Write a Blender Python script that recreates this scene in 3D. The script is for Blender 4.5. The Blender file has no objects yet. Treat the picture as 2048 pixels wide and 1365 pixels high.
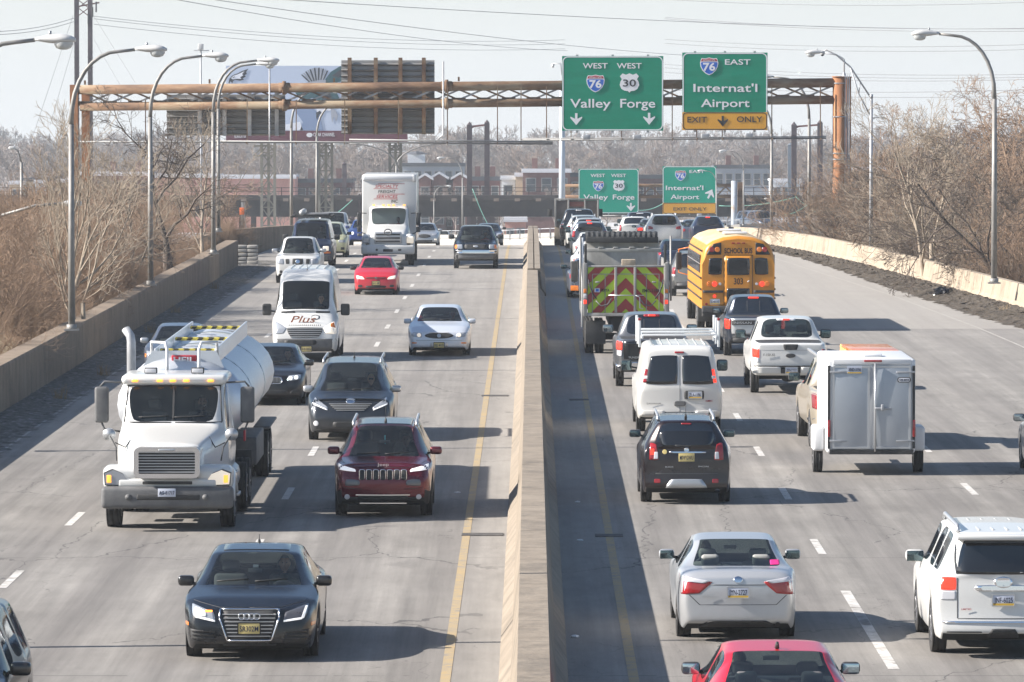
import bpy, bmesh, math, random
from mathutils import Vector, Matrix
from mathutils.bvhtree import BVHTree
R = math.radians
sc = bpy.context.scene
COL = sc.collection
# ---------------- camera ----------------
F = 10700.0; CX = 1024.0; CY = 682.5; HORIZ = 340.0; CAMZ = 8.1
PITCH = math.atan((CY-HORIZ)/F)
cam = bpy.data.cameras.new('camera'); camo = bpy.data.objects.new('camera', cam); COL.objects.link(camo)
cam.sensor_width = 36; cam.lens = F/2048*36; cam.clip_start = 1; cam.clip_end = 9000
camo.location = (0, 0, CAMZ); camo.rotation_euler = (math.pi/2-PITCH, 0, 0)
sc.camera = camo
# ---------------- light ----------------
SUN_EL, SUN_AZ = 31.0, 6.0          # sun stands to the left, a little on the camera's side
w = bpy.data.worlds.new('World'); sc.world = w; w.use_nodes = True
nt = w.node_tree; bg = nt.nodes['Background']
sky = nt.nodes.new('ShaderNodeTexSky'); sky.sky_type = 'NISHITA'; sky.sun_disc = False
sky.sun_elevation = R(SUN_EL); sky.sun_rotation = R(270-SUN_AZ)
sky.air_density = 1.0; sky.dust_density = 1.0; sky.ozone_density = 2.5
tc = nt.nodes.new('ShaderNodeTexCoord'); sx = nt.nodes.new('ShaderNodeSeparateXYZ'); nt.links.new(tc.outputs['Generated'], sx.inputs[0])
rp_ = nt.nodes.new('ShaderNodeMapRange'); nt.links.new(sx.outputs[2], rp_.inputs[0]); rp_.inputs[1].default_value = 0; rp_.inputs[2].default_value = .12; rp_.inputs[3].default_value = .8; rp_.inputs[4].default_value = 0
tn = nt.nodes.new('ShaderNodeMix'); tn.data_type = 'RGBA'; tn.inputs[7].default_value = (6.9, 7.1, 7.35, 1); nt.links.new(rp_.outputs[0], tn.inputs[0])      # milky winter haze low in the sky
nt.links.new(sky.outputs[0], tn.inputs[6]); nt.links.new(tn.outputs[2], bg.inputs[0]); bg.inputs[1].default_value = 0.066
sl = bpy.data.lights.new('sun', 'SUN'); sl.energy = 5.0; sl.angle = R(0.5); sl.color = (1, .935, .86)
so = bpy.data.objects.new('sun', sl); COL.objects.link(so)
TOSUN = Vector((-math.cos(R(SUN_EL))*math.cos(R(SUN_AZ)), -math.cos(R(SUN_EL))*math.sin(R(SUN_AZ)), math.sin(R(SUN_EL))))
so.rotation_euler = (-TOSUN).to_track_quat('-Z', 'Y').to_euler()
vs = sc.view_settings; vs.view_transform = 'Standard'; vs.look = 'None'; vs.gamma = 1; vs.exposure = 1.2; vs.use_curve_mapping = False
sc.cycles.max_bounces = 6; sc.cycles.diffuse_bounces = 2; sc.cycles.glossy_bounces = 3; sc.cycles.transparent_max_bounces = 10
sc.cycles.volume_bounces = 0; sc.cycles.use_fast_gi = False

# ---------------- projection helpers ----------------
def ray(px, py):
    f = Vector((0, math.cos(PITCH), -math.sin(PITCH))); u = Vector((0, math.sin(PITCH), math.cos(PITCH)))
    return f + Vector((1, 0, 0))*((px-CX)/F) + u*(-(py-CY)/F)
def at(px, py, Y):
    d = ray(px, py); return Vector((d.x/d.y*Y, Y, CAMZ + d.z/d.y*Y))
def lerp(a, b, t): return a+(b-a)*t
def itp(tab, y):
    if y <= tab[0][0]: return tab[0][1]
    for (a, za), (b, zb) in zip(tab, tab[1:]):
        if y <= b: return za+(zb-za)*(y-a)/(b-a)
    return tab[-1][1]
G0 = 0.0159
def rz(Y):                       # height of the roadway: climbs to a crest, then falls
    z = G0*Y
    if Y > 245:
        z -= .0003*(min(Y, 300)-245)**2
        if Y > 300: z -= .033*(Y-300)
    return z
def ground(px, py):
    d = ray(px, py); lo, hi = 30.0, 900.0; Y = 30.0
    while Y < 900:
        if CAMZ + d.z/d.y*Y < rz(Y): break
        Y += 1.0
    lo = Y-1; hi = Y
    for _ in range(20):
        m = (lo+hi)/2
        if CAMZ + d.z/d.y*m < rz(m): hi = m
        else: lo = m
    return Vector((d.x/d.y*hi, hi, rz(hi)))
DT = [(0, .02), (75, .3), (240, .91), (335, 1.2), (420, .9), (520, -.3), (700, -6)]
def drift(Y): return itp(DT, Y)

# ---------------- materials ----------------
MATS = {}
def mat(name, col, rough=.6, metal=0, coat=0, emit=None, es=0, spec=.5):
    if name in MATS: return MATS[name]
    m = bpy.data.materials.new(name); m.use_nodes = True; b = m.node_tree.nodes['Principled BSDF']
    b.inputs['Base Color'].default_value = (*col, 1); b.inputs['Roughness'].default_value = rough
    b.inputs['Metallic'].default_value = metal; b.inputs['Coat Weight'].default_value = coat
    b.inputs['Specular IOR Level'].default_value = spec
    if emit: b.inputs['Emission Color'].default_value = (*emit, 1); b.inputs['Emission Strength'].default_value = es
    MATS[name] = m; return m
class NG:
    def __init__(s, m): s.t = m.node_tree; s.b = s.t.nodes['Principled BSDF']; s.c = s.t.nodes.new('ShaderNodeTexCoord')
    def n(s, kind, **k):
        x = s.t.nodes.new('ShaderNode'+kind)
        for a, v in k.items(): setattr(x, a, v)
        return x
    def l(s, a, b): s.t.links.new(a, b)
    def mapping(s, scale=(1, 1, 1), src='Object'):
        m = s.n('Mapping'); m.inputs['Scale'].default_value = scale; s.l(s.c.outputs[src], m.inputs[0]); return m.outputs[0]
    def noise(s, scale, detail=4, rough=.6, vec=None, dist=0):
        x = s.n('TexNoise'); x.inputs['Scale'].default_value = scale; x.inputs['Detail'].default_value = detail
        x.inputs['Roughness'].default_value = rough; x.inputs['Distortion'].default_value = dist
        s.l(vec if vec else s.c.outputs['Object'], x.inputs['Vector']); return x.outputs[0]
    def ramp(s, fac, stops, interp='LINEAR'):
        x = s.n('ValToRGB'); r = x.color_ramp; r.interpolation = interp
        while len(r.elements) < len(stops): r.elements.new(.5)
        for e, (p, c) in zip(r.elements, stops):
            e.position = p; e.color = (*(c if isinstance(c, tuple) else (c, c, c)), 1)
        s.l(fac, x.inputs[0]); return x.outputs[0]
    def math(s, op, a, b=None, clamp=False):
        x = s.n('Math', operation=op, use_clamp=clamp)
        for i, v in enumerate((a, b)):
            if v is None: continue
            if isinstance(v, (int, float)): x.inputs[i].default_value = v
            else: s.l(v, x.inputs[i])
        return x.outputs[0]
    def mix(s, fac, a, b, mode='MIX'):
        x = s.n('Mix', data_type='RGBA', blend_type=mode)
        for i, v in ((0, fac), (6, a), (7, b)):
            if isinstance(v, (int, float)): x.inputs[i].default_value = v if i == 0 else (v, v, v, 1)
            elif isinstance(v, tuple): x.inputs[i].default_value = (*v, 1)
            else: s.l(v, x.inputs[i])
        return x.outputs[2]
    def bump(s, h, strength=.3, dist=.02):
        x = s.n('Bump'); x.inputs['Strength'].default_value = strength; x.inputs['Distance'].default_value = dist
        s.l(h, x.inputs['Height']); s.l(x.outputs[0], s.b.inputs['Normal'])
    def col(s, c): s.l(c, s.b.inputs['Base Color'])
    def sep(s, vec=None):
        x = s.n('SeparateXYZ'); s.l(vec if vec else s.c.outputs['Object'], x.inputs[0]); return x.outputs
def paint(name, col, metal=0, rough=.32, dirt=.5, coat=.7):
    key = 'paint_'+name
    if key in MATS: return MATS[key]
    m = mat(key, col, rough, metal, coat); g = NG(m); g.b.inputs['Coat Roughness'].default_value = .12
    z = g.sep()[2]; low = g.math('MULTIPLY_ADD', z, -1.1); low.node.inputs[2].default_value = 1.05
    n = g.noise(5, 5, .7); f = g.math('MULTIPLY', g.math('MULTIPLY', g.math('MAXIMUM', low, .03), n), dirt*1.1, True)
    dusty = g.mix(f, col, (.22, .2, .17))
    geo = g.n('NewGeometry'); g.col(g.mix(geo.outputs['Backfacing'], dusty, (.1, .1, .1)))
    g.l(g.ramp(f, [(0, rough), (.8, .7)]), g.b.inputs['Roughness'])
    return m
def glass(name, tint=(.5, .58, .56), refl=.13, rough=.03, dust=.035):
    if name in MATS: return MATS[name]
    m = bpy.data.materials.new(name); m.use_nodes = True; t = m.node_tree; t.nodes.clear()
    o = t.nodes.new('ShaderNodeOutputMaterial'); a = t.nodes.new('ShaderNodeBsdfTransparent'); b = t.nodes.new('ShaderNodeBsdfGlossy')
    a.inputs[0].default_value = (*tint, 1); b.inputs['Roughness'].default_value = rough; b.inputs[0].default_value = (.9, .95, 1, 1)
    lw = t.nodes.new('ShaderNodeLayerWeight'); lw.inputs[0].default_value = .35
    ma = t.nodes.new('ShaderNodeMath'); ma.operation = 'MULTIPLY_ADD'; ma.inputs[1].default_value = .75; ma.inputs[2].default_value = refl*.55; ma.use_clamp = True
    mx = t.nodes.new('ShaderNodeMixShader'); t.links.new(lw.outputs['Fresnel'], ma.inputs[0]); t.links.new(ma.outputs[0], mx.inputs[0])
    df = t.nodes.new('ShaderNodeBsdfDiffuse'); df.inputs[0].default_value = (.42, .45, .43, 1); tc_ = t.nodes.new('ShaderNodeTexCoord'); nz = t.nodes.new('ShaderNodeTexNoise'); nz.inputs['Scale'].default_value = 3.5; nz.inputs['Detail'].default_value = 8; t.links.new(tc_.outputs['Object'], nz.inputs[0])
    mr = t.nodes.new('ShaderNodeMapRange'); mr.inputs[1].default_value = .35; mr.inputs[2].default_value = .75; mr.inputs[3].default_value = dust*.3; mr.inputs[4].default_value = dust; t.links.new(nz.outputs[0], mr.inputs[0]); m0 = t.nodes.new('ShaderNodeMixShader'); t.links.new(mr.outputs[0], m0.inputs[0]); t.links.new(a.outputs[0], m0.inputs[1]); t.links.new(df.outputs[0], m0.inputs[2])
    t.links.new(m0.outputs[0], mx.inputs[1]); t.links.new(b.outputs[0], mx.inputs[2]); t.links.new(mx.outputs[0], o.inputs[0])
    MATS[name] = m; return m
def noisy(name, stops, scale=3, rough=.8, bump=.3, bd=.02, stretch=(1, 1, 1), metal=0, detail=6):
    if name in MATS: return MATS[name]
    m = mat(name, stops[0][1], rough, metal); g = NG(m); v = g.mapping(stretch)
    n = g.noise(scale, detail, .65, v); g.col(g.ramp(n, stops))
    if bump: g.bump(g.noise(scale*6, 4, .6, v), bump, bd)
    return m

# ---------------- mesh helpers ----------------
class MB:
    def __init__(s): s.v = []; s.f = []; s.m = []; s.sm = []
    def add(s, vs, fs, mi=0, smooth=False):
        o = len(s.v); s.v += [tuple(v) for v in vs]
        for f in fs: s.f.append(tuple(i+o for i in f)); s.m.append(mi); s.sm.append(smooth)
        return s
    def box(s, x0, x1, y0, y1, z0, z1, mi=0, bev=0, M=None):
        if x0 > x1: x0, x1 = x1, x0
        if y0 > y1: y0, y1 = y1, y0
        if z0 > z1: z0, z1 = z1, z0
        if bev:
            bm = bmesh.new(); bmesh.ops.create_cube(bm, size=1)
            for v in bm.verts: v.co = ((x0+x1)/2+v.co.x*(x1-x0), (y0+y1)/2+v.co.y*(y1-y0), (z0+z1)/2+v.co.z*(z1-z0))
            bmesh.ops.bevel(bm, geom=bm.edges[:], offset=min(bev, .49*min(x1-x0, y1-y0, z1-z0)), segments=3, affect='EDGES', profile=.5)
            bm.verts.index_update(); vs = [v.co.copy() for v in bm.verts]; fs = [[v.index for v in f.verts] for f in bm.faces]; bm.free()
            if M: vs = [M@v for v in vs]
            return s.add(vs, fs, mi, True)
        vs = [Vector((x, y, z)) for z in (z0, z1) for y in (y0, y1) for x in (x0, x1)]
        if M: vs = [M@v for v in vs]
        return s.add(vs, [(0, 2, 3, 1), (4, 5, 7, 6), (0, 1, 5, 4), (2, 6, 7, 3), (0, 4, 6, 2), (1, 3, 7, 5)], mi)
    def tube(s, pts, r, n=8, mi=0, cap=True, smooth=True):
        pts = [Vector(p) for p in pts]; rs = r if isinstance(r, (list, tuple)) else [r]*len(pts)
        o = []; fs = []; up = None
        for i, p in enumerate(pts):
            d = (pts[min(i+1, len(pts)-1)]-pts[max(i-1, 0)]).normalized()
            if up is None: up = Vector((0, 0, 1)) if abs(d.z) < .9 else Vector((1, 0, 0))
            a = d.cross(up).normalized(); b = a.cross(d).normalized(); up = b
            o += [p+(a*math.cos(2*math.pi*k/n)+b*math.sin(2*math.pi*k/n))*rs[i] for k in range(n)]
        for i in range(len(pts)-1):
            for k in range(n):
                a, b = i*n+k, i*n+(k+1) % n; fs.append((a, b, b+n, a+n))
        if cap: fs.append(tuple(range(n))[::-1]); fs.append(tuple(range((len(pts)-1)*n, len(pts)*n)))
        return s.add(o, fs, mi, smooth)
    def bar(s, a, b, w, h, mi=0):
        a = Vector(a); b = Vector(b); d = (b-a).normalized(); up = Vector((0, 0, 1)) if abs(d.z) < .95 else Vector((0, 1, 0))
        x = d.cross(up).normalized()*w/2; y = x.cross(d).normalized()*h/2
        vs = [p+sx*x+sy*y for p in (a, b) for sx, sy in ((-1, -1), (1, -1), (1, 1), (-1, 1))]
        return s.add(vs, [(0, 1, 2, 3)[::-1], (4, 5, 6, 7), (0, 1, 5, 4), (1, 2, 6, 5), (2, 3, 7, 6), (3, 0, 4, 7)], mi)
    def lathe(s, prof, n=20, mi=0, axis='z', o=(0, 0, 0), smooth=True, sx=1, sy=1):
        vs = []; fs = []; o = Vector(o)
        for r, h in prof:
            for k in range(n):
                a = 2*math.pi*k/n; c, q = r*math.cos(a)*sx, r*math.sin(a)*sy
                vs.append(o+Vector({'z': (c, q, h), 'x': (h, c, q), 'y': (q, h, c)}[axis]))
        for i in range(len(prof)-1):
            for k in range(n):
                a, b = i*n+k, i*n+(k+1) % n; fs.append((a, b, b+n, a+n))
        return s.add(vs, fs, mi, smooth)
    def prism(s, pts, a, b, axis='y', mi=0, M=None):   # outline in the plane across the axis
        n = len(pts); vs = []
        for h in (a, b):
            for p, q in pts: vs.append(Vector({'y': (p, h, q), 'x': (h, p, q), 'z': (p, q, h)}[axis]))
        if M: vs = [M@v for v in vs]
        return s.add(vs, [tuple(range(n))[::-1], tuple(range(n, 2*n))]+[(i, (i+1) % n, (i+1) % n+n, i+n) for i in range(n)], mi)
    def mesh(s, name, mats):
        me = bpy.data.meshes.new(name); me.from_pydata(s.v, [], s.f)
        for m in (mats if isinstance(mats, (list, tuple)) else [mats]): me.materials.append(m)
        me.polygons.foreach_set('material_index', s.m); me.polygons.foreach_set('use_smooth', s.sm)
        bm = bmesh.new(); bm.from_mesh(me); bmesh.ops.recalc_face_normals(bm, faces=bm.faces); bm.to_mesh(me); bm.free()
        me.update(); return me
    def build(s, name, mats, parent=None, raw=False):
        if not s.f: return None
        me = s.mesh(name, mats); return link(name, me, parent)
def link(name, me, parent=None):
    o = bpy.data.objects.new(name, me); COL.objects.link(o)
    if parent: o.parent = parent
    return o
def tag(o, label=None, cat=None, group=None, kind=None):
    if label: o['label'] = label
    if cat: o['category'] = cat
    if group: o['group'] = group
    if kind: o['kind'] = kind
    return o
def thing(name, loc, label, cat, group=None, rot=(0, 0, 0)):
    o = bpy.data.objects.new(name, None); COL.objects.link(o); o.location = loc; o.rotation_euler = rot; o.empty_display_size = .2
    return tag(o, label, cat, group)
def dup(o, parent=None, loc=None, rot=None, label=None, scale=None):
    c = o.copy(); COL.objects.link(c)
    if parent: c.parent = parent
    if loc is not None: c.location = loc
    if rot is not None: c.rotation_euler = rot
    if scale is not None: c.scale = scale
    if label: c['label'] = label
    for ch in list(o.children): dup(ch, c)
    return c
def text_mesh(s, w=None, h=1.0, bold=.0, ext=.004, space=1.0, shear=0):
    cu = bpy.data.curves.new('lettering', 'FONT'); cu.body = s; cu.size = 1; cu.offset = bold; cu.extrude = ext; cu.space_character = space; cu.shear = shear
    cu.align_x = 'CENTER'; cu.resolution_u = 3
    o = bpy.data.objects.new('tmp', cu); COL.objects.link(o); bpy.context.view_layer.update()
    me = bpy.data.meshes.new_from_object(o); bpy.data.objects.remove(o)
    xs = [v.co.x for v in me.vertices]; ys = [v.co.y for v in me.vertices]
    if not xs: return me
    cx = (min(xs)+max(xs))/2; k = h/.73; kx = (w/(max(xs)-min(xs))) if w else k
    for v in me.vertices: v.co = ((v.co.x-cx)*kx, v.co.z, v.co.y*k)     # stands in the x-z plane, faces -y
    return me
def text(s, m, loc, parent, w=None, h=1.0, bold=.012, rotz=0, name='lettering', space=1.0, ext=.004, rotx=0, shear=0):
    me = text_mesh(s, w, h, bold, ext, space, shear); me.materials.clear(); me.materials.append(m)
    o = link(name, me, parent); o.location = loc; o.rotation_euler = (rotx, 0, rotz); return o
# ================= SETTING =================
def mroad():
    m = mat('road_surface', (.28, .26, .235), .88); g = NG(m); P = g.c.outputs['Object']
    big = g.noise(.25, 5, .6, P); fine = g.noise(45, 3, .7, P); mid = g.noise(2.2, 6, .65, g.mapping((1, .25, 1)))
    base = g.ramp(big, [(.3, (.2, .186, .168)), (.7, (.268, .252, .23))])
    base = g.mix(.34, base, g.ramp(fine, [(.25, .06), (.75, .55)]), 'SOFT_LIGHT'); base = g.mix(.5, base, g.ramp(mid, [(.3, .38), (.7, .62)]), 'OVERLAY')
    x, y, z = g.sep()
    # polished wheel paths and darker oil band along each lane
    xx = g.math('ADD', g.math('MULTIPLY_ADD', y, -.0037), 0); xx.node.inputs[0].default_value = 0
    mm = g.n('Math', operation='MULTIPLY_ADD'); g.l(y, mm.inputs[0]); mm.inputs[1].default_value = -.0037; mm.inputs[2].default_value = -.02
    lx = g.math('ADD', x, mm.outputs[0])
    s = g.math('SINE', g.math('MULTIPLY', lx, 2*math.pi/3.7*2)); f = g.math('MULTIPLY', g.math('ADD', s, 1), .5)
    base = g.mix(g.math('MULTIPLY', f, g.math('MULTIPLY', g.noise(1.1, 4, .6, g.mapping((1, .03, 1))), 1.05), True), base, (.15, .138, .127))
    streak = g.noise(2.6, 6, .7, g.mapping((1, .012, 1))); base = g.mix(.8, base, g.ramp(streak, [(.3, .33), (.7, .66)]), 'OVERLAY')
    blot = g.ramp(g.noise(.55, 7, .75, g.mapping((1, .35, 1))), [(.56, 0), (.66, 1)]); base = g.mix(g.math('MULTIPLY', blot, .5), base, (.14, .13, .12))
    # joints across the slabs
    jy = g.math('PINGPONG', y, 9.15); j = g.math('LESS_THAN', jy, .03); jn = g.math('GREATER_THAN', g.noise(1.3, 4, .6, P), .47)
    base = g.mix(g.math('MULTIPLY', g.math('MULTIPLY', j, jn), .75), base, (.07, .065, .06))
    # cracks
    def cracks(sc_, th, seed, mask_th):
        mp = g.n('Mapping'); mp.inputs['Location'].default_value = (seed, seed*2, 0); mp.inputs['Scale'].default_value = (1, .45, 1); g.l(P, mp.inputs[0])
        wn = g.n('TexNoise'); wn.inputs['Scale'].default_value = 2.5; wn.inputs['Detail'].default_value = 6; g.l(mp.outputs[0], wn.inputs[0])
        ad = g.n('MixRGB') if False else g.n('VectorMath', operation='MULTIPLY_ADD'); g.l(wn.outputs[1], ad.inputs[0]); ad.inputs[1].default_value = (.7, .7, 0); g.l(mp.outputs[0], ad.inputs[2])
        vo = g.n('TexVoronoi', feature='DISTANCE_TO_EDGE'); vo.inputs['Scale'].default_value = sc_; g.l(ad.outputs[0], vo.inputs[0])
        c = g.math('LESS_THAN', vo.outputs[0], th); mk = g.math('GREATER_THAN', g.noise(.22, 3, .5, mp.outputs[0]), mask_th)
        return g.math('MULTIPLY', c, mk)
    base = g.mix(g.math('MULTIPLY', cracks(.22, .0028, 3.3, .5), .7), base, (.05, .047, .045))
    base = g.mix(g.math('MULTIPLY', cracks(.7, .0045, 11.1, .6), .5), base, (.07, .065, .06))
    # lighter old concrete beyond the joint on the right-hand carriageway and sealed patches
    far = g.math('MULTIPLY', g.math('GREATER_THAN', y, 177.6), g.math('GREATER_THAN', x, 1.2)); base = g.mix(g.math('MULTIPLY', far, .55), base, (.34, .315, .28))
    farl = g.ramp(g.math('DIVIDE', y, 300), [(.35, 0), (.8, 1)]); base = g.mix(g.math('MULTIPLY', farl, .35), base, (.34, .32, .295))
    vo2 = g.n('TexVoronoi'); vo2.inputs['Scale'].default_value = 1.6; g.l(P, vo2.inputs[0])
    sp = g.math('LESS_THAN', vo2.outputs[0], .045); base = g.mix(g.math('MULTIPLY', sp, .5), base, (.09, .085, .08))
    # pale salt and dust near the edges of the median
    ax = g.math('ABSOLUTE', g.math('SUBTRACT', lx, 0)); ed = g.ramp(g.math('DIVIDE', ax, 3), [(.12, 1), (.55, 0)])
    base = g.mix(g.math('MULTIPLY', ed, g.math('MULTIPLY', g.noise(3, 5, .7, g.mapping((1, .2, 1))), .75)), base, (.42, .39, .35))
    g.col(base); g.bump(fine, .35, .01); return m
M_ROAD = mroad()
def concrete(name, lo, mid, hi, grime):
    m = noisy(name, [(.25, lo), (.5, mid), (.8, hi)], 1.6, .9, .5, .02, (1, 1, .35)); g = NG(m)
    base = m.node_tree.nodes['Principled BSDF'].inputs['Base Color'].links[0].from_socket
    st = g.ramp(g.noise(2.2, 6, .7, g.mapping((1, 1.6, .12))), [(.5, 0), (.7, 1)]); bl = g.ramp(g.noise(.8, 8, .75, g.mapping((1, .5, 1))), [(.52, 0), (.62, 1)]); sp = g.ramp(g.noise(16, 3, .6), [(.3, .42), (.75, .6)])
    c = g.mix(g.math('MULTIPLY', st, .5), base, grime); c = g.mix(g.math('MULTIPLY', bl, .35), c, grime); g.col(g.mix(.5, c, sp, 'OVERLAY')); return m
M_CONC = concrete('barrier_concrete', (.17, .14, .105), (.235, .195, .15), (.29, .245, .19), (.085, .075, .062))
M_WALLC = concrete('brown_concrete', (.15, .11, .075), (.22, .165, .115), (.28, .22, .16), (.08, .06, .045))
M_CONC2 = noisy('pale_concrete', [(.25, (.28, .265, .24)), (.75, (.4, .38, .35))], 1.2, .9, .4, .02, (1, 1, .3))
M_BEIGE = concrete('beige_concrete', (.25, .2, .145), (.34, .28, .21), (.4, .34, .26), (.14, .11, .085))
M_DIRT = noisy('dirt', [(.3, (.03, .024, .018)), (.6, (.075, .06, .045)), (.85, (.16, .14, .11))], 3.2, .95, 1, .06)
M_GRAVEL = noisy('gravel', [(.35, (.07, .066, .06)), (.55, (.16, .15, .135)), (.72, (.42, .42, .43))], 5.5, .95, 1, .05, detail=10)
M_GRASS = noisy('dry_grass', [(.3, (.09, .07, .04)), (.6, (.2, .16, .09))], 1.5, .95, 1, .05)
M_SNOW = noisy('snow_ground', [(.42, (.13, .11, .09)), (.5, (.3, .28, .26)), (.56, (.6, .61, .63))], .07, .9, .3, .05, (1, .35, 1), detail=9)
def worn(name, bare, dull, fresh):       # road paint scuffed through to the road
    m = mat(name, fresh, .85); g = NG(m); mp = g.n('Mapping'); mp.inputs['Rotation'].default_value = (.5, .8, 1.1); mp.inputs['Scale'].default_value = (1, 1.3, 1); g.l(g.c.outputs['Object'], mp.inputs[0])
    n = g.noise(2.7, 9, .8, mp.outputs[0], 1.2); g.col(g.ramp(n, [(.4, bare), (.47, dull), (.62, fresh)])); return m
M_WHITE = worn('road_paint_white', (.27, .25, .225), (.45, .43, .4), (.6, .59, .56))
M_YEL = worn('road_paint_yellow', (.24, .215, .18), (.33, .265, .17), (.41, .29, .13))
M_RUST = noisy('rusted_steel', [(.34, (.085, .045, .025)), (.5, (.19, .11, .06)), (.62, (.27, .21, .14))], 1.3, .85, .5, .01, (.3, 1, 1))
M_RUST2 = noisy('orange_rust', [(.3, (.2, .08, .03)), (.6, (.42, .19, .085))], 1.3, .85, .4, .01, (1, 1, .3))
M_GALV = noisy('galvanised', [(.3, (.27, .28, .29)), (.7, (.45, .46, .48))], 2, .5, .1, .01, metal=.4)
M_SBACK = noisy('sign_back', [(.3, (.17, .172, .17)), (.7, (.3, .3, .295))], .9, .6, .1, .01, (.5, 1, 1), metal=.3)
M_ALU = mat('aluminium', (.5, .5, .5), .45, .7)
M_LAMPH = mat('lamp_housing', (.5, .5, .49), .5)
M_LENS = mat('lamp_lens', (.45, .47, .47), .15, 0, 0, None, 0, .8)
M_POLE = noisy('lamp_pole', [(.3, (.17, .165, .155)), (.7, (.3, .29, .275))], 2, .55, 0, metal=.3)
M_DKSTEEL = noisy('viaduct_steel', [(.3, (.016, .013, .012)), (.7, (.045, .035, .03))], .5, .85, .2, .02)
M_BLACK = mat('black', (.012, .012, .013), .6)

def strip_mesh(name, m, rows, parent=None, smooth=False):      # rows of equal point lists
    mb = MB(); n = len(rows[0]); vs = [p for r in rows for p in r]
    mb.add(vs, [(i*n+j, i*n+j+1, (i+1)*n+j+1, (i+1)*n+j) for i in range(len(rows)-1) for j in range(n-1)], 0, smooth)
    return mb.build(name, m, parent)
YS = [15+4*i for i in range(150)]
RW = [(0, 21), (130, 21), (165, 19.8), (188, 18.0), (210, 16.8), (234, 15.4), (262, 13.1), (290, 11.3), (340, 10.2), (700, 4)]
LW = lambda Y: drift(Y)-13.1
def redge(Y): return itp(RW, Y)
rd = strip_mesh('road', M_ROAD, [[(lerp(LW(Y)-.1, redge(Y)+.1, t/14), Y, rz(Y)) for t in range(15)] for Y in YS]); tag(rd, kind='structure')
# the wide low ground, verges
gr = MB(); gr.add([(-4000, -200, 0), (4000, -200, 0), (4000, 7000, 0), (-4000, 7000, 0)], [(0, 1, 2, 3)]); tag(gr.build('ground', M_SNOW), kind='structure')
vl = strip_mesh('embankment', M_GRASS, [[(LW(Y)-.4, Y, rz(Y)+.25), (LW(Y)-8, Y, rz(Y)), (LW(Y)-30, Y, -.3)] for Y in YS if Y < 330]); tag(vl, kind='structure')
vr = strip_mesh('embankment', M_GRASS, [[(redge(Y)+.3, Y, rz(Y)-.1), (redge(Y)+4, Y, rz(Y)-.8), (redge(Y)+26, Y, -.3)] for Y in YS if Y < 300]); tag(vr, kind='structure')
# markings
def mark(x0, w, y0, y1, m, name='road_marking', fn=None, z=.004, step=4.0):
    n = max(1, int((y1-y0)/step)); fn = fn or drift
    return [[(fn(Y)+x0-w/2, Y, rz(Y)+z), (fn(Y)+x0+w/2, Y, rz(Y)+z)] for Y in [y0+(y1-y0)*i/n for i in range(n+1)]]
def marks(name, m, runs):
    mb = MB()
    for rows in runs:
        vs = [p for r in rows for p in r]; mb.add(vs, [(2*i, 2*i+1, 2*i+3, 2*i+2) for i in range(len(rows)-1)])
    return tag(mb.build(name, m), kind='structure')
marks('yellow_line', M_YEL, [mark(-1.2, .14, 30, 330, M_YEL)])
marks('yellow_line', M_YEL, [mark(1.37, .14, 30, 330, M_YEL)])
dash = []
for lane, ph in ((-4.85, 1.0), (-8.55, 2.0), (5.0, 0.5), (8.75, .2)):
    for k in range(-4, 22):
        y0 = {(-4.85): 92.2, (-8.55): 98.2, 5.0: 92.2, 8.75: 93.4}[lane] + k*12.2
        if lane > 5 and y0 > 122: continue
        dash.append(mark(lane, .14, y0, y0+3.05, M_WHITE))
dash.append(mark(5.0, .16, 74, 85.5, M_WHITE))
marks('lane_marking', M_WHITE, dash)
EL = [(130, 16.2), (165, 15.8), (178, 15.55), (206, 14.6), (249, 12.3), (280, 10.8)]
marks('edge_line', worn('worn_edge_paint', (.26, .24, .215), (.32, .3, .27), (.44, .42, .39)), [mark(0, .08, 110, 280, M_WHITE, fn=lambda Y: itp(EL, Y)), mark(-11.75, .07, 60, 300, M_WHITE)])
# metal joint plates and patches let into the lanes
for px, py, wd in ((965, 1070, .75), (990, 792, .7), (1218, 1072, .5), (1158, 800, .5)):
    g0 = ground(px, py); mb = MB(); mb.box(-wd/2, wd/2, -.28, .28, .002, .012)
    o = mb.build('drain_grate', noisy('old_grate', [(.3, .03 and (.03, .03, .03)), (.7, (.12, .11, .1))], 5, .8, .4), None); o.location = g0; o.rotation_euler = (G0, 0, 0)
    tag(o, {965: 'dark joint plate in the left shoulder nearest the camera', 990: 'dark joint plate in the left shoulder beside the minivan row', 1218: 'dark joint plate across the right yellow line near the camera', 1158: 'dark joint plate in the shaded right shoulder farther away'}[px], 'drain grate')
# median: two parapets back to back, in cast lengths
def extrude_prof(prof, ya, yb, step, offs, m, name, smooth=False):
    n = max(1, round((yb-ya)/step)); ring = len(prof); mb = MB(); vs = []
    for i in range(n+1):
        Y = ya+(yb-ya)*i/n
        for x, z in prof: vs.append((offs(Y)+x, Y, rz(Y)+z))
    fs = [(i*ring+j, i*ring+(j+1) % ring, (i+1)*ring+(j+1) % ring, (i+1)*ring+j) for i in range(n) for j in range(ring)]
    fs += [tuple(range(ring))[::-1], tuple(range(n*ring, (n+1)*ring))]; mb.add(vs, fs); return mb.build(name, m)
JP = [(-.47, 0), (-.47, .08), (-.3, .32), (-.2, 1.0), (.2, 1.0), (.3, .32), (.47, .08), (.47, 0)]
root = thing('median_barrier', (0, 0, 0), 'long weathered beige concrete barrier dividing the two carriageways', 'barrier')
Y = 40.0; k = 0
while Y < 205:
    o = extrude_prof(JP, Y, Y+5.98, 3, drift, M_CONC, 'barrier_segment'); o.parent = root; Y += 6.0
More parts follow.
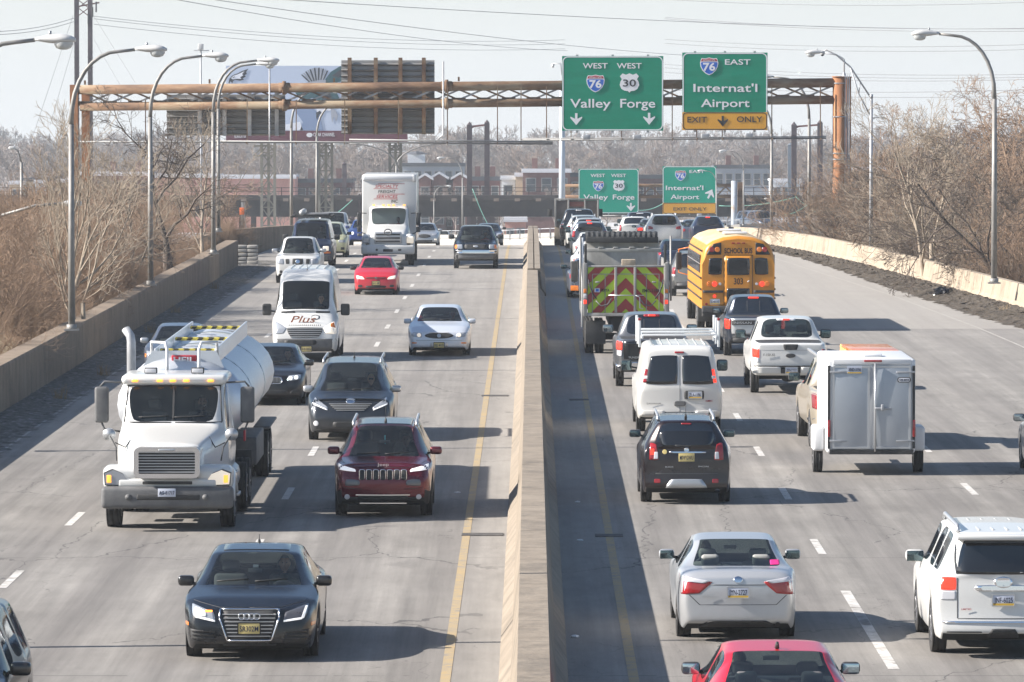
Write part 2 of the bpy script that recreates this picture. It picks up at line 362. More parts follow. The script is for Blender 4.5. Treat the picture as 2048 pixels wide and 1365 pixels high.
JL = [(-.47, 0), (-.47, .08), (-.3, .32), (-.24, 1.06), (-.02, 1.06), (-.02, 0)]; JR = [(-p[0], p[1]) for p in JL][::-1]
Y = 205.1
while Y < 296:
    for pr in (JL, JR):
        o = extrude_prof(pr, Y, Y+7.96, 3, lambda y: drift(y)+.06, M_CONC, 'barrier_segment'); o.parent = root
    Y += 8.0
# left parapet
root = thing('parapet_wall', (0, 0, 0), 'brown concrete parapet along the left shoulder carrying the lamp poles', 'wall')
WP = [(-.55, -.5), (-.55, 1.18), (-.03, 1.18), (0, 1.12), (0, 0), (0, -.5)]
Y = 60.0
while Y < 236:
    yb = min(Y+11.97, 238); o = extrude_prof(WP, Y, yb, 4, lambda y: LW(y)+.02, M_WALLC, 'wall_segment'); o.parent = root; Y += 12.0
L2 = [(236, -14.4), (255, -14.1), (275, -11.9), (300, -10.2), (340, -10), (400, -11)]
o = extrude_prof([(-.5, -.5), (-.5, 1.1), (0, 1.1), (0, -.5)], 238, 330, 4, lambda y: itp(L2, y), M_WALLC, 'parapet_wall')
tag(o, 'farther grey parapet wall curving right behind the block stack', 'wall')
# salt-white gravel heap strip at the foot of the left wall
random.seed(3)
def rough_strip(name, m, xa, xb, y0, y1, h, nx, step, seed):
    random.seed(seed); rows = []; Y = y0
    while Y <= y1:
        a, b = xa(Y), xb(Y); jag = random.uniform(-.25, .25)
        rows.append([(lerp(a, b+jag, i/nx), Y+random.uniform(-.1, .1), rz(Y)+.006+h*max(0, math.sin(math.pi*min(1, .35+.65*i/nx)))*random.uniform(.55, 1.05)*(0 if i == nx else 1)) for i in range(nx+1)]); Y += step
    return strip_mesh(name, m, rows)
tag(rough_strip('gravel', M_GRAVEL, LW, lambda y: LW(y)+1.35, 66, 246, .05, 14, .22, 4), 'grey road gravel with white salt along the foot of the left wall', 'gravel', kind='stuff')
tag(rough_strip('dirt', M_DIRT, lambda y: redge(y)+.05, lambda y: redge(y)-itp([(150, 2.0), (190, 1.75), (225, 1.3), (262, .2)], y), 140, 268, .3, 16, .22, 7), 'dark soil and debris heaped along the right barrier', 'dirt', kind='stuff')
# right barrier, cast sections
root = thing('concrete_barrier', (0, 0, 0), 'pale beige concrete barrier curving round the right shoulder', 'barrier')
RP = [(0, 0), (0, .12), (.16, .38), (.26, 1.0), (.5, 1.0), (.55, -.3)]
Y = 140.0
while Y < 330:
    o = extrude_prof(RP, Y, Y+11.9 if Y < 224 else Y+11.99, 3, redge, M_BEIGE, 'barrier_segment'); o.parent = root; Y += 12.0
# stack of slabs at the wall's end
root = thing('slab_stack', ground(484, 530), 'stack of small whitish concrete slabs at the end of the left wall', 'slab stack')
random.seed(8)
for k in range(5):
    for c in range(3):
        mb = MB(); mb.box(-.7+c*.48, -.25+c*.48, -.3, .3, .02+k*.18, .17+k*.18, 0, .03); o = mb.build('slab', M_CONC2, root); o.rotation_euler = (0, 0, random.uniform(-.04, .04))
# rubbish on the right shoulder
def blob(name, m, loc, s, label, cat, seed, group=None):
    random.seed(seed); bm = bmesh.new(); bmesh.ops.create_icosphere(bm, subdivisions=3, radius=.5)
    for v in bm.verts:
        v.co *= random.uniform(.75, 1.2); v.co.z = max(v.co.z, -.2); v.co = Vector((v.co.x*s[0], v.co.y*s[1], (v.co.z+.2)*s[2]))
    me = bpy.data.meshes.new(name); bm.to_mesh(me); bm.free(); me.materials.append(m); o = link(name, me); o.location = loc; return tag(o, label, cat, group)
M_BAG = mat('bin_bag', (.008, .008, .01), .25)
blob('rubbish_bag', M_BAG, ground(1886, 598)+Vector((0, 0, .1)), (.75, .6, .5), 'torn black rubbish bag lying on the dark soil heap', 'bag', 1)
blob('paper_scrap', mat('paper', (.75, .75, .75), .8), ground(1800, 567)+Vector((0, 0, .15)), (.16, .2, .15), 'small white scrap on the soil nearest the pale tree', 'litter', 2)
blob('paper_scrap', MATS['paper'], ground(1834, 589), (.15, .2, .1), 'white scrap on the road edge left of the black bag', 'litter', 3)
blob('paper_scrap', MATS['paper'], ground(1852, 589), (.3, .2, .1), 'flat white scrap touching the black bag side of the soil', 'litter', 4)
# ---------------- street lamps ----------------
def lamp_parts(Hh=8.0, arm=1.35, head=1.25, truss=False, side=1, base_h=0):
    root = thing('street_lamp', (0, 0, 0), '', 'street lamp'); s = side
    mb = MB(); pts = [(0, 0, 0), (0, 0, Hh-2.2)]; mb.box(-.2, .2, -.2, .2, 0, .05); mb.tube([(0, 0, 0), (0, 0, .18)], .15, 10)
    mb.tube(pts, [.1, .072], 12); mb.build('pole', M_POLE if not truss else M_GALV, root)
    mb = MB()
    if truss:
        a = Vector((0, 0, Hh-2.2)); mb.tube([a, a+Vector((0, 0, 2.2-2.0))], .085, 10)
        mb.tube([a, a+Vector((s*1.0, 0, 1.5)), a+Vector((s*1.7, 0, 2.1)), a+Vector((s*2.3, 0, 2.2))], .04, 8)
        mb.tube([a-Vector((0, 0, .9)), a+Vector((s*.6, 0, .2)), a+Vector((s*1.0, 0, 1.45))], .035, 8); mb.tube([a+Vector((s*.6, 0, .2)), a+Vector((s*.55, 0, .75))], .03, 6); tip = a+Vector((s*2.3, 0, 2.2))
    else:
        p = []
        for i in range(9):
            t = i/8*math.pi/2; p.append((s*arm*(1-math.cos(t)), 0, Hh-2.2+2.05*math.sin(t)**.9 if i else Hh-2.2))
        p.append((s*(arm+.45), 0, Hh-.1)); mb.tube(p, [.072-.003*i for i in range(10)], 10); tip = Vector(p[-1])
    mb.build('arm', M_POLE if not truss else M_GALV, root)
    mb = MB(); prof = []
    n = 9; vs = []; fs = []
    for i in range(n):           # cobra head: slim neck, fat belly
        t = i/(n-1); wz = [.06, .075, .1, .13, .16, .185, .19, .16, .06][i]; up = [.05, .07, .1, .12, .13, .13, .12, .09, .03][i]
        for k in range(12):
            a = 2*math.pi*k/12; z = math.sin(a)*(up if math.sin(a) > 0 else up*.55+.03*t)
            vs.append((tip.x+s*t*head*.72, math.cos(a)*wz, tip.z+z+.01))
    for i in range(n-1):
        for k in range(12): a, b = i*12+k, i*12+(k+1) % 12; fs.append((a, b, b+12, a+12))
    fs += [tuple(range(12)), tuple(range((n-1)*12, n*12))]
    mb.add(vs, fs, 0, True); hd = mb.build('lamp_head', M_LAMPH, root)
    mb = MB(); cx = tip.x+s*.72*head*.7; mb.lathe([(.17, 0), (.165, -.06), (.13, -.13), (.06, -.165), (0, -.17)], 14, 0, 'z', (cx, 0, tip.z-.045), True, 1.25, .95); mb.build('lens', M_LENS, hd)
    mb = MB(); mb.tube([(cx-.3*s, 0, tip.z+.1), (cx-.3*s, 0, tip.z+.2)], .035, 8); mb.build('photocell', M_GALV, hd)
    return root
def place_lamp(r, px, pyb, Yd, label, group, yaw=0, topz=None):
    p = at(px, pyb, Yd); r.location = (p.x, Yd, p.z); r['label'] = label; r['group'] = group; r.rotation_euler = (0, 0, yaw); return r
LG = 'lamps along the left wall'
lA = lamp_parts(); first = True
def lampL(px, Yd, label, zb=None, src=None, **k):
    global first
    r = lA if first else dup(lA); first = False
    x = at(px, 500, Yd).x; r.location = (x, Yd, rz(Yd)+1.18 if zb is None else zb); r['label'] = label; r['group'] = LG; return r
# one lamp stands just outside the left edge; its arm reaches into the picture
lampL(-92, 118, 'street lamp whose arm and head reach in from the left edge')
lampL(143, 150.5, 'tall curved street lamp with the thickest full pole on the left wall')
lampL(301, 184, 'second full curved street lamp from the left on the wall')
lampL(427, 218.5, 'curved street lamp on the wall beside the stack of slabs')
lampL(437, 252, 'curved street lamp whose head overlaps the gantry top tube')
lampL(583, 292, 'curved street lamp rising in front of the billboard legs', zb=rz(292)+.6)
lampL(634, 330, 'curved street lamp just right of the lattice billboard leg', zb=rz(330)+1)
x = thing('street_lamp', (0, 0, 0), '', 'street lamp'); bpy.data.objects.remove(x)
EXTRA = lampL(-500, 76.5, 'x'); EXTRA['label'] = 'street lamp beyond the left edge whose shadow crosses the road in front'
# right side lamps (mirrored arm)
lB = lamp_parts(Hh=8.2, side=-1)
def lampR(px, pyb, Yd, label, scale=1, src=None, first=[True]):
    if src is None:
        r = lB if first[0] else dup(lB); first[0] = False
    else: r = src
    p = at(px, pyb, Yd); r.location = p; r['label'] = label; r['group'] = 'lamps on the right side'; r.scale = (scale,)*3; return r
lampR(1988, 568, 191, 'nearest tall curved street lamp on the right barrier', 1.1)
lampR(1618, 477, 277, 'curved street lamp behind the gantry right of the airport sign', 1.03)
lampR(1543, 482, 300, 'curved street lamp pole below the right edge of the yellow panel')
lampR(1790, 380, 420, 'far curved street lamp showing through the right hand branches', .7)
lampR(1433, 456, 380, 'street lamp arching over the farther airport sign', .5)
lampR(1487, 452, 360, 'plain street lamp pole left of the rusty gantry column', .62)
lampR(925, 470, 520, 'distant street lamp left of the catenary portal', .92)
lampR(1552, 470, 420, 'low distant street lamp beside the pale column', .35)
lT = lamp_parts(Hh=9.6, truss=True, side=-1); p = at(1742, 500, 240); lT.location = (p.x, 240, p.z-.1); tag(lT, 'galvanised street lamp with trussed arm right of the gantry column', None, 'lamps on the right side'); lT.scale = (.93,)*3
lS = dup(lA); lS.location = at(868, 475, 430); lS.scale = (.52, .52, .52); lS['label'] = 'low street lamp arching right behind the dark pickup'; lS['group'] = 'distant lamps'
lS = dup(lA); lS.location = at(1340/1, 500, 470); lS.scale = (.01,)*3; bpy.data.objects.remove(lS) if False else None
for c in list(lS.children):
    for cc in list(c.children): bpy.data.objects.remove(cc)
    bpy.data.objects.remove(c)
bpy.data.objects.remove(lS)
# double-armed lamp behind the truck
dl = thing('street_lamp', at(793, 480, 450), 'double armed distant street lamp above the white box truck', 'street lamp', 'distant lamps')
mb = MB(); mb.tube([(0, 0, 0), (0, 0, 6.2)], .1, 8); mb.build('pole', M_POLE, dl)
for s in (-1, 1):
    mb = MB(); mb.tube([(s*.0, 0, 5.2)]+[(s*4.2*(1-math.cos(t)), 0, 6.2+1.9*math.sin(t)) for t in [i/6*math.pi/2 for i in range(7)]], .07, 6); mb.build('arm', M_POLE, dl)
    mb = MB(); mb.box(s*4.2, s*5.3, -.2, .2, 7.95, 8.2, 0, .1); mb.build('lamp_head', M_LAMPH, dl)
# low arm reaching in at the left edge, pole of a lamp lower down the bank
bl = thing('street_lamp', (0, 0, 0), 'low street lamp whose head shows between branches at the left edge', 'street lamp', 'distant lamps')
a = at(-60, 520, 175); b = at(0, 432, 175); c = at(70, 412, 175); d = at(130, 407, 175)
mb = MB(); mb.tube([Vector((a.x, 175, 0)), a, at(-40, 460, 175), b], .08, 8); mb.build('pole', M_POLE, bl)
mb = MB(); mb.tube([b, c, d], .05, 8); mb.build('arm', M_POLE, bl)
mb = MB(); mb.box(d.x-.1, d.x+.55, 174.85, 175.15, d.z-.1, d.z+.09, 0, .08); mb.build('lamp_head', M_LAMPH, bl)
fl = thing('street_lamp', (0, 0, 0), 'small far street lamp with short angled arm beyond the left thicket', 'street lamp', 'distant lamps')
p0 = at(44, 500, 330); mb = MB(); mb.tube([p0, at(43, 325, 330)], .1, 8); mb.build('pole', M_POLE, fl)
mb = MB(); mb.tube([at(43, 325, 330), at(36, 302, 330), at(28, 297, 330)], .05, 6); mb.build('arm', M_POLE, fl)
q = at(24, 297, 330); mb = MB(); mb.box(q.x-.2, q.x+.22, 329.8, 330.2, q.z-.1, q.z+.12, 0, .08); mb.build('lamp_head', M_LAMPH, fl)
# ---------------- main sign gantry at Y=271 ----------------
GY = 271.0; gz = lambda py: at(1024, py, GY).z; gx = lambda px: at(px, 300, GY).x
ga = thing('sign_gantry', (0, GY, 0), 'rust brown tubular truss gantry spanning both carriageways', 'gantry')
def gp(px, py, dy=0): p = at(px, py, GY); return Vector((p.x, dy, p.z))
def chord(name, x0, y0, x1, y1, r, dy):
    mb = MB(); a = gp(x0, y0, dy); b = gp(x1, y1, dy); mb.tube([a, b], r, 14)
    for t in (.27, .485, .73):
        c = a.lerp(b, t); d = (b-a).normalized()*.09; mb.tube([c-d, c+d], r*1.45, 14); mb.tube([c-d*3, c+d*3], r*1.12, 14)
    return mb.build(name, M_RUST, ga)
chord('upper_chord', 160, 180, 1672, 166, .24, 0); chord('lower_chord', 160, 214, 1672, 200, .22, 0)
chord('upper_chord', 160, 180, 1672, 166, .2, 1.3); chord('lower_chord', 160, 214, 1672, 200, .2, 1.3)
mb = MB(); n = 30
for i in range(n):
    xa, xb = lerp(170, 1665, i/n), lerp(170, 1665, (i+1)/n); xm = (xa+xb)/2
    f0 = lambda x: (186-14*(x-160)/1512, 207-14*(x-160)/1512)
    u, l = f0(xm)
    if i % 2 == 0: mb.bar(gp(xa, u, .2), gp(xb, l, .2), .07, .09); mb.bar(gp(xa, l, 1.2), gp(xb, u, 1.2), .07, .09, 1)
    else: mb.bar(gp(xa, l, .2), gp(xb, u, .2), .07, .09, 1); mb.bar(gp(xa, u, 1.2), gp(xb, l, 1.2), .07, .09)
    mb.box(gp(xa, u).x-.35, gp(xa, u).x+.35, .1, .16, gz(u-1)-.1, gz(u-1)+.14); mb.box(gp(xa, l).x-.35, gp(xa, l).x+.35, .1, .16, gz(l)-.15, gz(l)+.1)
    mb.bar(gp(xa, u, 0), gp(xa, u, 1.3), .06, .06)
    if i % 5 == 0: mb.box(gp(xa, u).x-.05, gp(xa, u).x+.05, -.05, .05, gz(f0(xa)[0]-20)-.1, gz(f0(xa)[0]-20)+.12)
mb.build('lattice', [M_RUST, M_GALV], ga)
# columns
for px, name in ((148, 'column'), (167, 'column')):
    a = gp(px, 170, 0 if px < 155 else 1.4); mb = MB(); mb.box(a.x-.2, a.x+.2, a.y-.2, a.y+.2, 0, a.z); mb.build(name, M_RUST2, ga)
a = gp(1678, 155); mb = MB(); mb.tube([(a.x, 0, 0), (a.x, 0, a.z)], .32, 20); mb.tube([(a.x, 0, a.z), (a.x, 0, a.z+.05)], .36, 20); mb.build('column', M_RUST2, ga)
a2 = gp(1693, 155, 1.3); mb = MB(); mb.tube([(a2.x, 1.3, 0), (a2.x, 1.3, a2.z)], .32, 20); mb.tube([(a2.x, 1.3, a2.z), (a2.x, 1.3, a2.z+.05)], .36, 20); mb.build('column', M_RUST2, ga)
mb = MB()
for dx in (.05, .15, .25): mb.tube([(a.x+.25+dx, -.25, 3.5), (a.x+.25+dx, -.25, a.z+.1)], .028, 6)
for py in (168, 235, 308, 320, 405): mb.lathe([(.36, 0), (.36, .05)], 20, 0, 'z', (a.x, 0, gz(py)))
mb.build('conduit', M_GALV, ga)
mb = MB(); b0 = gp(1674, 480); b1 = gp(1705, 442); mb.box(b0.x, b1.x, -.75, -.35, b0.z, b1.z, 0, .03); cb = mb.build('control_cabinet', noisy('cabinet_paint', [(.5, (.17, .18, .14)), (.62, (.06, .07, .07))], 2.6, .6, 0), ga)
# sign brackets and lighting walkway
mb = MB(); mb.tube([gp(430, 283, -.9), gp(1105, 288.6, -.9)], .05, 6); mb.tube([gp(160, 284, -.9), gp(700, 286, -.9)], .045, 6); mb.tube([gp(700, 280, -1.3), gp(1105, 285, -1.3)], .05, 6); mb.tube([gp(1045, 281, -.9), gp(1650, 277, -.9)], .05, 6); mb.tube([gp(1045, 278, -1.3), gp(1650, 274, -1.3)], .03, 6)
mb.build('conduit_pipe', M_SBACK, ga)
for px in (292, 495, 593, 690, 797, 895, 995, 1042, 1093, 1142, 1243, 1344, 1393, 1444, 1543, 1640):
    mb = MB(); yb = 290 if px < 1045 else 282; ytop = 172 if px > 880 else 200
    mb.bar(gp(px, ytop, -.35), gp(px, yb, -.35), .05, .06); mb.bar(gp(px, yb-4, -1.3), gp(px, yb-4, .2), .05, .07); mb.build('hanger', M_RUST, ga)
for px, py in ((1172, 275), (1273, 275), (1408, 273), (1495, 272)):
    mb = MB(); q = gp(px, py, -1.4); mb.box(q.x-.2, q.x+.2, q.y-.15, q.y+.15, q.z-.12, q.z+.12, 0, .04); mb.build('sign_light', M_GALV, ga)
for px in (540, 887):
    mb = MB(); mb.tube([gp(px, 137 if px < 600 else 124, -.45), gp(px, 270, -.45), gp(px-(0 if px < 600 else 18), 285, -.45)], .045, 6); mb.build('antenna_mast', M_GALV, ga)
# ---------------- sign panels ----------------
GREEN = noisy('sign_green', [(.3, (.001, .2, .115)), (.7, (.002, .25, .15))], .5, .8, 0, stretch=(1, 1, 6)); GREEN.node_tree.nodes['Principled BSDF'].inputs['Specular IOR Level'].default_value = .15
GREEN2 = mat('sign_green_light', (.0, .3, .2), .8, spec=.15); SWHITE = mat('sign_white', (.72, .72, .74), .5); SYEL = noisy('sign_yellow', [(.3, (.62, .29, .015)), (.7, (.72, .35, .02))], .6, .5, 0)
SBLUE = mat('shield_blue', (.015, .12, .52), .5); SRED = mat('shield_red', (.4, .015, .03), .5); SBLK = mat('sign_black', (.015, .015, .015), .5)
def rrect(x0, x1, z0, z1, r, n=5):
    p = []
    for cx, cz, a0 in ((x1-r, z1-r, 0), (x0+r, z1-r, 90), (x0+r, z0+r, 180), (x1-r, z0+r, 270)):
        for i in range(n+1): a = R(a0+90*i/n); p.append((cx+r*math.cos(a), cz+r*math.sin(a)))
    return p
def ring(mb, x0, x1, z0, z1, r, t, ya, yb, mi=0):
    o = rrect(x0, x1, z0, z1, r); i = rrect(x0+t, x1-t, z0+t, z1-t, max(.01, r-t)); n = len(o)
    vs = [(x, ya, z) for x, z in o]+[(x, ya, z) for x, z in i]+[(x, yb, z) for x, z in o]+[(x, yb, z) for x, z in i]
    fs = []
    for k in range(n):
        j = (k+1) % n; fs += [(k, j, n+j, n+k), (2*n+k, 3*n+k, 3*n+j, 2*n+j), (k, 2*n+k, 2*n+j, j), (n+k, n+j, 3*n+j, 3*n+k)]
    mb.add(vs, fs, mi)
ISH = [(0, -1), (.35, -.85), (.72, -.5), (.92, -.1), (.98, .3), (.9, .62), (.8, .82), (.45, .78), (.15, .84), (0, .88)]
USH = [(0, -1), (.14, -.84), (.5, -.8), (.82, -.62), (1, -.22), (.93, .12), (.78, .4), (.98, .68), (.7, .98), (.36, .84), (0, .98)]
def sym(h): return h+[(-x, z) for x, z in h[::-1] if x > 0]
def shield(parent, x, z, s, num, us=False, y=-.035):
    base = link('route_shield', MB().prism([(a*s, b*s) for a, b in sym(USH if us else ISH)], -.008, .004).mesh('route_shield', SWHITE), parent); base.location = (x, y, z)
    if not us:
        k = .9; mb = MB(); mb.prism([(a*s*k, b*s*k) for a, b in sym([p for p in ISH if p[1] < .5]+[(.9, .42)])], -.012, -.006); mb.build('shield_field', SBLUE, base)
        mb = MB(); mb.prism([(-.86*s, .47*s), (.86*s, .47*s), (.83*s, .6*s), (.74*s, .74*s), (.45*s, .7*s), (0, .8*s), (-.45*s, .7*s), (-.74*s, .74*s), (-.83*s, .6*s)][::-1], -.0125, -.006); mb.build('shield_crown', SRED, base)
        text('INTERSTATE', SWHITE, (0, -.015, .51*s), base, w=1.3*s, h=.15*s, bold=.005); text(num, SWHITE, (0, -.016, -.5*s), base, w=1.3*s, h=.82*s, bold=.03)
    else: text(num, SBLK, (0, -.014, -.36*s), base, w=1.35*s, h=.75*s, bold=.012)
def arrow(parent, x, z, s, m, y=-.035, rot=0):
    pts = [(-.2, 1), (.2, 1), (.2, .05), (.95, .42), (1, .2), (0, -1), (-1, .2), (-.95, .42), (-.2, .05)]
    c, q = math.cos(rot), math.sin(rot); mb = MB(); mb.prism([((a*c-b*q)*s, (a*q+b*c)*s) for a, b in pts], -.008, .004)
    o = mb.build('arrow', m, parent); o.location = (x, y, z); return o
def airport_valley(px0, py0, px1, py1, Yd, kind, label, green, name='highway_sign', dy=-.5):
    a = at(px0, py0, Yd); b = at(px1, py1, Yd); W = b.x-a.x; H = a.z-b.z
    r = thing(name, ((a.x+b.x)/2, Yd+dy, b.z), label, 'highway sign', None)
    X = lambda u: (u-.5)*W; Z = lambda v: (1-v)*H
    yh = 0 if kind == 'V' else .232
    mb = MB(); mb.box(-W/2, W/2, 0, .05, H*yh, H); mb.build('panel', green, r)
    mb = MB(); ring(mb, -W/2+.015, W/2-.015, .015+H*yh if kind == 'V' else H*yh-.25, H-.015, .28, .055, -.008, .004)
    if kind == 'V': mb.build('border', SWHITE, r)
    else:
        vv = mb; mb.build('border', SWHITE, r)
        mb = MB(); mb.box(-W/2, W/2, -.012, .045, 0, H*yh); mb.build('exit_panel', SYEL, r)
        mb = MB(); ring(mb, -W/2+.02, W/2-.02, .02, H*yh-.01, .2, .045, -.018, -.01); mb.build('border', SBLK, r)
    mb = MB()
    for u in (.15, .5, .85): mb.box(X(u)-.06, X(u)+.06, .05, .2, -.1, H+.08)
    mb.build('bracket', M_GALV, r)
    return r, W, H, X, Z
def t_(r, s, X, Z, u0, u1, vb, h, m=None, y=-.012, bold=.011): text(s, m or SWHITE, (X((u0+u1)/2), y, Z(vb)), r, w=X(u1)-X(u0), h=h, bold=bold)
r, W, H, X, Z = airport_valley(1124, 113, 1326, 262, GY, 'V', 'large green overhead sign for Valley Forge with two down arrows', GREEN)
t_(r, 'WEST', X, Z, .205, .45, .165, .28); t_(r, 'WEST', X, Z, .54, .785, .165, .28)
shield(r, X(.33), Z(.36), .475, '76', y=-.02); shield(r, X(.665), Z(.36), .49, '30', True, y=-.02)
t_(r, 'Valley', X, Z, .08, .48, .69, .46); t_(r, 'Forge', X, Z, .575, .92, .69, .46); arrow(r, X(.14), Z(.845), .3, SWHITE, -.012); arrow(r, X(.86), Z(.84), .3, SWHITE, -.012)
r, W, H, X, Z = airport_valley(1364, 106, 1534, 261, GY, 'A', 'large green overhead sign for the airport with amber exit only panel', GREEN)
shield(r, X(.315), Z(.17), .475, '76', y=-.02); t_(r, 'EAST', X, Z, .5, .8, .155, .28); t_(r, "Internat'l", X, Z, .13, .88, .505, .42); t_(r, 'Airport', X, Z, .22, .79, .7, .42)
t_(r, 'EXIT', X, Z, .06, .29, .9, .3, SBLK, -.024, .01); t_(r, 'ONLY', X, Z, .64, .94, .895, .3, SBLK, -.024, .01); arrow(r, X(.475), Z(.885), .27, SBLK, -.024)
# second gantry farther on
G2 = 452.0
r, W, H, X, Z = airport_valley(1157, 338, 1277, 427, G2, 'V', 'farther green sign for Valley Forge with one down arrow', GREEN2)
t_(r, 'WEST', X, Z, .2, .44, .185, .28); t_(r, 'WEST', X, Z, .54, .79, .185, .28); shield(r, X(.33), Z(.38), .475, '76', y=-.02); shield(r, X(.67), Z(.38), .49, '30', True, y=-.02)
t_(r, 'Valley', X, Z, .08, .49, .69, .44); t_(r, 'Forge', X, Z, .57, .93, .69, .44); arrow(r, X(.87), Z(.86), .35, SWHITE, -.012)
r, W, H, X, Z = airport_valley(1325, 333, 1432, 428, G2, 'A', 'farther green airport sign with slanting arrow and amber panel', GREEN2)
shield(r, X(.335), Z(.19), .475, '76', y=-.02); t_(r, 'EAST', X, Z, .5, .78, .14, .26); t_(r, "Internat'l", X, Z, .06, .76, .5, .4); t_(r, 'Airport', X, Z, .15, .68, .69, .4); arrow(r, X(.885), Z(.58), .42, SWHITE, -.012, R(155)); t_(r, 'EXIT ONLY', X, Z, .2, .82, .93, .28, SBLK, -.024, .005)
g2 = thing('sign_gantry', (0, G2, 0), 'farther rusty gantry behind the two smaller green signs', 'gantry'); gp2 = lambda px, py, dy=0: Vector((at(px, py, G2).x, dy, at(px, py, G2).z))
for nm, ya in (('upper_chord', 372), ('lower_chord', 394)):
    mb = MB(); mb.tube([gp2(1128, ya), gp2(1475, ya-1)], .14, 8); mb.build(nm, M_RUST, g2)
mb = MB()
for i in range(18):
    xa, xb = lerp(1135, 1470, i/18), lerp(1135, 1470, (i+1)/18); mb.bar(gp2(xa, 374 if i % 2 else 393, .1), gp2(xb, 393 if i % 2 else 374, .1), .12, .12)
mb.build('lattice', M_RUST, g2)
M_PBLUE = noisy('pale_blue_paint', [(.5, (.36, .4, .45)), (.66, (.3, .2, .13))], .8, .6, 0)
a = gp2(1468, 362); mb = MB(); mb.tube([(a.x, -.3, 0), (a.x, -.3, a.z)], .27, 12); mb.build('column', M_PBLUE, g2)
a = gp2(1478, 365); mb = MB(); mb.box(a.x-.1, a.x+.35, .2, .7, 0, a.z); mb.build('column', M_RUST, g2)
a = gp2(1133, 372); mb = MB(); mb.box(a.x-.1, a.x+.3, .2, .6, 0, a.z); mb.build('column', M_RUST, g2)
mb = MB(); mb.tube([gp2(1180, 432), gp2(1430, 430)], .05, 6)
mb.build('conduit_pipe', M_SBACK, g2)
for px, py in ((1248, 434), (1339, 431), (1398, 431)):
    q = gp2(px, py, -1); mb = MB(); mb.box(q.x-.2, q.x+.2, -1.1, -.8, q.z-.15, q.z+.15, 0, .05); mb.build('sign_light', M_GALV, g2)
tp = thing('camera_pole', (at(1124, 400, 420).x, 420, 0), 'tall pale steel pole behind the left edge of the large green sign', 'pole')
mb = MB(); mb.tube([(0, 0, 0), (0, 0, at(0, 170, 420).z)], [.3, .2], 14); mb.build('shaft', mat('pale_pole', (.45, .49, .53), .5, .3), tp)
q = at(1124, 128, 420).z; mb = MB(); mb.tube([(0, 0, q-.9), (-.1, 0, q), (-.7, 0, q)], .05, 6); mb.tube([(-.7, 0, q), (-.75, 0, q-.3)], .12, 8); mb.build('camera', M_LAMPH, tp)
# camera on top of the right gantry column
cc = thing('traffic_camera', (gx(1688), GY, gz(155)), 'white dome camera on bracket above the right gantry column', 'camera')
mb = MB(); mb.tube([(0, 0, 0), (0, 0, .9), (-.15, 0, 1.0), (-.9, 0, 1.4), (-1.05, 0, 1.3)], .04, 8); mb.build('bracket', M_LAMPH, cc)
mb = MB(); mb.lathe([(0, .0), (.1, -.03), (.12, -.12), (.1, -.2)], 12, 0, 'z', (-1.1, 0, 1.35)); dm = mb.build('housing', M_LAMPH, cc); mb = MB(); mb.lathe([(.1, -.2), (.07, -.26), (0, -.29)], 12, 0, 'z', (-1.1, 0, 1.35)); mb.build('dome', M_BLACK, dm)
mb = MB(); mb.lathe([(.12, 0), (.12, .02), (.03, .3), (0, .3)], 10, 0, 'z', (0, 0, 0)); mb.build('mount', M_GALV, cc)
# backs of the signs facing the oncoming lanes
def signback(px0, py0, px1, py1, label, posts):
    a = at(px0, py0, GY); b = at(px1, py1, GY); W = b.x-a.x; H = a.z-b.z; r = thing('highway_sign', ((a.x+b.x)/2, GY+2.1, b.z), label, 'highway sign')
    mb = MB(); n = int(H/.27)
    for i in range(n):
        z0 = H*i/n; z1 = H*(i+1)/n; mb.add([(x, y, z) for x in (-W/2, W/2) for y, z in ((.05, z0), (-.02, z0+.01), (-.14, z0+.07), (-.02, z0+.12), (.0, z1-.02), (.05, z1))], [(0, 1, 2, 3, 4, 5), (6, 7, 8, 9, 10, 11), (0, 1, 7, 6), (1, 2, 8, 7), (2, 3, 9, 8), (3, 4, 10, 9), (4, 5, 11, 10)])
    mb.box(-W/2, W/2, .05, .07, 0, H); mb.build('panel', M_SBACK, r)
    for u in posts:
        mb = MB(); x = (u-.5)*W; mb.box(x-.1, x+.1, -.28, -.05, -.02, H+.12); mb.build('post', M_RUST if py0 < 150 else M_GALV, r)
    return r
signback(328, 188, 567, 271, 'wide low corrugated back of a sign hung on the gantry left half', (.28, .49, .7, .93)); signback(680, 119, 868, 268, 'tall corrugated back of a sign with rusty posts above the white truck', (.09, .37, .635, .885))
# ---------------- billboard ----------------
BY = 470.0; a = at(452, 132, BY); b = at(862, 262, BY)
bb = thing('billboard', ((a.x+b.x)/2, BY, b.z), 'huge billboard with eagle artwork seen behind the gantry', 'billboard'); W = b.x-a.x; H = a.z-b.z
X = lambda px: at(px, 200, BY).x-(a.x+b.x)/2; Z = lambda py: at(1024, py, BY).z-b.z
BBL = mat('billboard_face', (.46, .53, .66), .6); mb = MB(); mb.box(-W/2, W/2, 0, .4, 0, H); mb.build('face', BBL, bb)
mb = MB(); mb.box(X(452), X(815), -.05, .4, Z(284), -.004); mb.build('apron', noisy('maroon_apron', [(.3, (.09, .02, .035)), (.7, (.14, .035, .055))], .5, .7, 0), bb)
text('CLEAR CHANNEL', SWHITE, (X(648), -.07, Z(273)), bb, w=X(673)-X(630), h=.32, bold=.01); mb = MB(); mb.prism([(X(619)+.28*math.cos(t*.6), Z(270.5)+.2*math.sin(t*.6)) for t in range(10)], -.09, -.06); mb.build('emblem', SWHITE, bb)
text('030310', SWHITE, (X(480), -.07, Z(276)), bb, w=1.0, h=.28, bold=.01)
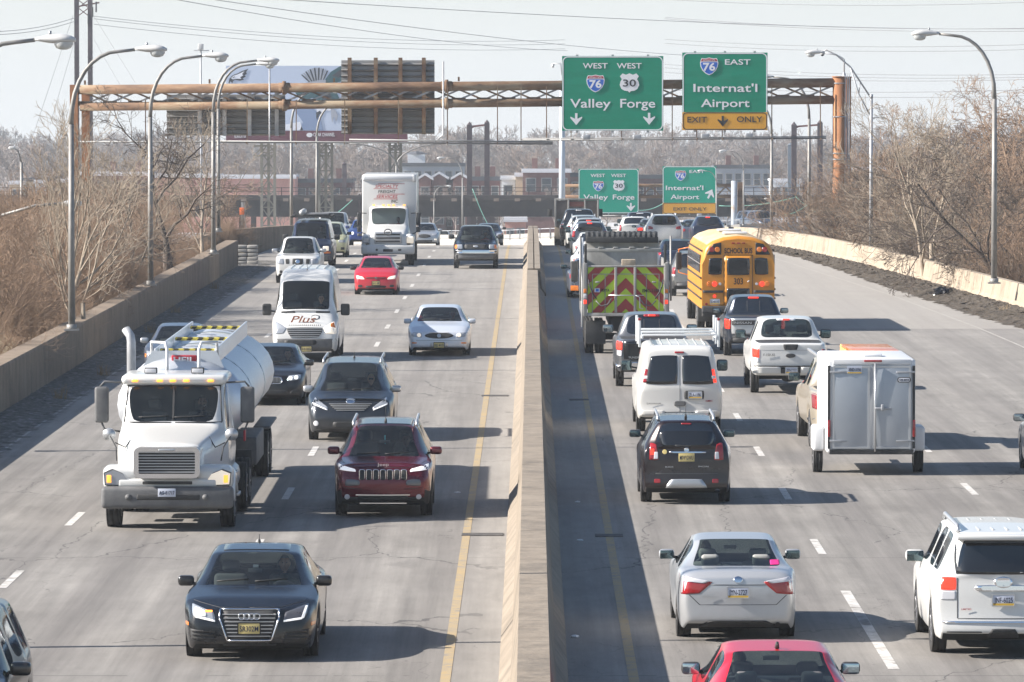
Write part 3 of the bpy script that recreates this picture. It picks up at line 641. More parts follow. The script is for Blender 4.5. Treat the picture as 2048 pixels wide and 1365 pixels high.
EDK = mat('eagle_dark', (.03, .035, .045), .6); ETL = mat('eagle_teal', (.015, .075, .09), .6); EGR = mat('eagle_grey', (.33, .35, .4), .6); PBL = mat('poster_blue', (.2, .27, .42), .6); PWH = mat('poster_white', (.72, .74, .8), .6)
def flat(pts, m, name, y=-.02, d=.012): mb = MB(); mb.prism([(X(p), Z(q)) for p, q in pts], y-d, y); return mb.build(name, m, bb)
# left emblem: an eagle's head in profile, feathers swept back to the right
flat([(457, 166), (459, 158), (464, 152), (470, 149), (476, 147), (483, 143), (497, 138), (492, 145), (494, 148), (489, 151), (492, 154), (485, 157), (488, 160), (480, 162), (470, 160), (466, 163), (465, 167), (461, 163), (459, 168)], EDK, 'eagle_emblem')
flat([(462, 157), (467, 152), (476, 149), (489, 143), (484, 149), (487, 151), (480, 155), (483, 158), (474, 158), (466, 159)], PWH, 'eagle_emblem_feathers', -.035)
flat([(464, 156), (470, 153), (468, 156)], EDK, 'eagle_emblem_eye', -.05)
# flying eagle: near wing fan, dark wing, body, head, talons
for i in range(13):
    t = i/12; ax = lerp(603, 655, t); ay = 158-22*math.sin(math.pi*(.12+.62*t)); bx = lerp(625, 642, t)
    flat([(ax-1.4, ay), (ax+1.8, ay-.5), (bx+2, 170), (bx-1, 171)], EDK if i % 2 == 0 else EGR, 'wing_feather')
flat([(612, 166), (640, 160), (652, 160), (650, 176), (624, 177)], EGR, 'eagle_wing_base', -.03)
flat([(650, 160), (662, 144), (680, 133), (700, 134), (700, 160), (676, 165), (655, 178)], ETL, 'eagle_wing'); flat([(664, 152), (680, 140), (690, 139), (678, 156)], EDK, 'wing_shade', -.035)
flat([(590, 186), (612, 180), (640, 178), (655, 176), (672, 182), (680, 200), (668, 208), (645, 206), (625, 196), (606, 204)], ETL, 'eagle_body'); flat([(636, 184), (656, 180), (664, 196), (648, 203)], EDK, 'body_shade', -.035)
flat([(640, 206), (662, 205), (668, 214), (660, 222), (650, 221), (640, 227), (634, 240), (632, 228), (635, 214)], PWH, 'eagle_head'); flat([(632, 226), (640, 222), (643, 226), (637, 231), (633, 240)], EDK, 'eagle_beak', -.035); flat([(646, 214), (652, 213), (650, 217)], EDK, 'eagle_eye', -.035)
flat([(662, 216), (672, 222), (676, 232), (672, 244), (669, 233), (664, 246), (662, 232)], EGR, 'eagle_talons')
flat([(590, 204), (612, 203), (640, 230), (646, 261), (600, 261), (606, 245), (592, 225)], PBL, 'poster_field'); flat([(568, 250), (600, 244), (606, 261), (568, 261)], PWH, 'poster_clouds')
mb = MB()
for px, w_ in ((535, 26), (650, 26), (790, 22)):
    for q in (-w_/2, 0, w_/2):
        xx = X(px+q); mb.box(xx-.12, xx+.12, 1.0+(.9 if q == 0 else 0), 1.3+(.9 if q == 0 else 0), -b.z, Z(286))
    k = 0; zz = -b.z
    while zz < Z(300): 
        x0, x1 = X(px-w_/2), X(px+w_/2); mb.bar((x0, 1.1, zz), (x1, 1.1, zz+1.6), .1, .1); mb.bar((x1, 1.15, zz), (x0, 1.15, zz+1.6), .1, .1); mb.bar((x0, 1.1, zz+1.6), (x1, 1.1, zz+1.6), .09, .09); zz += 1.6
    x0 = X(px-w_/2-(16 if px == 535 else 4)); x1 = X(px+w_/2+3); z0 = Z(312 if px < 700 else 300); mb.bar((x0, 1.1, z0), (x1, 1.1, z0), .14, .14); mb.bar((x0, 1.1, Z(292)), (x1, 1.1, Z(292)), .14, .14); mb.bar((x0, 1.1, z0), (x0+.9, 1.1, Z(292)), .1, .1); mb.bar((x0+.9, 1.1, z0), (x1, 1.1, Z(292)), .1, .1)
mb.build('lattice_legs', noisy('old_lattice', [(.3, (.12, .12, .1)), (.7, (.24, .22, .18))], 1, .8, 0), bb)
mb = MB(); mb.box(X(455), X(870), -1.0, -.1, Z(287), Z(286)); mb.build('catwalk', M_SBACK, bb)
ms = thing('sensor_mast', (at(402, 300, 400).x, 400, 0), 'thin mast with white sensor box beside the third left lamp', 'mast'); zt = at(0, 100, 400).z
mb = MB(); mb.tube([(0, 0, 0), (0, 0, zt)], .07, 6); mb.build('pole', M_GALV, ms); mb = MB(); mb.box(-.2, .2, -.2, .2, zt, zt+.45, 0, .05); mb.box(-.5, .6, -.06, .06, zt-.1, zt-.02); mb.build('sensor_box', M_LAMPH, ms)
# ---------------- transmission towers and wires ----------------
M_TOW = noisy('tower_steel', [(.3, (.03, .022, .03)), (.7, (.08, .055, .06))], 1, .8, 0); M_WIRE = mat('wire', (.16, .16, .17), .6)
TY = 520.0; tw = thing('transmission_tower', (at(168, 300, TY).x, TY, 0), 'dark twin mast power tower behind the left street lamps', 'power tower')
for px in (154, 181):
    dx = at(px, 300, TY).x-at(168, 300, TY).x; mb = MB(); mb.box(dx-.22, dx+.22, -.2, .2, 0, at(0, -60, TY).z)
    zz = 2
    while zz < 20: mb.box(dx-.26, dx+.26, -.24, .24, zz, zz+.05); zz += .5
    mb.build('mast', M_TOW, tw)
mb = MB(); xa, xb = [at(q, 0, TY).x-at(168, 0, TY).x for q in (154, 181)]
for py in (-2, 14, -22): z0 = at(0, py, TY).z; mb.bar((xa, 0, z0), (xb+.9, 0, z0+.4), .12, .14); mb.bar((xa, 0, z0), (xb, 0, z0-1.0), .08, .08); mb.bar((xb, 0, z0), (xa, 0, z0-1.0), .08, .08)
mb.build('crossarm', mat('red_rust_paint', (.16, .05, .04), .7), tw)
for dx, py in ((1.0, 4), (.5, 14), (-.1, 28)):
    mb = MB(); z1 = at(0, py, TY).z; prof = []
    for i in range(9): prof += [(.05, -i*.12), (.11, -i*.12-.05)]
    mb.lathe(prof, 8, 0, 'z', (xb+dx*.7-.1, -.2, z1)); mb.build('insulator', M_BLACK, tw)
def wire(a, b, sag, label, grp, r=.022):
    mb = MB(); a = Vector(a); b = Vector(b); mb.tube([a.lerp(b, i/24)-Vector((0, 0, sag*4*(i/24)*(1-i/24))) for i in range(25)], r, 4, 0, False)
    return tag(mb.build('power_line', M_WIRE), label, 'power line', grp)
TX = at(190, 30, TY).x
for i, (y0, y1, y2) in enumerate(((33, 118, 0), (38, 126, 0), (49, 136, 0))):
    wire(at(188, y0, TY), at(1130, y1-38, 700), 1.0, ('highest', 'middle', 'lowest')[i]+' of the three thin wires running right from the dark tower', 'wires from the twin mast tower', .022)
for i, (y0, y1) in enumerate(((62, 36), (68, 43))): wire(at(-20, y0+2, 420), at(150, y1, TY), .3, ('upper', 'lower')[i]+' thin wire from the left edge to the dark tower', 'wires left of the tower', .025)
for i, (xa_, ya_, xb_, yb_) in enumerate(((355, 0, 1135, 102), (430, 0, 1500, 118), (500, -5, 2060, 58))):
    wire(at(xa_, ya_, 330), at(xb_, yb_, 640), .6, ('dark wire sloping from above the billboard to the large sign', 'thinner wire sloping above the billboard and both green signs', 'faint wire crossing the top middle of the sky')[i], 'wires over the road', .021)
for i, (ya_, yb_) in enumerate(((0, 3), (36, 56), (39, 62), (80, 88), (88, 98), (130, 148), (137, 154), (146, 158), (172, 178), (180, 190))):
    wire(at(1330, ya_-1, 560), at(2100, yb_, 480), .5, ('topmost','second','third','fourth','fifth','sixth','seventh','eighth','ninth','lowest')[i]+' of ten faint thin wires crossing the right hand sky', 'sagging wires on the right', .024)
for i, (x0, y0, x1, y1) in enumerate(((146, 32, 60, 290), (150, 80, 100, 250), (186, 30, 270, 165), (188, 80, 240, 170))):
    wire(at(x0, y0, TY), at(x1, y1, 500), 0, 'slanting thin guy wire '+('left of the tower, outer', 'left of the tower, inner', 'right of the tower, outer', 'right of the tower, inner')[i], 'guy wires of the tower', .02)
# ---------------- railway viaduct ----------------
VY = 560.0; vz = lambda py: at(1024, py, VY).z; vx = lambda px: at(px, 400, VY).x
rv = thing('railway_viaduct', (0, VY, 0), 'dark riveted steel railway viaduct crossing behind the traffic', 'bridge')
mb = MB(); mb.box(vx(-200), vx(2250), 0, .5, vz(430), vz(400)); mb.box(vx(-200), vx(2250), -.25, .7, vz(434), vz(429))
for i in range(110):
    x = vx(-200)+i*1.17; mb.box(x-.05, x+.05, -.12, 0, vz(430), vz(400))
mb.build('girder', M_DKSTEEL, rv)
mb = MB(); mb.box(vx(-200), vx(2250), -.7, 6, vz(399.8), vz(391)); mb.build('deck', M_DKSTEEL, rv)
mb = MB()
for i in range(60): x = vx(-190)+i*2.2; mb.box(x, x+.55, -.95, -.72, vz(403), vz(397))
mb.build('sleeper_ends', noisy('old_timber', [(.3, (.14, .1, .08)), (.7, (.25, .2, .16))], 2, .9, 0), rv)
mb = MB()
for py in (376, 383): mb.box(vx(-200), vx(2250), -.66, -.62, vz(py)-.03, vz(py)+.03)
for i in range(56): x = vx(-200)+i*2.35; mb.box(x-.04, x+.04, -.68, -.6, vz(391)+.001, vz(375))
mb.build('railing', M_DKSTEEL, rv)
for px in (495, 722, 935, 972, 1590, 1150):
    mb = MB(); x = vx(px); top = vz(434.2)
    if px == 722: mb.box(x-.25, x-.05, -.35, 0, 0, vz(388)); mb.box(x+.05, x+.9, -.6, -.2, 0, vz(387)); mb.bar((x, 0, vz(450)), (x-1.7, 0, vz(432)), .15, .15)
    else: mb.box(x-.9, x-.35, -.2, .4, 0, top); mb.box(x+.35, x+.9, -.2, .4, 0, top); mb.box(x-.35, x+.35, 0, .3, 0, 1.4)
    mb.build('pier', noisy('brown_steel', [(.3, (.03, .022, .02)), (.7, (.07, .045, .04))], 1, .85, 0), rv)
def portal(xl, xr, ytop, ybar, Yd, label):
    r = thing('catenary_portal', (0, Yd, 0), label, 'rail portal', 'portals over the railway'); f = lambda px, py: at(px, py, Yd)
    for px in (xl, xr):
        a = f(px, ytop-(0 if px == xr else -4)); mb = MB(); mb.box(a.x-.28, a.x+.28, -.25, .25, 0, a.z); mb.lathe([(.28, 0), (0, .35)], 8, 0, 'z', (a.x, 0, a.z)); mb.build('mast', M_TOW, r)
    a = f(xl, ybar); b = f(xr, ybar-4); mb = MB(); mb.bar((a.x, 0, a.z), (b.x, 0, b.z), .15, .2); mb.bar((a.x, 0, a.z-.3), (a.x+.5, 0, a.z), .1, .1); mb.build('crossbeam', mat('red_rust_paint', ()), r)
portal(939, 974, 246, 254, 575, 'pair of dark masts joined by a beam left of the large green sign'); portal(1588, 1640, 246, 254, 575, 'pair of dark masts joined by a beam left of the rusty column')
for px, py, Yd, w_, lab in ((1581, 290, 600, .3, 'single grey mast left of the right mast pair'), (689, 328, 640, .25, 'short dark post above the black work van'), (1610, 367, 600, .3, 'short dark red post between the two right masts')):
    mb = MB(); q = at(px, py, Yd); mb.box(q.x-w_, q.x+w_, Yd-.2, Yd+.2, 0, q.z); mb.lathe([(w_, 0), (0, .25)], 6, 0, 'z', (q.x, Yd, q.z)); tag(mb.build('mast', M_TOW if px != 1581 else mat('grey_mast', (.14, .17, .2), .7)), lab, 'mast')
# green construction cables
M_CAB = mat('green_cable', (.2, .5, .4), .6)
for i, (x0, y0, x1, y1, lab) in enumerate(((945, 378, 985, 465, 'green cable slanting down right of the lamp behind the dark pickup'), (705, 400, 610, 465, 'green cable slanting down towards the work van'), (1270, 420, 1330, 405, 'upper green cable between the two farther signs'), (1270, 434, 1330, 428, 'lower green cable between the two farther signs'), (1438, 412, 1590, 395, 'green cable right of the farther airport sign'), (1590, 392, 1665, 440, 'green cable slanting down to the rusty column'), (1570, 430, 1625, 400, 'green cable slanting up to the right mast'), (440, 462, 600, 455, 'green cable low behind the slab stack'), (440, 455, 560, 475, 'lower green cable behind the slab stack'))):
    Yd = 500; mb = MB(); a = at(x0, y0, Yd); b = at(x1, y1, Yd); mb.tube([a.lerp(b, k/12)-Vector((0, 0, .3*4*(k/12)*(1-k/12))) for k in range(13)], .032, 5); tag(mb.build('green_cable', M_CAB), lab, 'cable', 'green cables by the viaduct')
# orange-tagged post at left
ps = thing('marker_post', (at(492, 470, 300).x, 300, 3.5), 'leaning sign post with orange flag beyond the left wall', 'post'); b = at(484, 405, 300)-ps.location; c = at(497, 490, 300)-ps.location
mb = MB(); mb.bar((c.x, 0, c.z), (b.x, 0, b.z), .08, .05); mb.build('post', M_GALV, ps); mb = MB(); mb.box(b.x-.05, b.x+.2, -.02, .02, b.z-1.3, b.z, 0, .01); mb.build('sign_plate', M_SBACK, ps); mb = MB(); q = at(484, 423, 300)-ps.location; mb.box(q.x-.13, q.x+.13, -.08, -.03, q.z-.2, q.z+.2, 0, .02); mb.build('flag', mat('orange', (.8, .16, .03), .6), ps)
# ---------------- elevated ramp ----------------
rp = thing('ramp_viaduct', (0, 0, 0), 'curved pale concrete ramp bridge with pipe railing behind the traffic', 'bridge')
RT = [(560, 476, 560), (700, 466, 500), (880, 470, 440), (1000, 470, 415), (1100, 466, 405), (1240, 462, 398), (1350, 456, 392), (1480, 449, 390), (1600, 444, 392), (1700, 440, 400), (1850, 436, 420), (2100, 430, 460)]
def ramp_sec(zo, dy): return [at(px, py, Yd)+Vector((0, dy, zo)) for px, py, Yd in RT]
def sweep(name, m, lo, hi, d0, d1):
    A = ramp_sec(lo, d0); B = ramp_sec(hi, d0); C_ = ramp_sec(hi, d1); D_ = ramp_sec(lo, d1); mb = MB(); vs = [p for q in zip(A, B, C_, D_) for p in q]
    fs = [(4*i+j, 4*i+(j+1) % 4, 4*i+4+(j+1) % 4, 4*i+4+j) for i in range(len(A)-1) for j in range(4)]; mb.add(vs, fs); return mb.build(name, m, rp)
sweep('parapet', M_CONC2, -.75, 0, 0, .3); sweep('deck_edge', M_CONC2, -1.05, -.755, -.15, 9); sweep('retaining_wall', M_CONC2, -5, -1.055, .4, 9); sweep('railing', M_GALV, .3, .36, .1, .16); sweep('railing', M_GALV, -.3, -.24, -.12, -.05)
mb = MB(); S = ramp_sec(0, .1)
for i in range(len(S)-1):
    for k in range(5): p = S[i].lerp(S[i+1], k/5); mb.box(p.x-.03, p.x+.03, p.y-.25, p.y+.04, p.z-.4, p.z+.36)
mb.build('railing_posts', M_GALV, rp)
# ---------------- buildings ----------------
BRICK = noisy('red_brick', [(.3, (.13, .06, .052)), (.7, (.2, .1, .085))], 1.5, .9, .2); BRICK2 = noisy('dark_brick', [(.3, (.1, .04, .04)), (.7, (.17, .07, .065))], 1.5, .9, .2); PINK = noisy('pink_render', [(.3, (.5, .24, .19)), (.7, (.6, .32, .26))], .5, .9, .1)
CREAM = mat('cream_wall', (.5, .4, .27), .8); BGREY = mat('grey_wall', (.3, .33, .37), .8); BWHITE = mat('white_wall', (.68, .69, .7), .7); ROOFD = mat('dark_roof', (.06, .065, .075), .8); ROOFS = mat('snowy_roof', (.6, .6, .62), .8); WIN = mat('window_glass', (.05, .06, .07), .15); WFR = mat('window_frame', (.33, .32, .3), .7)
def building(px0, px1, pyt, Yd, wall, roof, label, nw=3, floors=2, gable=False, depth=10, name='house', cat='house', group=None, chim=0, pyb=None, parapet=True):
    a = at(px0, pyt, Yd); b = at(px1, pyt, Yd); W = b.x-a.x; H = a.z
    r = thing(name, ((a.x+b.x)/2, Yd, 0), label, cat, group); h = H if not gable else H-W*.32
    mb = MB(); mb.box(-W/2, W/2, 0, depth, 0, h)
    if gable: mb.prism([(-W/2, h+.002), (W/2, h+.002), (0, H)], 0, depth)
    mb.build('wall', wall, r)
    mb = MB()
    if gable: 
        for s in (-1, 1): mb.prism([(s*(W/2+.3), h-.1), (0, H+.05), (0, H+.35), (s*(W/2+.3), h+.2)], -.3, depth+.3)
    else: mb.box(-W/2-.15, W/2+.15, -.2, depth+.2, h+.003, h+.28); 
    if parapet and not gable: mb.box(-W/2-.2, W/2+.2, -.35, 0-.003, h-.25, h+.0)
    rf = mb.build('roof', roof, r)
    for c in range(chim): mb = MB(); x = -W/2+W*(c+.5)/chim; mb.box(x-.35, x+.35, 2, 2.9, h+.2, h+1.6); mb.build('chimney', BRICK, rf)
    fh = 3.2
    for fl_ in range(floors):
        zt = h-1.0-fl_*fh
        if zt < 1.5: break
        for i in range(nw):
            x = -W/2+W*(i+.5)/nw; ww = min(.55, W/nw*.3); mb = MB(); mb.box(x-ww-.12, x+ww+.12, -.09, -.004, zt-1.7, zt+.1); f = mb.build('window', WFR, r)
            mb = MB(); mb.box(x-ww, x+ww, -.12, -.095, zt-1.6, zt-.82); mb.box(x-ww, x+ww, -.12, -.095, zt-.76, zt); mb.build('pane', WIN, f)
    return r
G_ = 'row houses beyond the railway'
building(20, 47, 366, 760, CREAM, ROOFS, 'cream house end at the far left edge', 1, 2, False); building(49, 68, 360, 762, CREAM, ROOFD, 'narrow cream house with dark roof at far left', 1, 2, False); building(70, 92, 364, 761, BWHITE, ROOFS, 'white narrow house third from the left edge', 1, 2); building(94, 112, 358, 762, BRICK, ROOFD, 'narrow brick house fourth from the left edge', 1, 2); building(114, 140, 362, 760, CREAM, ROOFS, 'cream house just left of the nearest lamp pole', 1, 2)
building(148, 300, 348, 700, BRICK2, ROOFS, 'long dark brick block behind the left branches', 7, 2, chim=3); building(302, 436, 352, 690, PINK, ROOFS, 'long pink walled block behind the pale bare trees', 0, 0); building(438, 590, 354, 690, PINK, ROOFS, 'pink warehouse wall behind the lattice legs', 0, 0); building(592, 705, 362, 700, BRICK2, ROOFD, 'dark brick block left of the box truck', 5, 2, chim=2)
mn = building(805, 928, 330, 800, BGREY, ROOFD, 'blue grey mansion with white rooftop cupola', 6, 2, name='mansion')
q = at(832, 330, 800); x0 = q.x-mn.location.x; mb = MB(); mb.box(x0-1.3, x0+1.3, 2, 4.6, q.z+.29, q.z+1.55); mb.build('cupola', BWHITE, mn); mb = MB(); mb.lathe([(2.0, 0), (.7, .45), (0, .5)], 4, 0, 'z', (x0, 3.3, q.z+1.555), False); mb.build('cupola_roof', ROOFD, mn)
building(838, 862, 352, 690, BRICK, ROOFS, 'brick house with snowy pointed gable right of the box truck', 1, 2, True); building(864, 892, 349, 692, BRICK, ROOFS, 'pointed gable brick house left of the lamp behind the pickup', 1, 2, True); building(893, 905, 362, 694, BRICK2, ROOFD, 'narrow dark brick house between two gables', 1, 2); building(906, 934, 350, 691, BRICK, ROOFS, 'brick house with snowy gable left of the mast pair', 1, 2, True); building(940, 1000, 358, 695, BRICK2, ROOFD, 'flat dark brick row behind the mast pair', 3, 2, chim=2)
building(1003, 1030, 356, 685, BWHITE, ROOFS, 'white walled house left of the red brick block', 1, 2); building(1031, 1045, 350, 684, CREAM, ROOFS, 'cream strip of wall beside the red brick block', 0, 0); building(1046, 1140, 342, 683, BRICK, ROOFS, 'red brick block with chimney left of the farther sign', 3, 2, chim=2); building(1141, 1160, 350, 688, BRICK2, ROOFD, 'dark brick house half hidden by the farther green sign', 1, 2)
building(1270, 1330, 354, 700, BRICK2, ROOFD, 'dark brick house between the two farther signs', 3, 2); building(1430, 1542, 334, 760, BGREY, ROOFD, 'pale grey block right of the farther airport sign', 6, 2, chim=2); building(1545, 1600, 362, 720, BWHITE, ROOFS, 'low white house left of the rusty column', 3, 1); building(1700, 1800, 338, 720, CREAM, ROOFS, 'tan house showing through the right hand branches', 4, 2); building(1802, 1900, 346, 740, BRICK2, ROOFD, 'brown house behind the right thicket', 4, 2)
building(600, 650, 470, 575, BRICK, ROOFS, 'low red brick shed seen under the viaduct', 2, 1, depth=6); building(1010, 1052, 440, 585, PINK, ROOFS, 'small red fronted building under the viaduct', 2, 2, depth=6)
building(568, 620, 286, 1300, BGREY, ROOFD, 'far dark green tower block under the billboard', 4, 3, name='tower_block', cat='tower'); building(622, 650, 294, 1290, BWHITE, ROOFS, 'far white tower block under the billboard', 2, 3, name='tower_block', cat='tower')
# ================= VEHICLES =================
RUB = noisy('tyre_rubber', [(.3, (.015, .015, .016)), (.7, (.04, .038, .036))], 4, .85, .2); RIMS = mat('rim_silver', (.45, .45, .46), .35, .8); RIMD = mat('rim_dark', (.08, .08, .085), .5, .5)
PLAS = noisy('dark_trim', [(.3, (.018, .018, .019)), (.7, (.045, .045, .045))], 4, .65, .1); PGREY = noisy('grey_trim', [(.3, (.085, .087, .09)), (.7, (.14, .14, .14))], 4, .65, .1); CHROME = mat('chrome', (.75, .76, .78), .12, 1); SATIN = mat('satin_silver', (.5, .51, .52), .35, .6)
GW = glass('windscreen_glass', (.8, .9, .87), .02); GS = glass('side_glass', (.4, .44, .43), .1); GT = glass('tinted_glass', (.05, .055, .06), .16); GD = mat('dark_glass', (.012, .014, .017), .08, 0, .5)
HLC = mat('headlamp_clear', (.36, .38, .41), .12, .2, .8); HLD = mat('headlamp_dark', (.1, .1, .11), .15, .2, .8); LIT = mat('lit_headlamp', (.9, .85, .75), .2, 0, 0, (1, .82, .6), .2); LITW = mat('lit_white_lamp', (.9, .9, .9), .2, 0, 0, (1, .97, .92), .2)
TLR = mat('tail_red', (.3, .012, .015), .15, 0, .8); TLB = mat('tail_lit', (.7, .02, .01), .2, 0, 0, (1, .06, .03), .6); AMB = mat('amber_lens', (.75, .2, .02), .2, 0, .5); AMBL = mat('amber_lit', (.9, .35, .05), .2, 0, 0, (1, .35, .05), .8); WLENS = mat('white_lens', (.6, .6, .62), .2, 0, .5)
SEATD = mat('seat_dark', (.11, .11, .112), .85); SEATG = mat('seat_grey', (.3, .3, .28), .85); DASH = mat('dashboard', (.09, .092, .094), .8)
PLY = mat('plate_yellow', (.62, .5, .2), .5); PLW = mat('plate_white', (.55, .58, .66), .5); PLT = mat('plate_ink', (.02, .025, .06), .5); PLG = mat('plate_gold', (.65, .42, .06), .5); FRAMEB = mat('plate_frame', (.02, .02, .02), .5)
UNDER = mat('underbody', (.012, .012, .012), .9)
WHEELS = {}
def wheel_mesh(r, wd, rim):
    k = (round(r, 2), round(wd, 2), rim.name)
    if k in WHEELS: return WHEELS[k]
    mb = MB(); h = wd/2; prof = [(r*.62, -h*.9), (r*.8, -h), (r*.95, -h*.95), (r, -h*.75)]
    for g_ in (-.5, 0, .5): prof += [(r, (g_-.08)*wd*.8), (r-.014, (g_-.05)*wd*.8), (r-.014, (g_+.05)*wd*.8), (r, (g_+.08)*wd*.8)]
    prof += [(r, h*.75), (r*.95, h*.95), (r*.8, h), (r*.62, h*.9)]; mb.lathe(prof, 26, 0, 'x'); tm = mb.mesh('wheel', RUB)
    mb = MB(); mb.lathe([(r*.63, -h*.85), (r*.63, h*.85)], 22, 0, 'x')
    for s in (-1, 1):
        mb.lathe([(r*.63, s*h*.85), (r*.56, s*h*.8), (r*.54, s*h*.55)], 22, 0, 'x'); mb.lathe([(r*.14, s*h*.5), (r*.14, s*h*.72), (0, s*h*.74)], 12, 0, 'x')
        for q in range(7):
            a = 2*math.pi*q/7; mb.bar((s*h*.6, 0, 0), (s*h*.68, math.cos(a)*r*.6, math.sin(a)*r*.6), r*.16, .03)
        mb.lathe([(r*.55, s*h*.4), (0, s*h*.4)], 16, 1, 'x')
    rm = mb.mesh('rim', [rim, M_BLACK]); WHEELS[k] = (tm, rm); return tm, rm
def cage(S):
    L = S['L']; Wd = S['W']/2; top, belt, wid = S['top'], S['belt'], S.get('wid', [(0, .86), (.25, .96), (.7, 1), (L-.8, 1), (L-.2, .95), (L, .88)])
    ws = S.get('ws'); rw = S.get('rw'); sw = S.get('sw', []); gc = S.get('gc', .2); wh = S['wheels']; r = S.get('r', .33); Rr = r+.07
    ys = [0, .14, L-.14, L]+[a for a, _ in top]+[a for a, _ in belt]
    for c in wh: ys += [c-Rr-.03, c-Rr*.97, c-.66*Rr, c, c+.66*Rr, c+Rr*.97, c+Rr+.03]
    for p in ([ws] if ws else [])+([rw] if rw else [])+sw: ys += list(p)
    if ws: ys += [ws[0]-.05, ws[1]+.07]
    if rw: ys += [rw[0]-.07, rw[1]+.05]
    ys = sorted(y for y in ys if -.001 <= y <= L+.001); o = []
    key = set(round(v, 3) for p in ([ws] if ws else [])+([rw] if rw else [])+sw for v in p)
    for y in ys:
        if o and y-o[-1] < .03:
            if round(y, 3) in key and round(o[-1], 3) not in key: o[-1] = y
            continue
        o.append(y)
    ys = o; nose = S.get('nose', [(0, .03), (.25, -.02), (.6, 0), (.85, .02), (1, .1)]); tail = S.get('tail', [(0, .06), (.2, -.02), (.5, 0), (1, .06)])
    bow, bowr = S.get('bow', .12), S.get('bowr', .08); Hm = max(z for _, z in top); secs = []
    def arch(y, base):
        for c in wh:
            if abs(y-c) < Rr: return max(base, r+math.sqrt(Rr*Rr-(y-c)**2))
        return base
    for y in ys:
        w = Wd*itp(wid, y); zt = itp(top, y); zb_ = min(itp(belt, y), zt-.012); h = zt-zb_; k = max(0, min(1, (h-.05)/.38)); k = k*k*(3-2*k); wr = min(S['wr'], w-.02)
        base = gc+(.1 if (y < .1 or y > L-.1) else 0)*S.get('ramp', 1); za = arch(y, base); P = []
        for i, fr in enumerate((0, .3, .6, .82, .95)): P.append([w*fr, y, za if i >= 3 else base])
        zs = [za+(zb_-za)*f for f in (.06, .36, .68, .93)]
        mid = S.get('tuck', .97)
        for f, z in zip((mid, 1.0, 1.0, .965), zs): P.append([w*f, y, z])
        P.append([w*lerp(.925, .93, k), y, zb_]); P.append([lerp(w*.84, wr+.035, k), y, zb_+h*lerp(.45, .9, k)]); P.append([lerp(w*.72, wr-.05, k), y, zb_+h*lerp(.72, .975, k)]); P.append([lerp(w*.42, wr*.55, k), y, zb_+h*lerp(.93, .995, k)]); P.append([0, y, zt])
        for i, p in enumerate(P):
            q = 1-(p[0]/Wd)**2
            if ws and ws[0]-.06 <= y <= ws[1]+.08 and i >= 11: p[1] -= bow*q*(1 if y < ws[1]-.01 else .5)
            if rw and rw[0]-.08 <= y <= rw[1]+.06 and i >= 11: p[1] += bowr*q
            if y < .2: p[1] += itp(nose, (p[2]-gc)/max(.1, zt-gc))+(.10 if y < .01 else .05)*S.get('nb', 1)*(1-q)
            if y > L-.2: p[1] -= itp(tail, (p[2]-gc)/max(.1, zt-gc))+(.08 if y > L-.01 else .04)*S.get('tb', 1)*(1-q)
        secs.append([Vector(p) for p in P])
    V = []; rings = []
    for P in secs:
        n0 = len(V); V += P; left = [Vector((-p.x, p.y, p.z)) for p in P[1:-1]]; n1 = len(V); V += left
        rings.append([n0+i for i in range(14)]+[n1+i for i in range(len(left)-1, -1, -1)])
    Fs = []; T = []; n = 26
    def zone(i, j):
        ym = (ys[i]+ys[i+1])/2
        if ws and ws[0] < ym < ws[1]:
            if j in (11, 12, 13, 14): return 'windshield'
        if rw and rw[0] < ym < rw[1] and j in (11, 12, 13, 14): return 'rear_window'
        for q, (a, b) in enumerate(sw):
            if a < ym < b and j in (9, 16): return 'sw%d%s' % (q, 'r' if j == 9 else 'l')
        if j <= 3 or j >= 22: return 'underbody'
        if S.get('bed') and S['bed'][0] < ym < S['bed'][1] and j in (10, 11, 12, 13, 14, 15): return 'bed'
        if S.get('cladding') and j in (4, 5, 20, 21): return 'cladding'
        return 'body'
    for i in range(len(ys)-1):
        for j in range(n): Fs.append((rings[i][j], rings[i][(j+1) % n], rings[i+1][(j+1) % n], rings[i+1][j])); T.append(zone(i, j))
    def cap(P, ring, sgn):
        # grid of 9 columns x 6 rows
        idx = {}
        for c in range(-4, 5):
            a = abs(c); s = 1 if c >= 0 else -1
            for rr in range(6):
                if rr == 0: idx[c, rr] = ring[a] if c >= 0 else ring[26-a] if a else ring[0]
                elif rr == 5: ti = 13-a; idx[c, rr] = ring[ti] if c >= 0 else ring[26-ti]
                elif a == 4: idx[c, rr] = ring[4+rr] if c >= 0 else ring[26-(4+rr)]
                else:
                    t = (.06, .36, .68, .93)[rr-1]; B, Tt = P[a], P[13-a]; x = lerp(lerp(B.x, Tt.x, t), P[4+rr].x*(0, .34, .64, .86)[a], .6); z = lerp(B.z, Tt.z, t); q = 1-(x/Wd)**2
                    prof = nose if sgn < 0 else tail; zf = (z-gc)/max(.1, P[13].z-gc)
                    y = (0 if sgn < 0 else L)+(-sgn)*(itp(prof, zf)+(.10*S.get('nb', 1) if sgn < 0 else .08*S.get('tb', 1))*(1-q)); V.append(Vector((s*x, y, z))); idx[c, rr] = len(V)-1
        for c in range(-4, 4):
            for rr in range(5):
                Fs.append((idx[c, rr], idx[c+1, rr], idx[c+1, rr+1], idx[c, rr+1])); T.append('cladding' if S.get('cladding') and rr <= 0 else 'body')
    cap(secs[0], rings[0], -1); cap(secs[-1], rings[-1], 1)
    return V, Fs, T
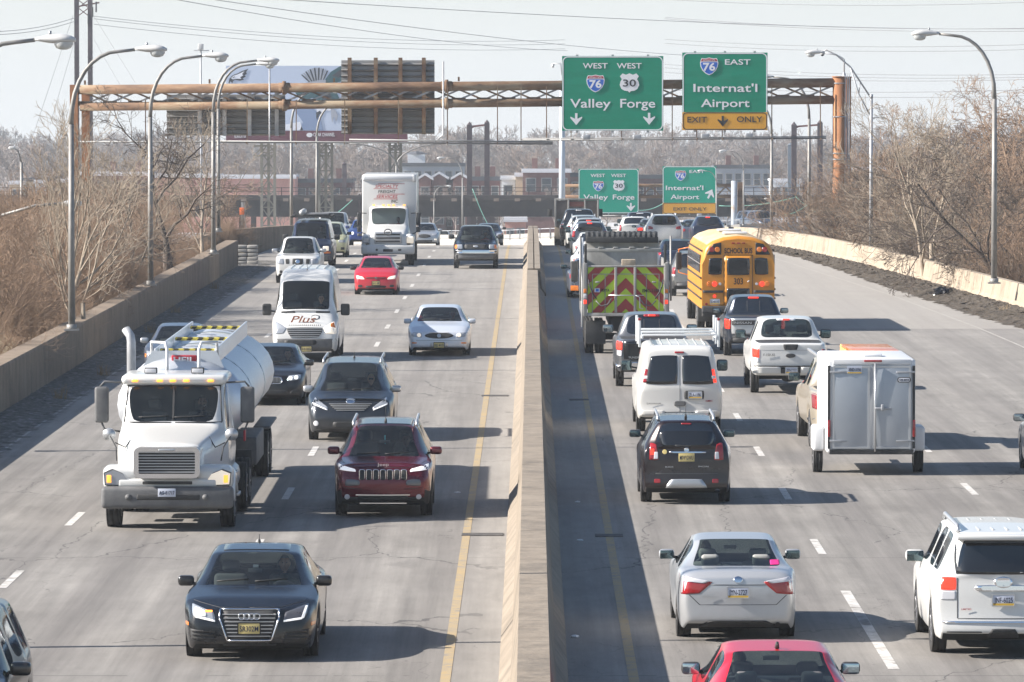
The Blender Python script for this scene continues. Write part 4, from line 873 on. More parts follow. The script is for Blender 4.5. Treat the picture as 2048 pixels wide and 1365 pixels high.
def shell_eval(S, lvl):
    V, Fs, T = cage(S); names = sorted(set(T)); me = bpy.data.meshes.new('shell'); me.from_pydata([tuple(v) for v in V], [], Fs)
    for nme in names: me.materials.append(None)
    me.polygons.foreach_set('material_index', [names.index(t) for t in T]); bm = bmesh.new(); bm.from_mesh(me); bmesh.ops.recalc_face_normals(bm, faces=bm.faces)
    cl = bm.edges.layers.float.get('crease_edge') or bm.edges.layers.float.new('crease_edge')
    for e in bm.edges:
        a = [names[f.material_index] for f in e.link_faces]
        if len(a) == 2 and a[0] != a[1] and any(x in ('windshield', 'rear_window', 'bed') or x.startswith('sw') for x in a): e[cl] = .55
    bm.to_mesh(me); bm.free()
    o = bpy.data.objects.new('tmp', me); COL.objects.link(o); md = o.modifiers.new('s', 'SUBSURF'); md.levels = lvl; md.render_levels = lvl
    bpy.context.view_layer.update(); ev = o.evaluated_get(bpy.context.evaluated_depsgraph_get()); m2 = bpy.data.meshes.new_from_object(ev); bpy.data.objects.remove(o)
    return m2, names
class Veh:
    def __init__(s, name, label, cat, S, px, py, toward=True, lvl=2, group=None, yaw=0, at_y=None, ax=None):
        s.S = S; s.L = S['L']; s.toward = toward; L = s.L
        s.root = thing(name, (0, 0, 0), label, cat, group)
        near = (S['wheels'][0] if toward else L-S['wheels'][-1]) if ax is None else ax
        if at_y is None: g = ground(px, py); X, Ya = g.x, g.y
        else: Ya = at_y; X = (px-CX)/F*Ya
        Yc = Ya+(L/2-near); slope = (rz(Yc+1.5)-rz(Yc-1.5))/3
        X += math.sin(yaw)*(-(L/2-near)) if False else 0
        s.root.location = (X-math.sin(yaw)*(L/2-near), Yc, rz(Yc)); s.root.rotation_euler = (math.atan(slope) if toward else -math.atan(slope), 0, yaw if toward else math.pi+yaw)
        s.sx = 1 if toward else -1; s.off = Vector((0, -L/2, 0)); s.parts = {}
        s.shells = []
        if S.get('top'): s.add_shell(S, lvl)
    def add_shell(s, S, lvl=2, rename=None):
        me, names = shell_eval(S, lvl); vs = [v.co+s.off for v in me.vertices]; nr = [v.normal.copy() for v in me.vertices]
        polys = [(tuple(p.vertices), p.material_index) for p in me.polygons]; s.bvh = BVHTree.FromPolygons(vs, [p[0] for p in polys]); by = {}
        for p, mi in polys: by.setdefault(names[mi], []).append(p)
        M = S['mats']; pt = M.get('body')
        look = {'body': ('body', pt), 'underbody': ('underbody', UNDER), 'cladding': ('cladding', PLAS), 'bed': ('load_bed', M.get('bed', PLAS)), 'windshield': ('windshield', M.get('ws', GW)), 'rear_window': ('rear_window', M.get('rw', GT))}
        for t, fl in sorted(by.items()):
            nm, mt = look.get(t, ('side_window', M.get('sw', GS))); used = sorted(set(i for f in fl for i in f)); mp = {u: k for k, u in enumerate(used)}
            m2 = bpy.data.meshes.new(nm); m2.from_pydata([vs[u] for u in used], [], [tuple(mp[i] for i in f) for f in fl]); m2.materials.append(mt)
            m2.polygons.foreach_set('use_smooth', [True]*len(fl)); m2.normals_split_custom_set_from_vertices([nr[u] for u in used]); o = link(nm, m2, s.root)
            s.parts.setdefault(nm, []).append(o)
        bpy.data.meshes.remove(me)
        if S.get('wheels') and S.get('r'):
            for c in S['wheels']:
                for sd in (-1, 1): s.wheel(sd*(S['W']/2-S.get('wi', .13)), c, S['r'], S.get('tw', .22), S.get('rim', RIMS))
    def wheel(s, x, y, r, wd, rim=RIMS, z=None):
        tm, rm = wheel_mesh(r, wd, rim); o = link('wheel', tm, s.root); o.location = (x, y-s.L/2, z or r); link('rim', rm, o); return o
    def hit(s, u, v, face):
        # u to the right in the picture, v up; returns point and outward normal on the shell
        x = u*s.sx
        if face == 'near': face = 'F' if s.toward else 'B'
        big = 20
        if face == 'F': o, d = Vector((x, -big, v)), Vector((0, 1, 0))
        elif face == 'B': o, d = Vector((x, big, v)), Vector((0, -1, 0))
        elif face == 'R': o, d = Vector((big, u, v)), Vector((-1, 0, 0))
        elif face == 'L': o, d = Vector((-big, u, v)), Vector((1, 0, 0))
        elif face == 'T': o, d = Vector((x, v, big)), Vector((0, 0, -1))
        l, n, i, ds = s.bvh.ray_cast(o, d)
        if l is None:
            l, n, i, ds = s.bvh.find_nearest(Vector((o.x if face in 'FBT' else (s.S['W']/2)*(1 if face == 'R' else -1), o.y if face in 'RLT' else (s.L/2 if face == 'B' else -s.L/2), o.z if face != 'T' else 1)))
            l = Vector((o.x, l.y, o.z)) if face in 'FB' else Vector((l.x, o.y, o.z)) if face in 'RL' else Vector((o.x, o.y, l.z))
        if n.dot(d) > 0: n = -n
        return l, n, d
    def patch(s, name, m, q, r=.2, off=.006, th=.03, n=8, face='near', both=False, parent=None, straight=True):
        # q: four (u,v) corners bl, br, tr, tl laid on the shell; r rounds the corners
        mb = MB(); vs = []; (a, b, c, d) = q
        for i in range(n+1):
            for j in range(n+1):
                X, Y = 2*j/n-1, 2*i/n-1; x = X*math.sqrt(max(0, 1-r*Y*Y/2)); y = Y*math.sqrt(max(0, 1-r*X*X/2))
                if r == 0: x, y = X, Y
                t, w = (x+1)/2, (y+1)/2; u = lerp(lerp(a[0], b[0], t), lerp(d[0], c[0], t), w); v = lerp(lerp(a[1], b[1], t), lerp(d[1], c[1], t), w)
                l, nn, dr = s.hit(u, v, face); vs.append(l-dr*off)
        dr = s.hit(q[0][0], q[0][1], face)[2]; N = (n+1)**2; back = [v+dr*th for v in vs]; fs = []
        for i in range(n):
            for j in range(n): k = i*(n+1)+j; fs.append((k, k+1, k+n+2, k+n+1))
        bd = [j for j in range(n)]+[n+(n+1)*i for i in range(n)]+[(n+1)*(n+1)-1-j for j in range(n)]+[(n+1)*(n-i) for i in range(n)]
        for k in range(len(bd)): p0, p1 = bd[k], bd[(k+1) % len(bd)]; fs.append((p0, p1, p1+N, p0+N))
        mb.add(vs+back, fs, 0, True); o = mb.build(name, m, parent or s.root)
        if parent: o.matrix_parent_inverse = Matrix.Identity(4); 
        if both: s.patch(name, m, [(-u, v) for u, v in (q[1], q[0], q[3], q[2])] if face not in 'RL' else q, r, off, th, n, face if face not in 'RL' else ('L' if face == 'R' else 'R'), False, parent)
        return o
    def rect(s, name, m, u0, u1, v0, v1, **k): return s.patch(name, m, [(u0, v0), (u1, v0), (u1, v1), (u0, v1)], **k)
    def slats(s, name, m, u0, u1, vs, t, taper=0, off=.02, face='near', parent=None):
        mb = MB()
        for v in vs:
            k = taper*(v-vs[0]); pts = []
            for i in range(9):
                u = lerp(u0+k, u1-k, i/8); l, nn, d = s.hit(u, v, face); pts.append(l-d*off)
            for p, q in zip(pts, pts[1:]): mb.bar(p, q, .02, t)
        return mb.build(name, m, parent or s.root)
    def plate(s, u, v, txt, kind='NJ', w=.305, h=.155, face='near', off=.03, frame=True):
        l, nn, d = s.hit(u, v, face); ry = 0 if d.y > 0 else math.pi; base = link('licence_plate', MB().box(-w/2, w/2, -.006, .006, -h/2, h/2, 0, .004).mesh('licence_plate', PLY if kind == 'NJ' else PLW), s.root)
        base.location = l-d*off; base.rotation_euler = (0, 0, ry)
        if frame: mb = MB(); ring(mb, -w/2-.012, w/2+.012, -h/2-.012, h/2+.012, .015, .016, -.012, .008); mb.build('plate_frame', FRAMEB if kind == 'NJ' else SATIN, base)
        if kind == 'PA': mb = MB(); mb.box(-w/2+.005, w/2-.005, -.009, -.0065, -h/2+.004, -h/2+.035); mb.build('plate_band', PLG, base)
        text(txt, PLT, (0, -.009, -.04 if kind == 'NJ' else -.035), base, w=w*.86, h=h*.5, bold=.01, ext=.001, name='plate_lettering'); return base
    def word(s, t, m, u, v, w, h, face='near', off=.022, bold=.01, shear=0, name='lettering'):
        l, nn, d = s.hit(u, v, face); o = text(t, m, l-d*off, s.root, w=w, h=h, bold=bold, rotz=0 if d.y > 0 else math.pi, ext=.002, name=name, shear=shear); return o
    def disc(s, name, m, u, v, r, face='near', off=.01, th=.03, ry=None, parent=None, both=False):
        ry = ry or r; return s.patch(name, m, [(u-r, v-ry), (u+r, v-ry), (u+r, v+ry), (u-r, v+ry)], r=1.0, off=off, th=th, n=8, face=face, parent=parent, both=both)
    def mirrors(s, y, z, x, m, gl=None, big=1.0, tall=1.0, stalk=PLAS):
        for sd in (-1, 1):
            mb = MB(); mb.box(-.115*big, .115*big, -.07, .07, -.075*big*tall, .075*big*tall, 0, .05*big); a = mb.build('mirror', m, s.root); a.location = (sd*(x+.13*big), y-s.L/2, z)
            mb = MB(); mb.box(-.1*big, .1*big, .066, .074, -.062*big*tall, .062*big*tall, 0, .004); mb.build('mirror_glass', gl or mat('mirror_glass', (.3, .34, .36), .08, .9), a)
            mb = MB(); mb.bar((-sd*.1*big, 0, -.04), (-sd*.22*big, -.02, -.06*big), .05, .04); mb.build('mirror_arm', stalk, a)
    def tubep(s, name, m, pts, r, parent=None, n=8): mb = MB(); mb.tube([Vector(p)+s.off for p in pts], r, n); return mb.build(name, m, parent or s.root)
    def boxp(s, name, m, x0, x1, y0, y1, z0, z1, bev=.01, parent=None, rot=None):
        mb = MB(); mb.box(x0, x1, y0-s.L/2, y1-s.L/2, z0, z1, 0, bev); return mb.build(name, m, parent or s.root)
    def rails(s, x, y0, y1, z, m, r=.022):
        for sd in (-1, 1): s.tubep('roof_rail', m, [(sd*x, y0, z-.03), (sd*x, y0+.12, z+.045), (sd*x, y1-.12, z+.045), (sd*x, y1, z-.03)], r)
    def interior(s, yd, ys_, zf=.35, seat=SEATD, ht=1.22, rows=None, w=None):
        w = w or s.S['W']/2
        zt = itp(s.S['belt'], yd)-.06; s.boxp('dashboard', DASH, -w*.84, w*.84, yd-.05, yd+.42, zt-.25, zt, .06)
        for y in (rows or [ys_]):
            for sd in (-1, 1):
                x = sd*w*.42; mb = MB(); mb.box(x-.25, x+.25, y-.3-s.L/2, y+.2-s.L/2, zf+.05, zf+.22, 0, .06); M = Matrix.Rotation(R(-12), 4, 'X')
                T = Matrix.Translation((x, y+.22-s.L/2, zf+.2)); mb.box(-.24, .24, -.07, .07, 0, .56*(ht/1.2), 0, .06, T@M); mb.box(-.13, .13, -.05, .05, .6*(ht/1.2), .78*(ht/1.2), 0, .05, T@M); mb.build('seat', seat, s.root)
        x = w*.42; T = Matrix.Translation((x, yd+.5-s.L/2, zt-.06))@Matrix.Rotation(R(-65), 4, 'X'); mb = MB()
        mb.tube([T@Vector((.18*math.cos(a), .18*math.sin(a), 0)) for a in [2*math.pi*k/16 for k in range(17)]], .014, 6, cap=False); mb.bar(T@Vector((-.17, 0, 0)), T@Vector((.17, 0, 0)), .04, .015); mb.build('steering_wheel', DASH, s.root)
        mb = MB(); mb.box(-.1, .1, yd+.28-s.L/2, yd+.3-s.L/2, s.S.get('mz', ht), s.S.get('mz', ht)+.06, 0, .02); mb.build('rear_view_mirror', DASH, s.root)
    def wipers(s, z, w):
        for u0, u1 in ((-w*.75, -w*.1), (.02, w*.68)):
            mb = MB(); pts = []
            for i in range(6): l, nn, d = s.hit(lerp(u0, u1, i/5), z+.03*i/5, 'F'); pts.append(l-d*.015)
            mb.tube(pts, .011, 5); mb.build('wiper', PLAS, s.root)
    def gap(s, name, pts, face='F', r=.006):
        for sd in (-1, 1):
            q = []
            for (u0, v0), (u1, v1) in zip(pts, pts[1:]):
                for i in range(5): l, n, d = s.hit(sd*lerp(u0, u1, i/4), lerp(v0, v1, i/4), face); q.append(l)
            mb = MB(); mb.tube(q, r, 4); mb.build(name, PLAS, s.root)
    def antenna(s, y, z, h=.12, x=0):
        mb = MB(); mb.tube([(x, y-s.L/2, z-.02), (x, y+.04-s.L/2, z+.05)], [.03, .018], 6); mb.tube([(x, y+.04-s.L/2, z+.04), (x, y+.1-s.L/2, z+h)], .006, 5); mb.build('antenna', PLAS, s.root)
def sedan(L=4.9, W=1.86, H=1.44, hood=.98, nosez=.72, cowl=1.25, hdr=2.0, rh=3.35, dk=4.05, deck=1.0, belt=.92, wr=.58, wf=.92, wb=None, r=.33, gc=.2, body=None, **k):
    wb = wb or L-1.02; S = dict(L=L, W=W, wr=wr, r=r, gc=gc, wheels=(wf, wb), top=[(0, nosez), (.18, nosez+.06), (.6, lerp(nosez, hood, .62)), (cowl, hood), (hdr, H-.06), ((hdr+rh)/2, H), (rh, H-.05), (dk, deck), (L-.2, deck-.02), (L, deck-.1)],
             belt=[(0, nosez-.06), (.6, lerp(nosez, hood, .5)-.03), (cowl, hood-.04), (cowl+.4, belt+.02), ((hdr+rh)/2, belt), (dk, deck-.03), (L, deck-.14)], ws=(cowl, hdr), rw=(rh, dk), sw=[(cowl+.12, (hdr+rh)/2-.05), ((hdr+rh)/2+.04, rh+.2)], mats={'body': body})
    S.update(k); return S
def suv(L=4.6, W=1.86, H=1.68, hood=1.1, nosez=.95, cowl=1.1, hdr=1.75, tailtop=.32, belt=1.08, wr=.6, wf=.85, wb=None, r=.36, gc=.24, body=None, **k):
    wb = wb or L-.95; S = dict(L=L, W=W, wr=wr, r=r, gc=gc, wheels=(wf, wb), top=[(0, nosez), (.2, nosez+.05), (cowl, hood), (hdr, H-.04), ((hdr+L)/2, H), (L-tailtop, H-.04), (L-.1, belt+.12), (L, belt)],
             belt=[(0, nosez-.06), (cowl, hood-.05), (cowl+.4, belt), (L-tailtop, belt+.06), (L-.1, belt+.02), (L, belt-.06)], ws=(cowl, hdr), rw=(L-tailtop+.02, L-.1), sw=[(cowl+.12, hdr+.75), (hdr+.83, hdr+1.65), (hdr+1.75, L-tailtop-.2)], mats={'body': body}, bow=.14)
    S.update(k); return S
def pickup(L=5.5, W=1.95, H=1.85, hood=1.22, nosez=1.08, cowl=1.35, hdr=1.95, rh=3.3, bedz=1.25, belt=1.2, wr=.66, wf=.95, wb=None, r=.39, gc=.36, body=None, **k):
    wb = wb or L-1.2; S = dict(L=L, W=W, wr=wr, r=r, gc=gc, wheels=(wf, wb), top=[(0, nosez), (.2, nosez+.04), (cowl, hood), (hdr, H-.03), ((hdr+rh)/2, H), (rh, H-.04), (rh+.22, bedz), (rh+.26, bedz), (L-.1, bedz+.0), (L, bedz-.02)],
             belt=[(0, nosez-.06), (cowl, hood-.05), (cowl+.3, belt), (rh, belt), (rh+.22, bedz-.02), (L-.1, bedz-.02), (L, bedz-.04)], ws=(cowl, hdr), rw=(rh, rh+.2), sw=[(cowl+.12, (hdr+rh)/2-.05), ((hdr+rh)/2+.04, rh-.06)], bed=(rh+.3, L-.12), mats={'body': body}, tb=.5, nb=1.0, tail=[(0, .12), (.2, .0), (.5, .03), (1, .03)])
    S.update(k); return S
# ---- people behind the wheel ----
SKIN = mat('skin', (.48, .28, .2), .6); SKIND = mat('skin_dark', (.16, .085, .055), .6); HAIRG = mat('grey_hair', (.25, .24, .23), .9); HAIRD = mat('dark_hair', (.02, .015, .012), .9); HAIRB = mat('blond_hair', (.42, .32, .2), .9)
def person_meshes(rng_seed=0):
    # seated, arms out to a wheel, one continuous surface
    J = [(0, 0, .1), (0, .03, .28), (0, .05, .48), (0, .03, .6), (0, .01, .68), (.1, -.04, .08), (.13, -.42, .12), (.14, -.75, -.12), (-.1, -.04, .08), (-.13, -.42, .12), (-.14, -.75, -.12), (.17, .04, .52), (.22, -.1, .3), (.16, -.36, .34), (.14, -.42, .36), (-.17, .04, .52), (-.22, -.1, .3), (-.16, -.36, .34), (-.14, -.42, .36), (.14, -.8, -.16), (-.14, -.8, -.16)]
    Rr = [.15, .14, .15, .08, .06, .1, .085, .05, .1, .085, .05, .075, .055, .035, .035, .075, .055, .035, .035, .05, .05]
    E = [(0, 1), (1, 2), (2, 3), (3, 4), (0, 5), (5, 6), (6, 7), (0, 8), (8, 9), (9, 10), (2, 11), (11, 12), (12, 13), (13, 14), (2, 15), (15, 16), (16, 17), (17, 18), (7, 19), (10, 20)]
    for sd, wi in ((1, 14), (-1, 18)):
        for f in range(5):
            a = R(-40+f*24); b = Vector(J[wi]); m1 = b+Vector((sd*.01*(f-2), -.045, .02*(f-2)+.02)); m2 = m1+Vector((-sd*.005, -.02 if f else -.005, -.03+.01*f)); n = len(J)
            J += [tuple(m1), tuple(m2)]; Rr += [.011, .009]; E += [(wi, n), (n, n+1)]
    me = bpy.data.meshes.new('person'); me.from_pydata(J, E, []); o = bpy.data.objects.new('t', me); COL.objects.link(o); md = o.modifiers.new('k', 'SKIN'); sv = me.skin_vertices[0].data
    for i, rr in enumerate(Rr): sv[i].radius = (rr, rr*(.75 if i < 3 else 1)); sv[i].use_root = (i == 0)
    md2 = o.modifiers.new('s', 'SUBSURF'); md2.levels = 1; bpy.context.view_layer.update(); m2 = bpy.data.meshes.new_from_object(o.evaluated_get(bpy.context.evaluated_depsgraph_get())); bpy.data.objects.remove(o)
    bm = bmesh.new(); bm.from_mesh(m2); tmp = bmesh.new(); bmesh.ops.create_uvsphere(tmp, u_segments=24, v_segments=18, radius=1)
    for v in tmp.verts:
        x, y, z = v.co; X = x*.075*(1-.18*max(0, -z)); Yv = y*.095; Z = z*.12
        if y < -.3:
            if abs(x) < .2 and -.35 < z < .15: Yv -= .022*(1-abs(x)/.2)*(1 if z > -.3 else .4)      # nose
            if .05 < z < .3 and .2 < abs(x) < .6: Yv += .012                                      # eye hollows
            if z < -.7: Yv -= .01                                                                 # chin
            if abs(z+.5) < .06 and abs(x) < .35: Yv += .005                                       # mouth
        if abs(x) > .93 and abs(z) < .3 and abs(y) < .3: X *= 1.16                                 # ears
        v.co = (X, Yv, Z+.8)
    me3 = bpy.data.meshes.new('h'); tmp.to_mesh(me3); tmp.free(); bm.from_mesh(me3); bm.to_mesh(m2); bm.free()
    o = bpy.data.objects.new('t', m2); COL.objects.link(o); r_ = o.modifiers.new('r', 'REMESH'); r_.mode = 'VOXEL'; r_.voxel_size = .011; r_.use_smooth_shade = True
    bpy.context.view_layer.update(); body = bpy.data.meshes.new_from_object(o.evaluated_get(bpy.context.evaluated_depsgraph_get())); bpy.data.objects.remove(o)
    body.materials.clear(); body.materials.append(None); body.materials.append(None)
    mi = []
    for p in body.polygons: c = p.center; mi.append(1 if (c.z > .665 and abs(c.x) < .13) or (c.y < -.33 and c.z > .25 and abs(c.x) < .24) else 0)
    body.polygons.foreach_set('material_index', mi); body.polygons.foreach_set('use_smooth', [True]*len(mi))
    hb = bmesh.new(); bmesh.ops.create_uvsphere(hb, u_segments=20, v_segments=14, radius=1)
    dl_ = [v for v in hb.verts if v.co.z < -.35 or (v.co.y < -.45 and v.co.z < .45)]; bmesh.ops.delete(hb, geom=dl_, context='VERTS')
    for v in hb.verts: v.co = (v.co.x*.083, v.co.y*.103+.004, v.co.z*.13+.805)
    hm = bpy.data.meshes.new('hair'); hb.to_mesh(hm); hb.free(); return body, hm
PB, PH = person_meshes()
EYE = MB(); 
for s_ in (-1, 1): EYE.lathe([(0, -.008), (.008, -.005), (.011, 0)], 8, 0, 'y', (s_*.03, -.083, .82))
EYEM = EYE.mesh('eyes', M_BLACK)
def driver(V, yseat, z0, label, cloth, skin, hair, beard=False, x=None, glasses=False, hl=1.0, scale=1.0):
    r = thing('person', (0, 0, 0), label, 'person'); b = link('body', PB.copy(), r); b.data.materials[0] = cloth; b.data.materials[1] = skin; h = link('hair', PH.copy(), b); h.data.materials.clear(); h.data.materials.append(hair); h.scale = (1, 1, 1)
    e = link('eyes', EYEM if not glasses else MB().box(-.055, .055, -.1, -.085, .8, .84, 0, .01).mesh('sunglasses', M_BLACK), b); e.name = 'sunglasses' if glasses else 'eyes'
    if beard: mb = MB(); mb.lathe([(0, -.03), (.045, -.025), (.062, .02), (.058, .07)], 14, 0, 'z', (0, -.035, .705), True, 1, 1); mb.build('beard', hair, b)
    M = V.root.matrix_basis; loc = Vector(((V.S['W']/2*.42 if x is None else x), yseat-V.L/2, z0)); 
    mw = Matrix.LocRotScale(V.root.location, V.root.rotation_euler, None); r.location = mw@loc; r.rotation_euler = V.root.rotation_euler; r.scale = (scale,)*3; return r
P_ = paint
WHT = P_('white', (.62, .62, .6), 0, .3, .5); WHT2 = P_('white_dirty', (.62, .61, .58), 0, .4, .7); CHAR = P_('charcoal', (.008, .009, .012), .4, .24, .15); REDM = P_('deep_red', (.13, .005, .016), .5, .25, .12); NAVYG = P_('slate', (.026, .032, .042), .5, .3, .4); BLKP = P_('black', (.006, .006, .008), .3, .25, .2); RED = P_('red', (.55, .012, .025), .1, .3, .3); SILV = P_('silver', (.48, .49, .5), .6, .32, .35); BROWN = P_('brown_black', (.018, .009, .01), .4, .25, .25); GREYP = P_('grey', (.16, .165, .175), .6, .35, .5); PINKR = P_('bright_red', (.56, .009, .025), .1, .28, .2); BEIGE = P_('beige_metal', (.46, .4, .31), .4, .35, .5); NAVY = P_('navy', (.015, .022, .05), .4, .28, .4); BLUE = P_('blue', (.02, .05, .22), .4, .28, .3); CREAMY = P_('pale_yellow', (.5, .5, .3), .2, .35, .4); TAN = P_('tan_grey', (.24, .23, .21), .5, .35, .7); BLUEG = P_('blue_grey', (.1, .12, .16), .5, .3, .5)
CL1 = mat('green_shirt', (.05, .06, .045), .9); CL2 = mat('dark_jacket', (.015, .016, .02), .9); CL3 = mat('red_shirt', (.35, .02, .03), .9)
# ---------- 1 dark sedan with ring emblem, nearest oncoming ----------
V = Veh('sedan_car', 'dark grey luxury sedan with linked rings on its grille, nearest oncoming car', 'car', sedan(4.97, 1.91, 1.44, .98, .74, 1.35, 2.12, 3.45, 4.6, .98, .9, .6, .93, 3.85, .35, .17, CHAR, wid=[(0, .84), (.2, .93), (.6, .985), (1, 1), (4.2, 1), (4.97, .88)], rim=RIMS, mats={'body': CHAR, 'rw': GS}), 505, 1311)
V.patch('grille', PLAS, [(-.3, .32), (.3, .32), (.4, .73), (-.4, .73)], r=.22); 
V.slats('grille_slats', SATIN, -.3, .3, [.37, .42, .47, .52, .57, .62, .67], .012, -.25, .012)
for a, b in (((-.31, .31), (.31, .31)), ((.31, .31), (.42, .63)), ((.42, .63), (.41, .74)), ((.41, .74), (-.41, .74)), ((-.41, .74), (-.42, .63)), ((-.42, .63), (-.31, .31))):
    q = [V.hit(lerp(a[0], b[0], i/6), lerp(a[1], b[1], i/6), 'F') for i in range(7)]; mb = MB(); mb.tube([l-d*.02 for l, n, d in q], .013, 6); mb.build('grille_frame', CHROME, V.root)
for i in range(4):
    l, n, d = V.hit(-.105+.07*i, .645, 'F'); mb = MB(); mb.tube([l-d*.035+Vector((.045*math.cos(t), 0, .045*math.sin(t))) for t in [2*math.pi*k/16 for k in range(17)]], .0075, 6, cap=False); mb.build('emblem_ring', CHROME, V.root)
V.plate(0, .48, 'SR302M', off=.05)
V.patch('headlight', HLC, [(-.8, .64), (-.47, .57), (-.5, .7), (-.83, .8)], r=.2); V.patch('lit_lamp', LITW, [(-.78, .67), (-.6, .63), (-.62, .72), (-.79, .77)], r=.7, off=.015); V.patch('light_strip', LITW, [(-.76, .625), (-.48, .565), (-.48, .59), (-.76, .655)], off=.015, r=.1); V.patch('headlight', HLD, [(.47, .57), (.8, .64), (.83, .8), (.5, .7)], r=.25, n=8)
V.patch('light_strip', LITW, [(.48, .565), (.74, .6), (.74, .63), (.48, .59)], off=.012, r=.1); V.patch('light_strip', LITW, [(.72, .6), (.77, .62), (.81, .77), (.78, .77)], off=.012, r=.1); V.rect('turn_signal', AMBL, -.63, -.52, .7, .725, off=.012)
V.patch('lower_intake', PLAS, [(.46, .28), (.82, .3), (.84, .47), (.52, .42)], both=True); V.slats('intake_slats', CHAR, .48, .8, [.33, .38, .43], .014, 0, .012); V.slats('intake_slats', CHAR, -.8, -.48, [.33, .38, .43], .014, 0, .012)
V.rect('side_marker', AMB, .86, .92, .5, .55, both=True); V.rect('lower_grille', PLAS, -.38, .38, .225, .26); V.mirrors(1.75, .99, .86, CHAR); V.interior(1.5, 2.4, .3, SEATD, 1.1); V.wipers(1.02, .7); V.antenna(3.0, 1.42); V.rect('sunroof', GD, -.48, .48, -.3, .35, face='T', r=.1)
V.gap('hood_seam', [(0, .755), (.42, .755), (.8, .83)])
driver(V, 2.35, .38, 'grey haired driver in a green shirt inside the nearest dark sedan', CL1, SKIN, HAIRG)
for u in (.36,): mb = MB(); mb.box(-.04, .04, 1.95-V.L/2, 1.96-V.L/2, 1.16, 1.2); mb.build('toll_tag', WLENS, V.root)
# ---------- 2 red crossover ----------
V = Veh('suv_car', 'deep red crossover with seven slot grille and silver roof rails', 'car', suv(4.62, 1.86, 1.68, 1.1, .98, 1.08, 1.85, .3, 1.06, .57, .85, 3.6, .36, .24, REDM, cladding=True, wid=[(0, .86), (.2, .94), (.7, 1), (4, 1), (4.6, .9)], nose=[(0, .06), (.3, -.03), (.62, -.04), (.8, .0), (1, .12)]), 768, 1030)
for i in range(7):
    u = -.39+.13*i; V.rect('grille_slot', PLAS, u-.045, u+.045, .72, .91, r=.45, off=.014, n=5); l, n, d = V.hit(u, .815, 'F'); mb = MB(); rr_ = rrect(-.05, .05, -.1, .1, .035, 3); mb.tube([l-d*.02+Vector((x, 0, z)) for x, z in rr_+[rr_[0]]], .009, 6, cap=False); mb.build('slot_frame', CHROME, V.root)
V.patch('headlight', LITW, [(-.83, .9), (-.5, .865), (-.52, .92), (-.86, 1.0)], r=.3, both=True); V.patch('lamp_pod', HLD, [(-.72, .6), (-.42, .62), (-.44, .72), (-.7, .74)], r=.5, both=True)
V.patch('lower_intake', PLAS, [(-.42, .27), (.42, .27), (.5, .43), (-.5, .43)], r=.3); V.slats('intake_trim', CHROME, -.44, .44, [.275, .44], .018, -.4, .02); V.disc('fog_light', WLENS, .67, .4, .05, both=True); V.rect('bumper_trim', PLAS, -.86, .86, .29, .46, off=-.01, r=.3, n=10)
V.word('Jeep', CHROME, 0, .975, .22, .06); V.gap('bumper_seam', [(.4, .55), (.86, .58)]); V.gap('hood_seam', [(0, .95), (.48, .94), (.8, 1.03)]); V.mirrors(1.55, 1.17, .84, REDM); V.rails(.6, 1.75, 4.1, 1.66, SATIN, .028); V.interior(1.35, 2.3, .45, SEATD, 1.3); V.wipers(1.14, .68); V.antenna(2.3, 1.67, .3); V.rect('roof_panel', BLKP, -.52, .52, -.45, 1.4, face='T', r=.08)
driver(V, 2.2, .52, 'driver hidden in shade inside the deep red crossover', CL2, SKIND, HAIRD)
mb = MB(); mb.box(-.01, .01, 1.78-V.L/2, 1.79-V.L/2, 1.28, 1.44, 0, .004); mb.build('mirror_charm', mat('cyan_charm', (.1, .5, .6), .5), V.root)
# ---------- 3 grey minivan ----------
V = Veh('minivan_car', 'mud splashed slate grey minivan with smiling silver grille', 'car', suv(5.08, 1.985, 1.76, 1.12, .92, .95, 1.85, .3, 1.08, .62, .95, 4.0, .35, .2, NAVYG, wid=[(0, .84), (.25, .94), (.8, 1), (4.4, 1), (5.08, .92)], bow=.2, nose=[(0, .05), (.3, -.03), (.6, 0), (.8, .06), (1, .2)]), 703, 879)
V.patch('grille', PLAS, [(-.32, .7), (.32, .7), (.52, .87), (-.52, .87)], r=.35, n=10); V.slats('grille_slats', SATIN, -.32, .32, [.72, .755, .79, .825, .86], .014, -1.2, .014)
V.patch('headlight', HLC, [(-.52, .72), (-.5, .8), (-.84, .98), (-.86, .84)][:1]+[(-.5, .78), (-.82, 1.0), (-.86, .86)], r=.2, both=True); V.patch('light_strip', LITW, [(-.84, .84), (-.52, .715), (-.52, .74), (-.84, .87)], off=.014, r=.1, both=True)
V.disc('emblem', CHROME, 0, .925, .11, ry=.06); V.gap('hood_seam', [(0, .885), (.54, .9), (.8, 1.01)]); V.rect('lower_grille', PLAS, -.4, .4, .32, .46, r=.25); V.disc('fog_light', WLENS, .78, .42, .06, both=True); V.rect('bumper_trim', PLAS, -.8, .8, .22, .29, r=.2, off=.01)
V.mirrors(1.6, 1.12, .88, SATIN); V.rails(.66, 1.6, 4.6, 1.75, SATIN, .026); V.interior(1.3, 2.3, .42, SEATD, 1.3); V.wipers(1.15, .75); V.antenna(3.2, 1.76)
driver(V, 2.2, .5, 'blond driver in sunglasses inside the slate grey minivan', CL2, SKIN, HAIRB, glasses=True)
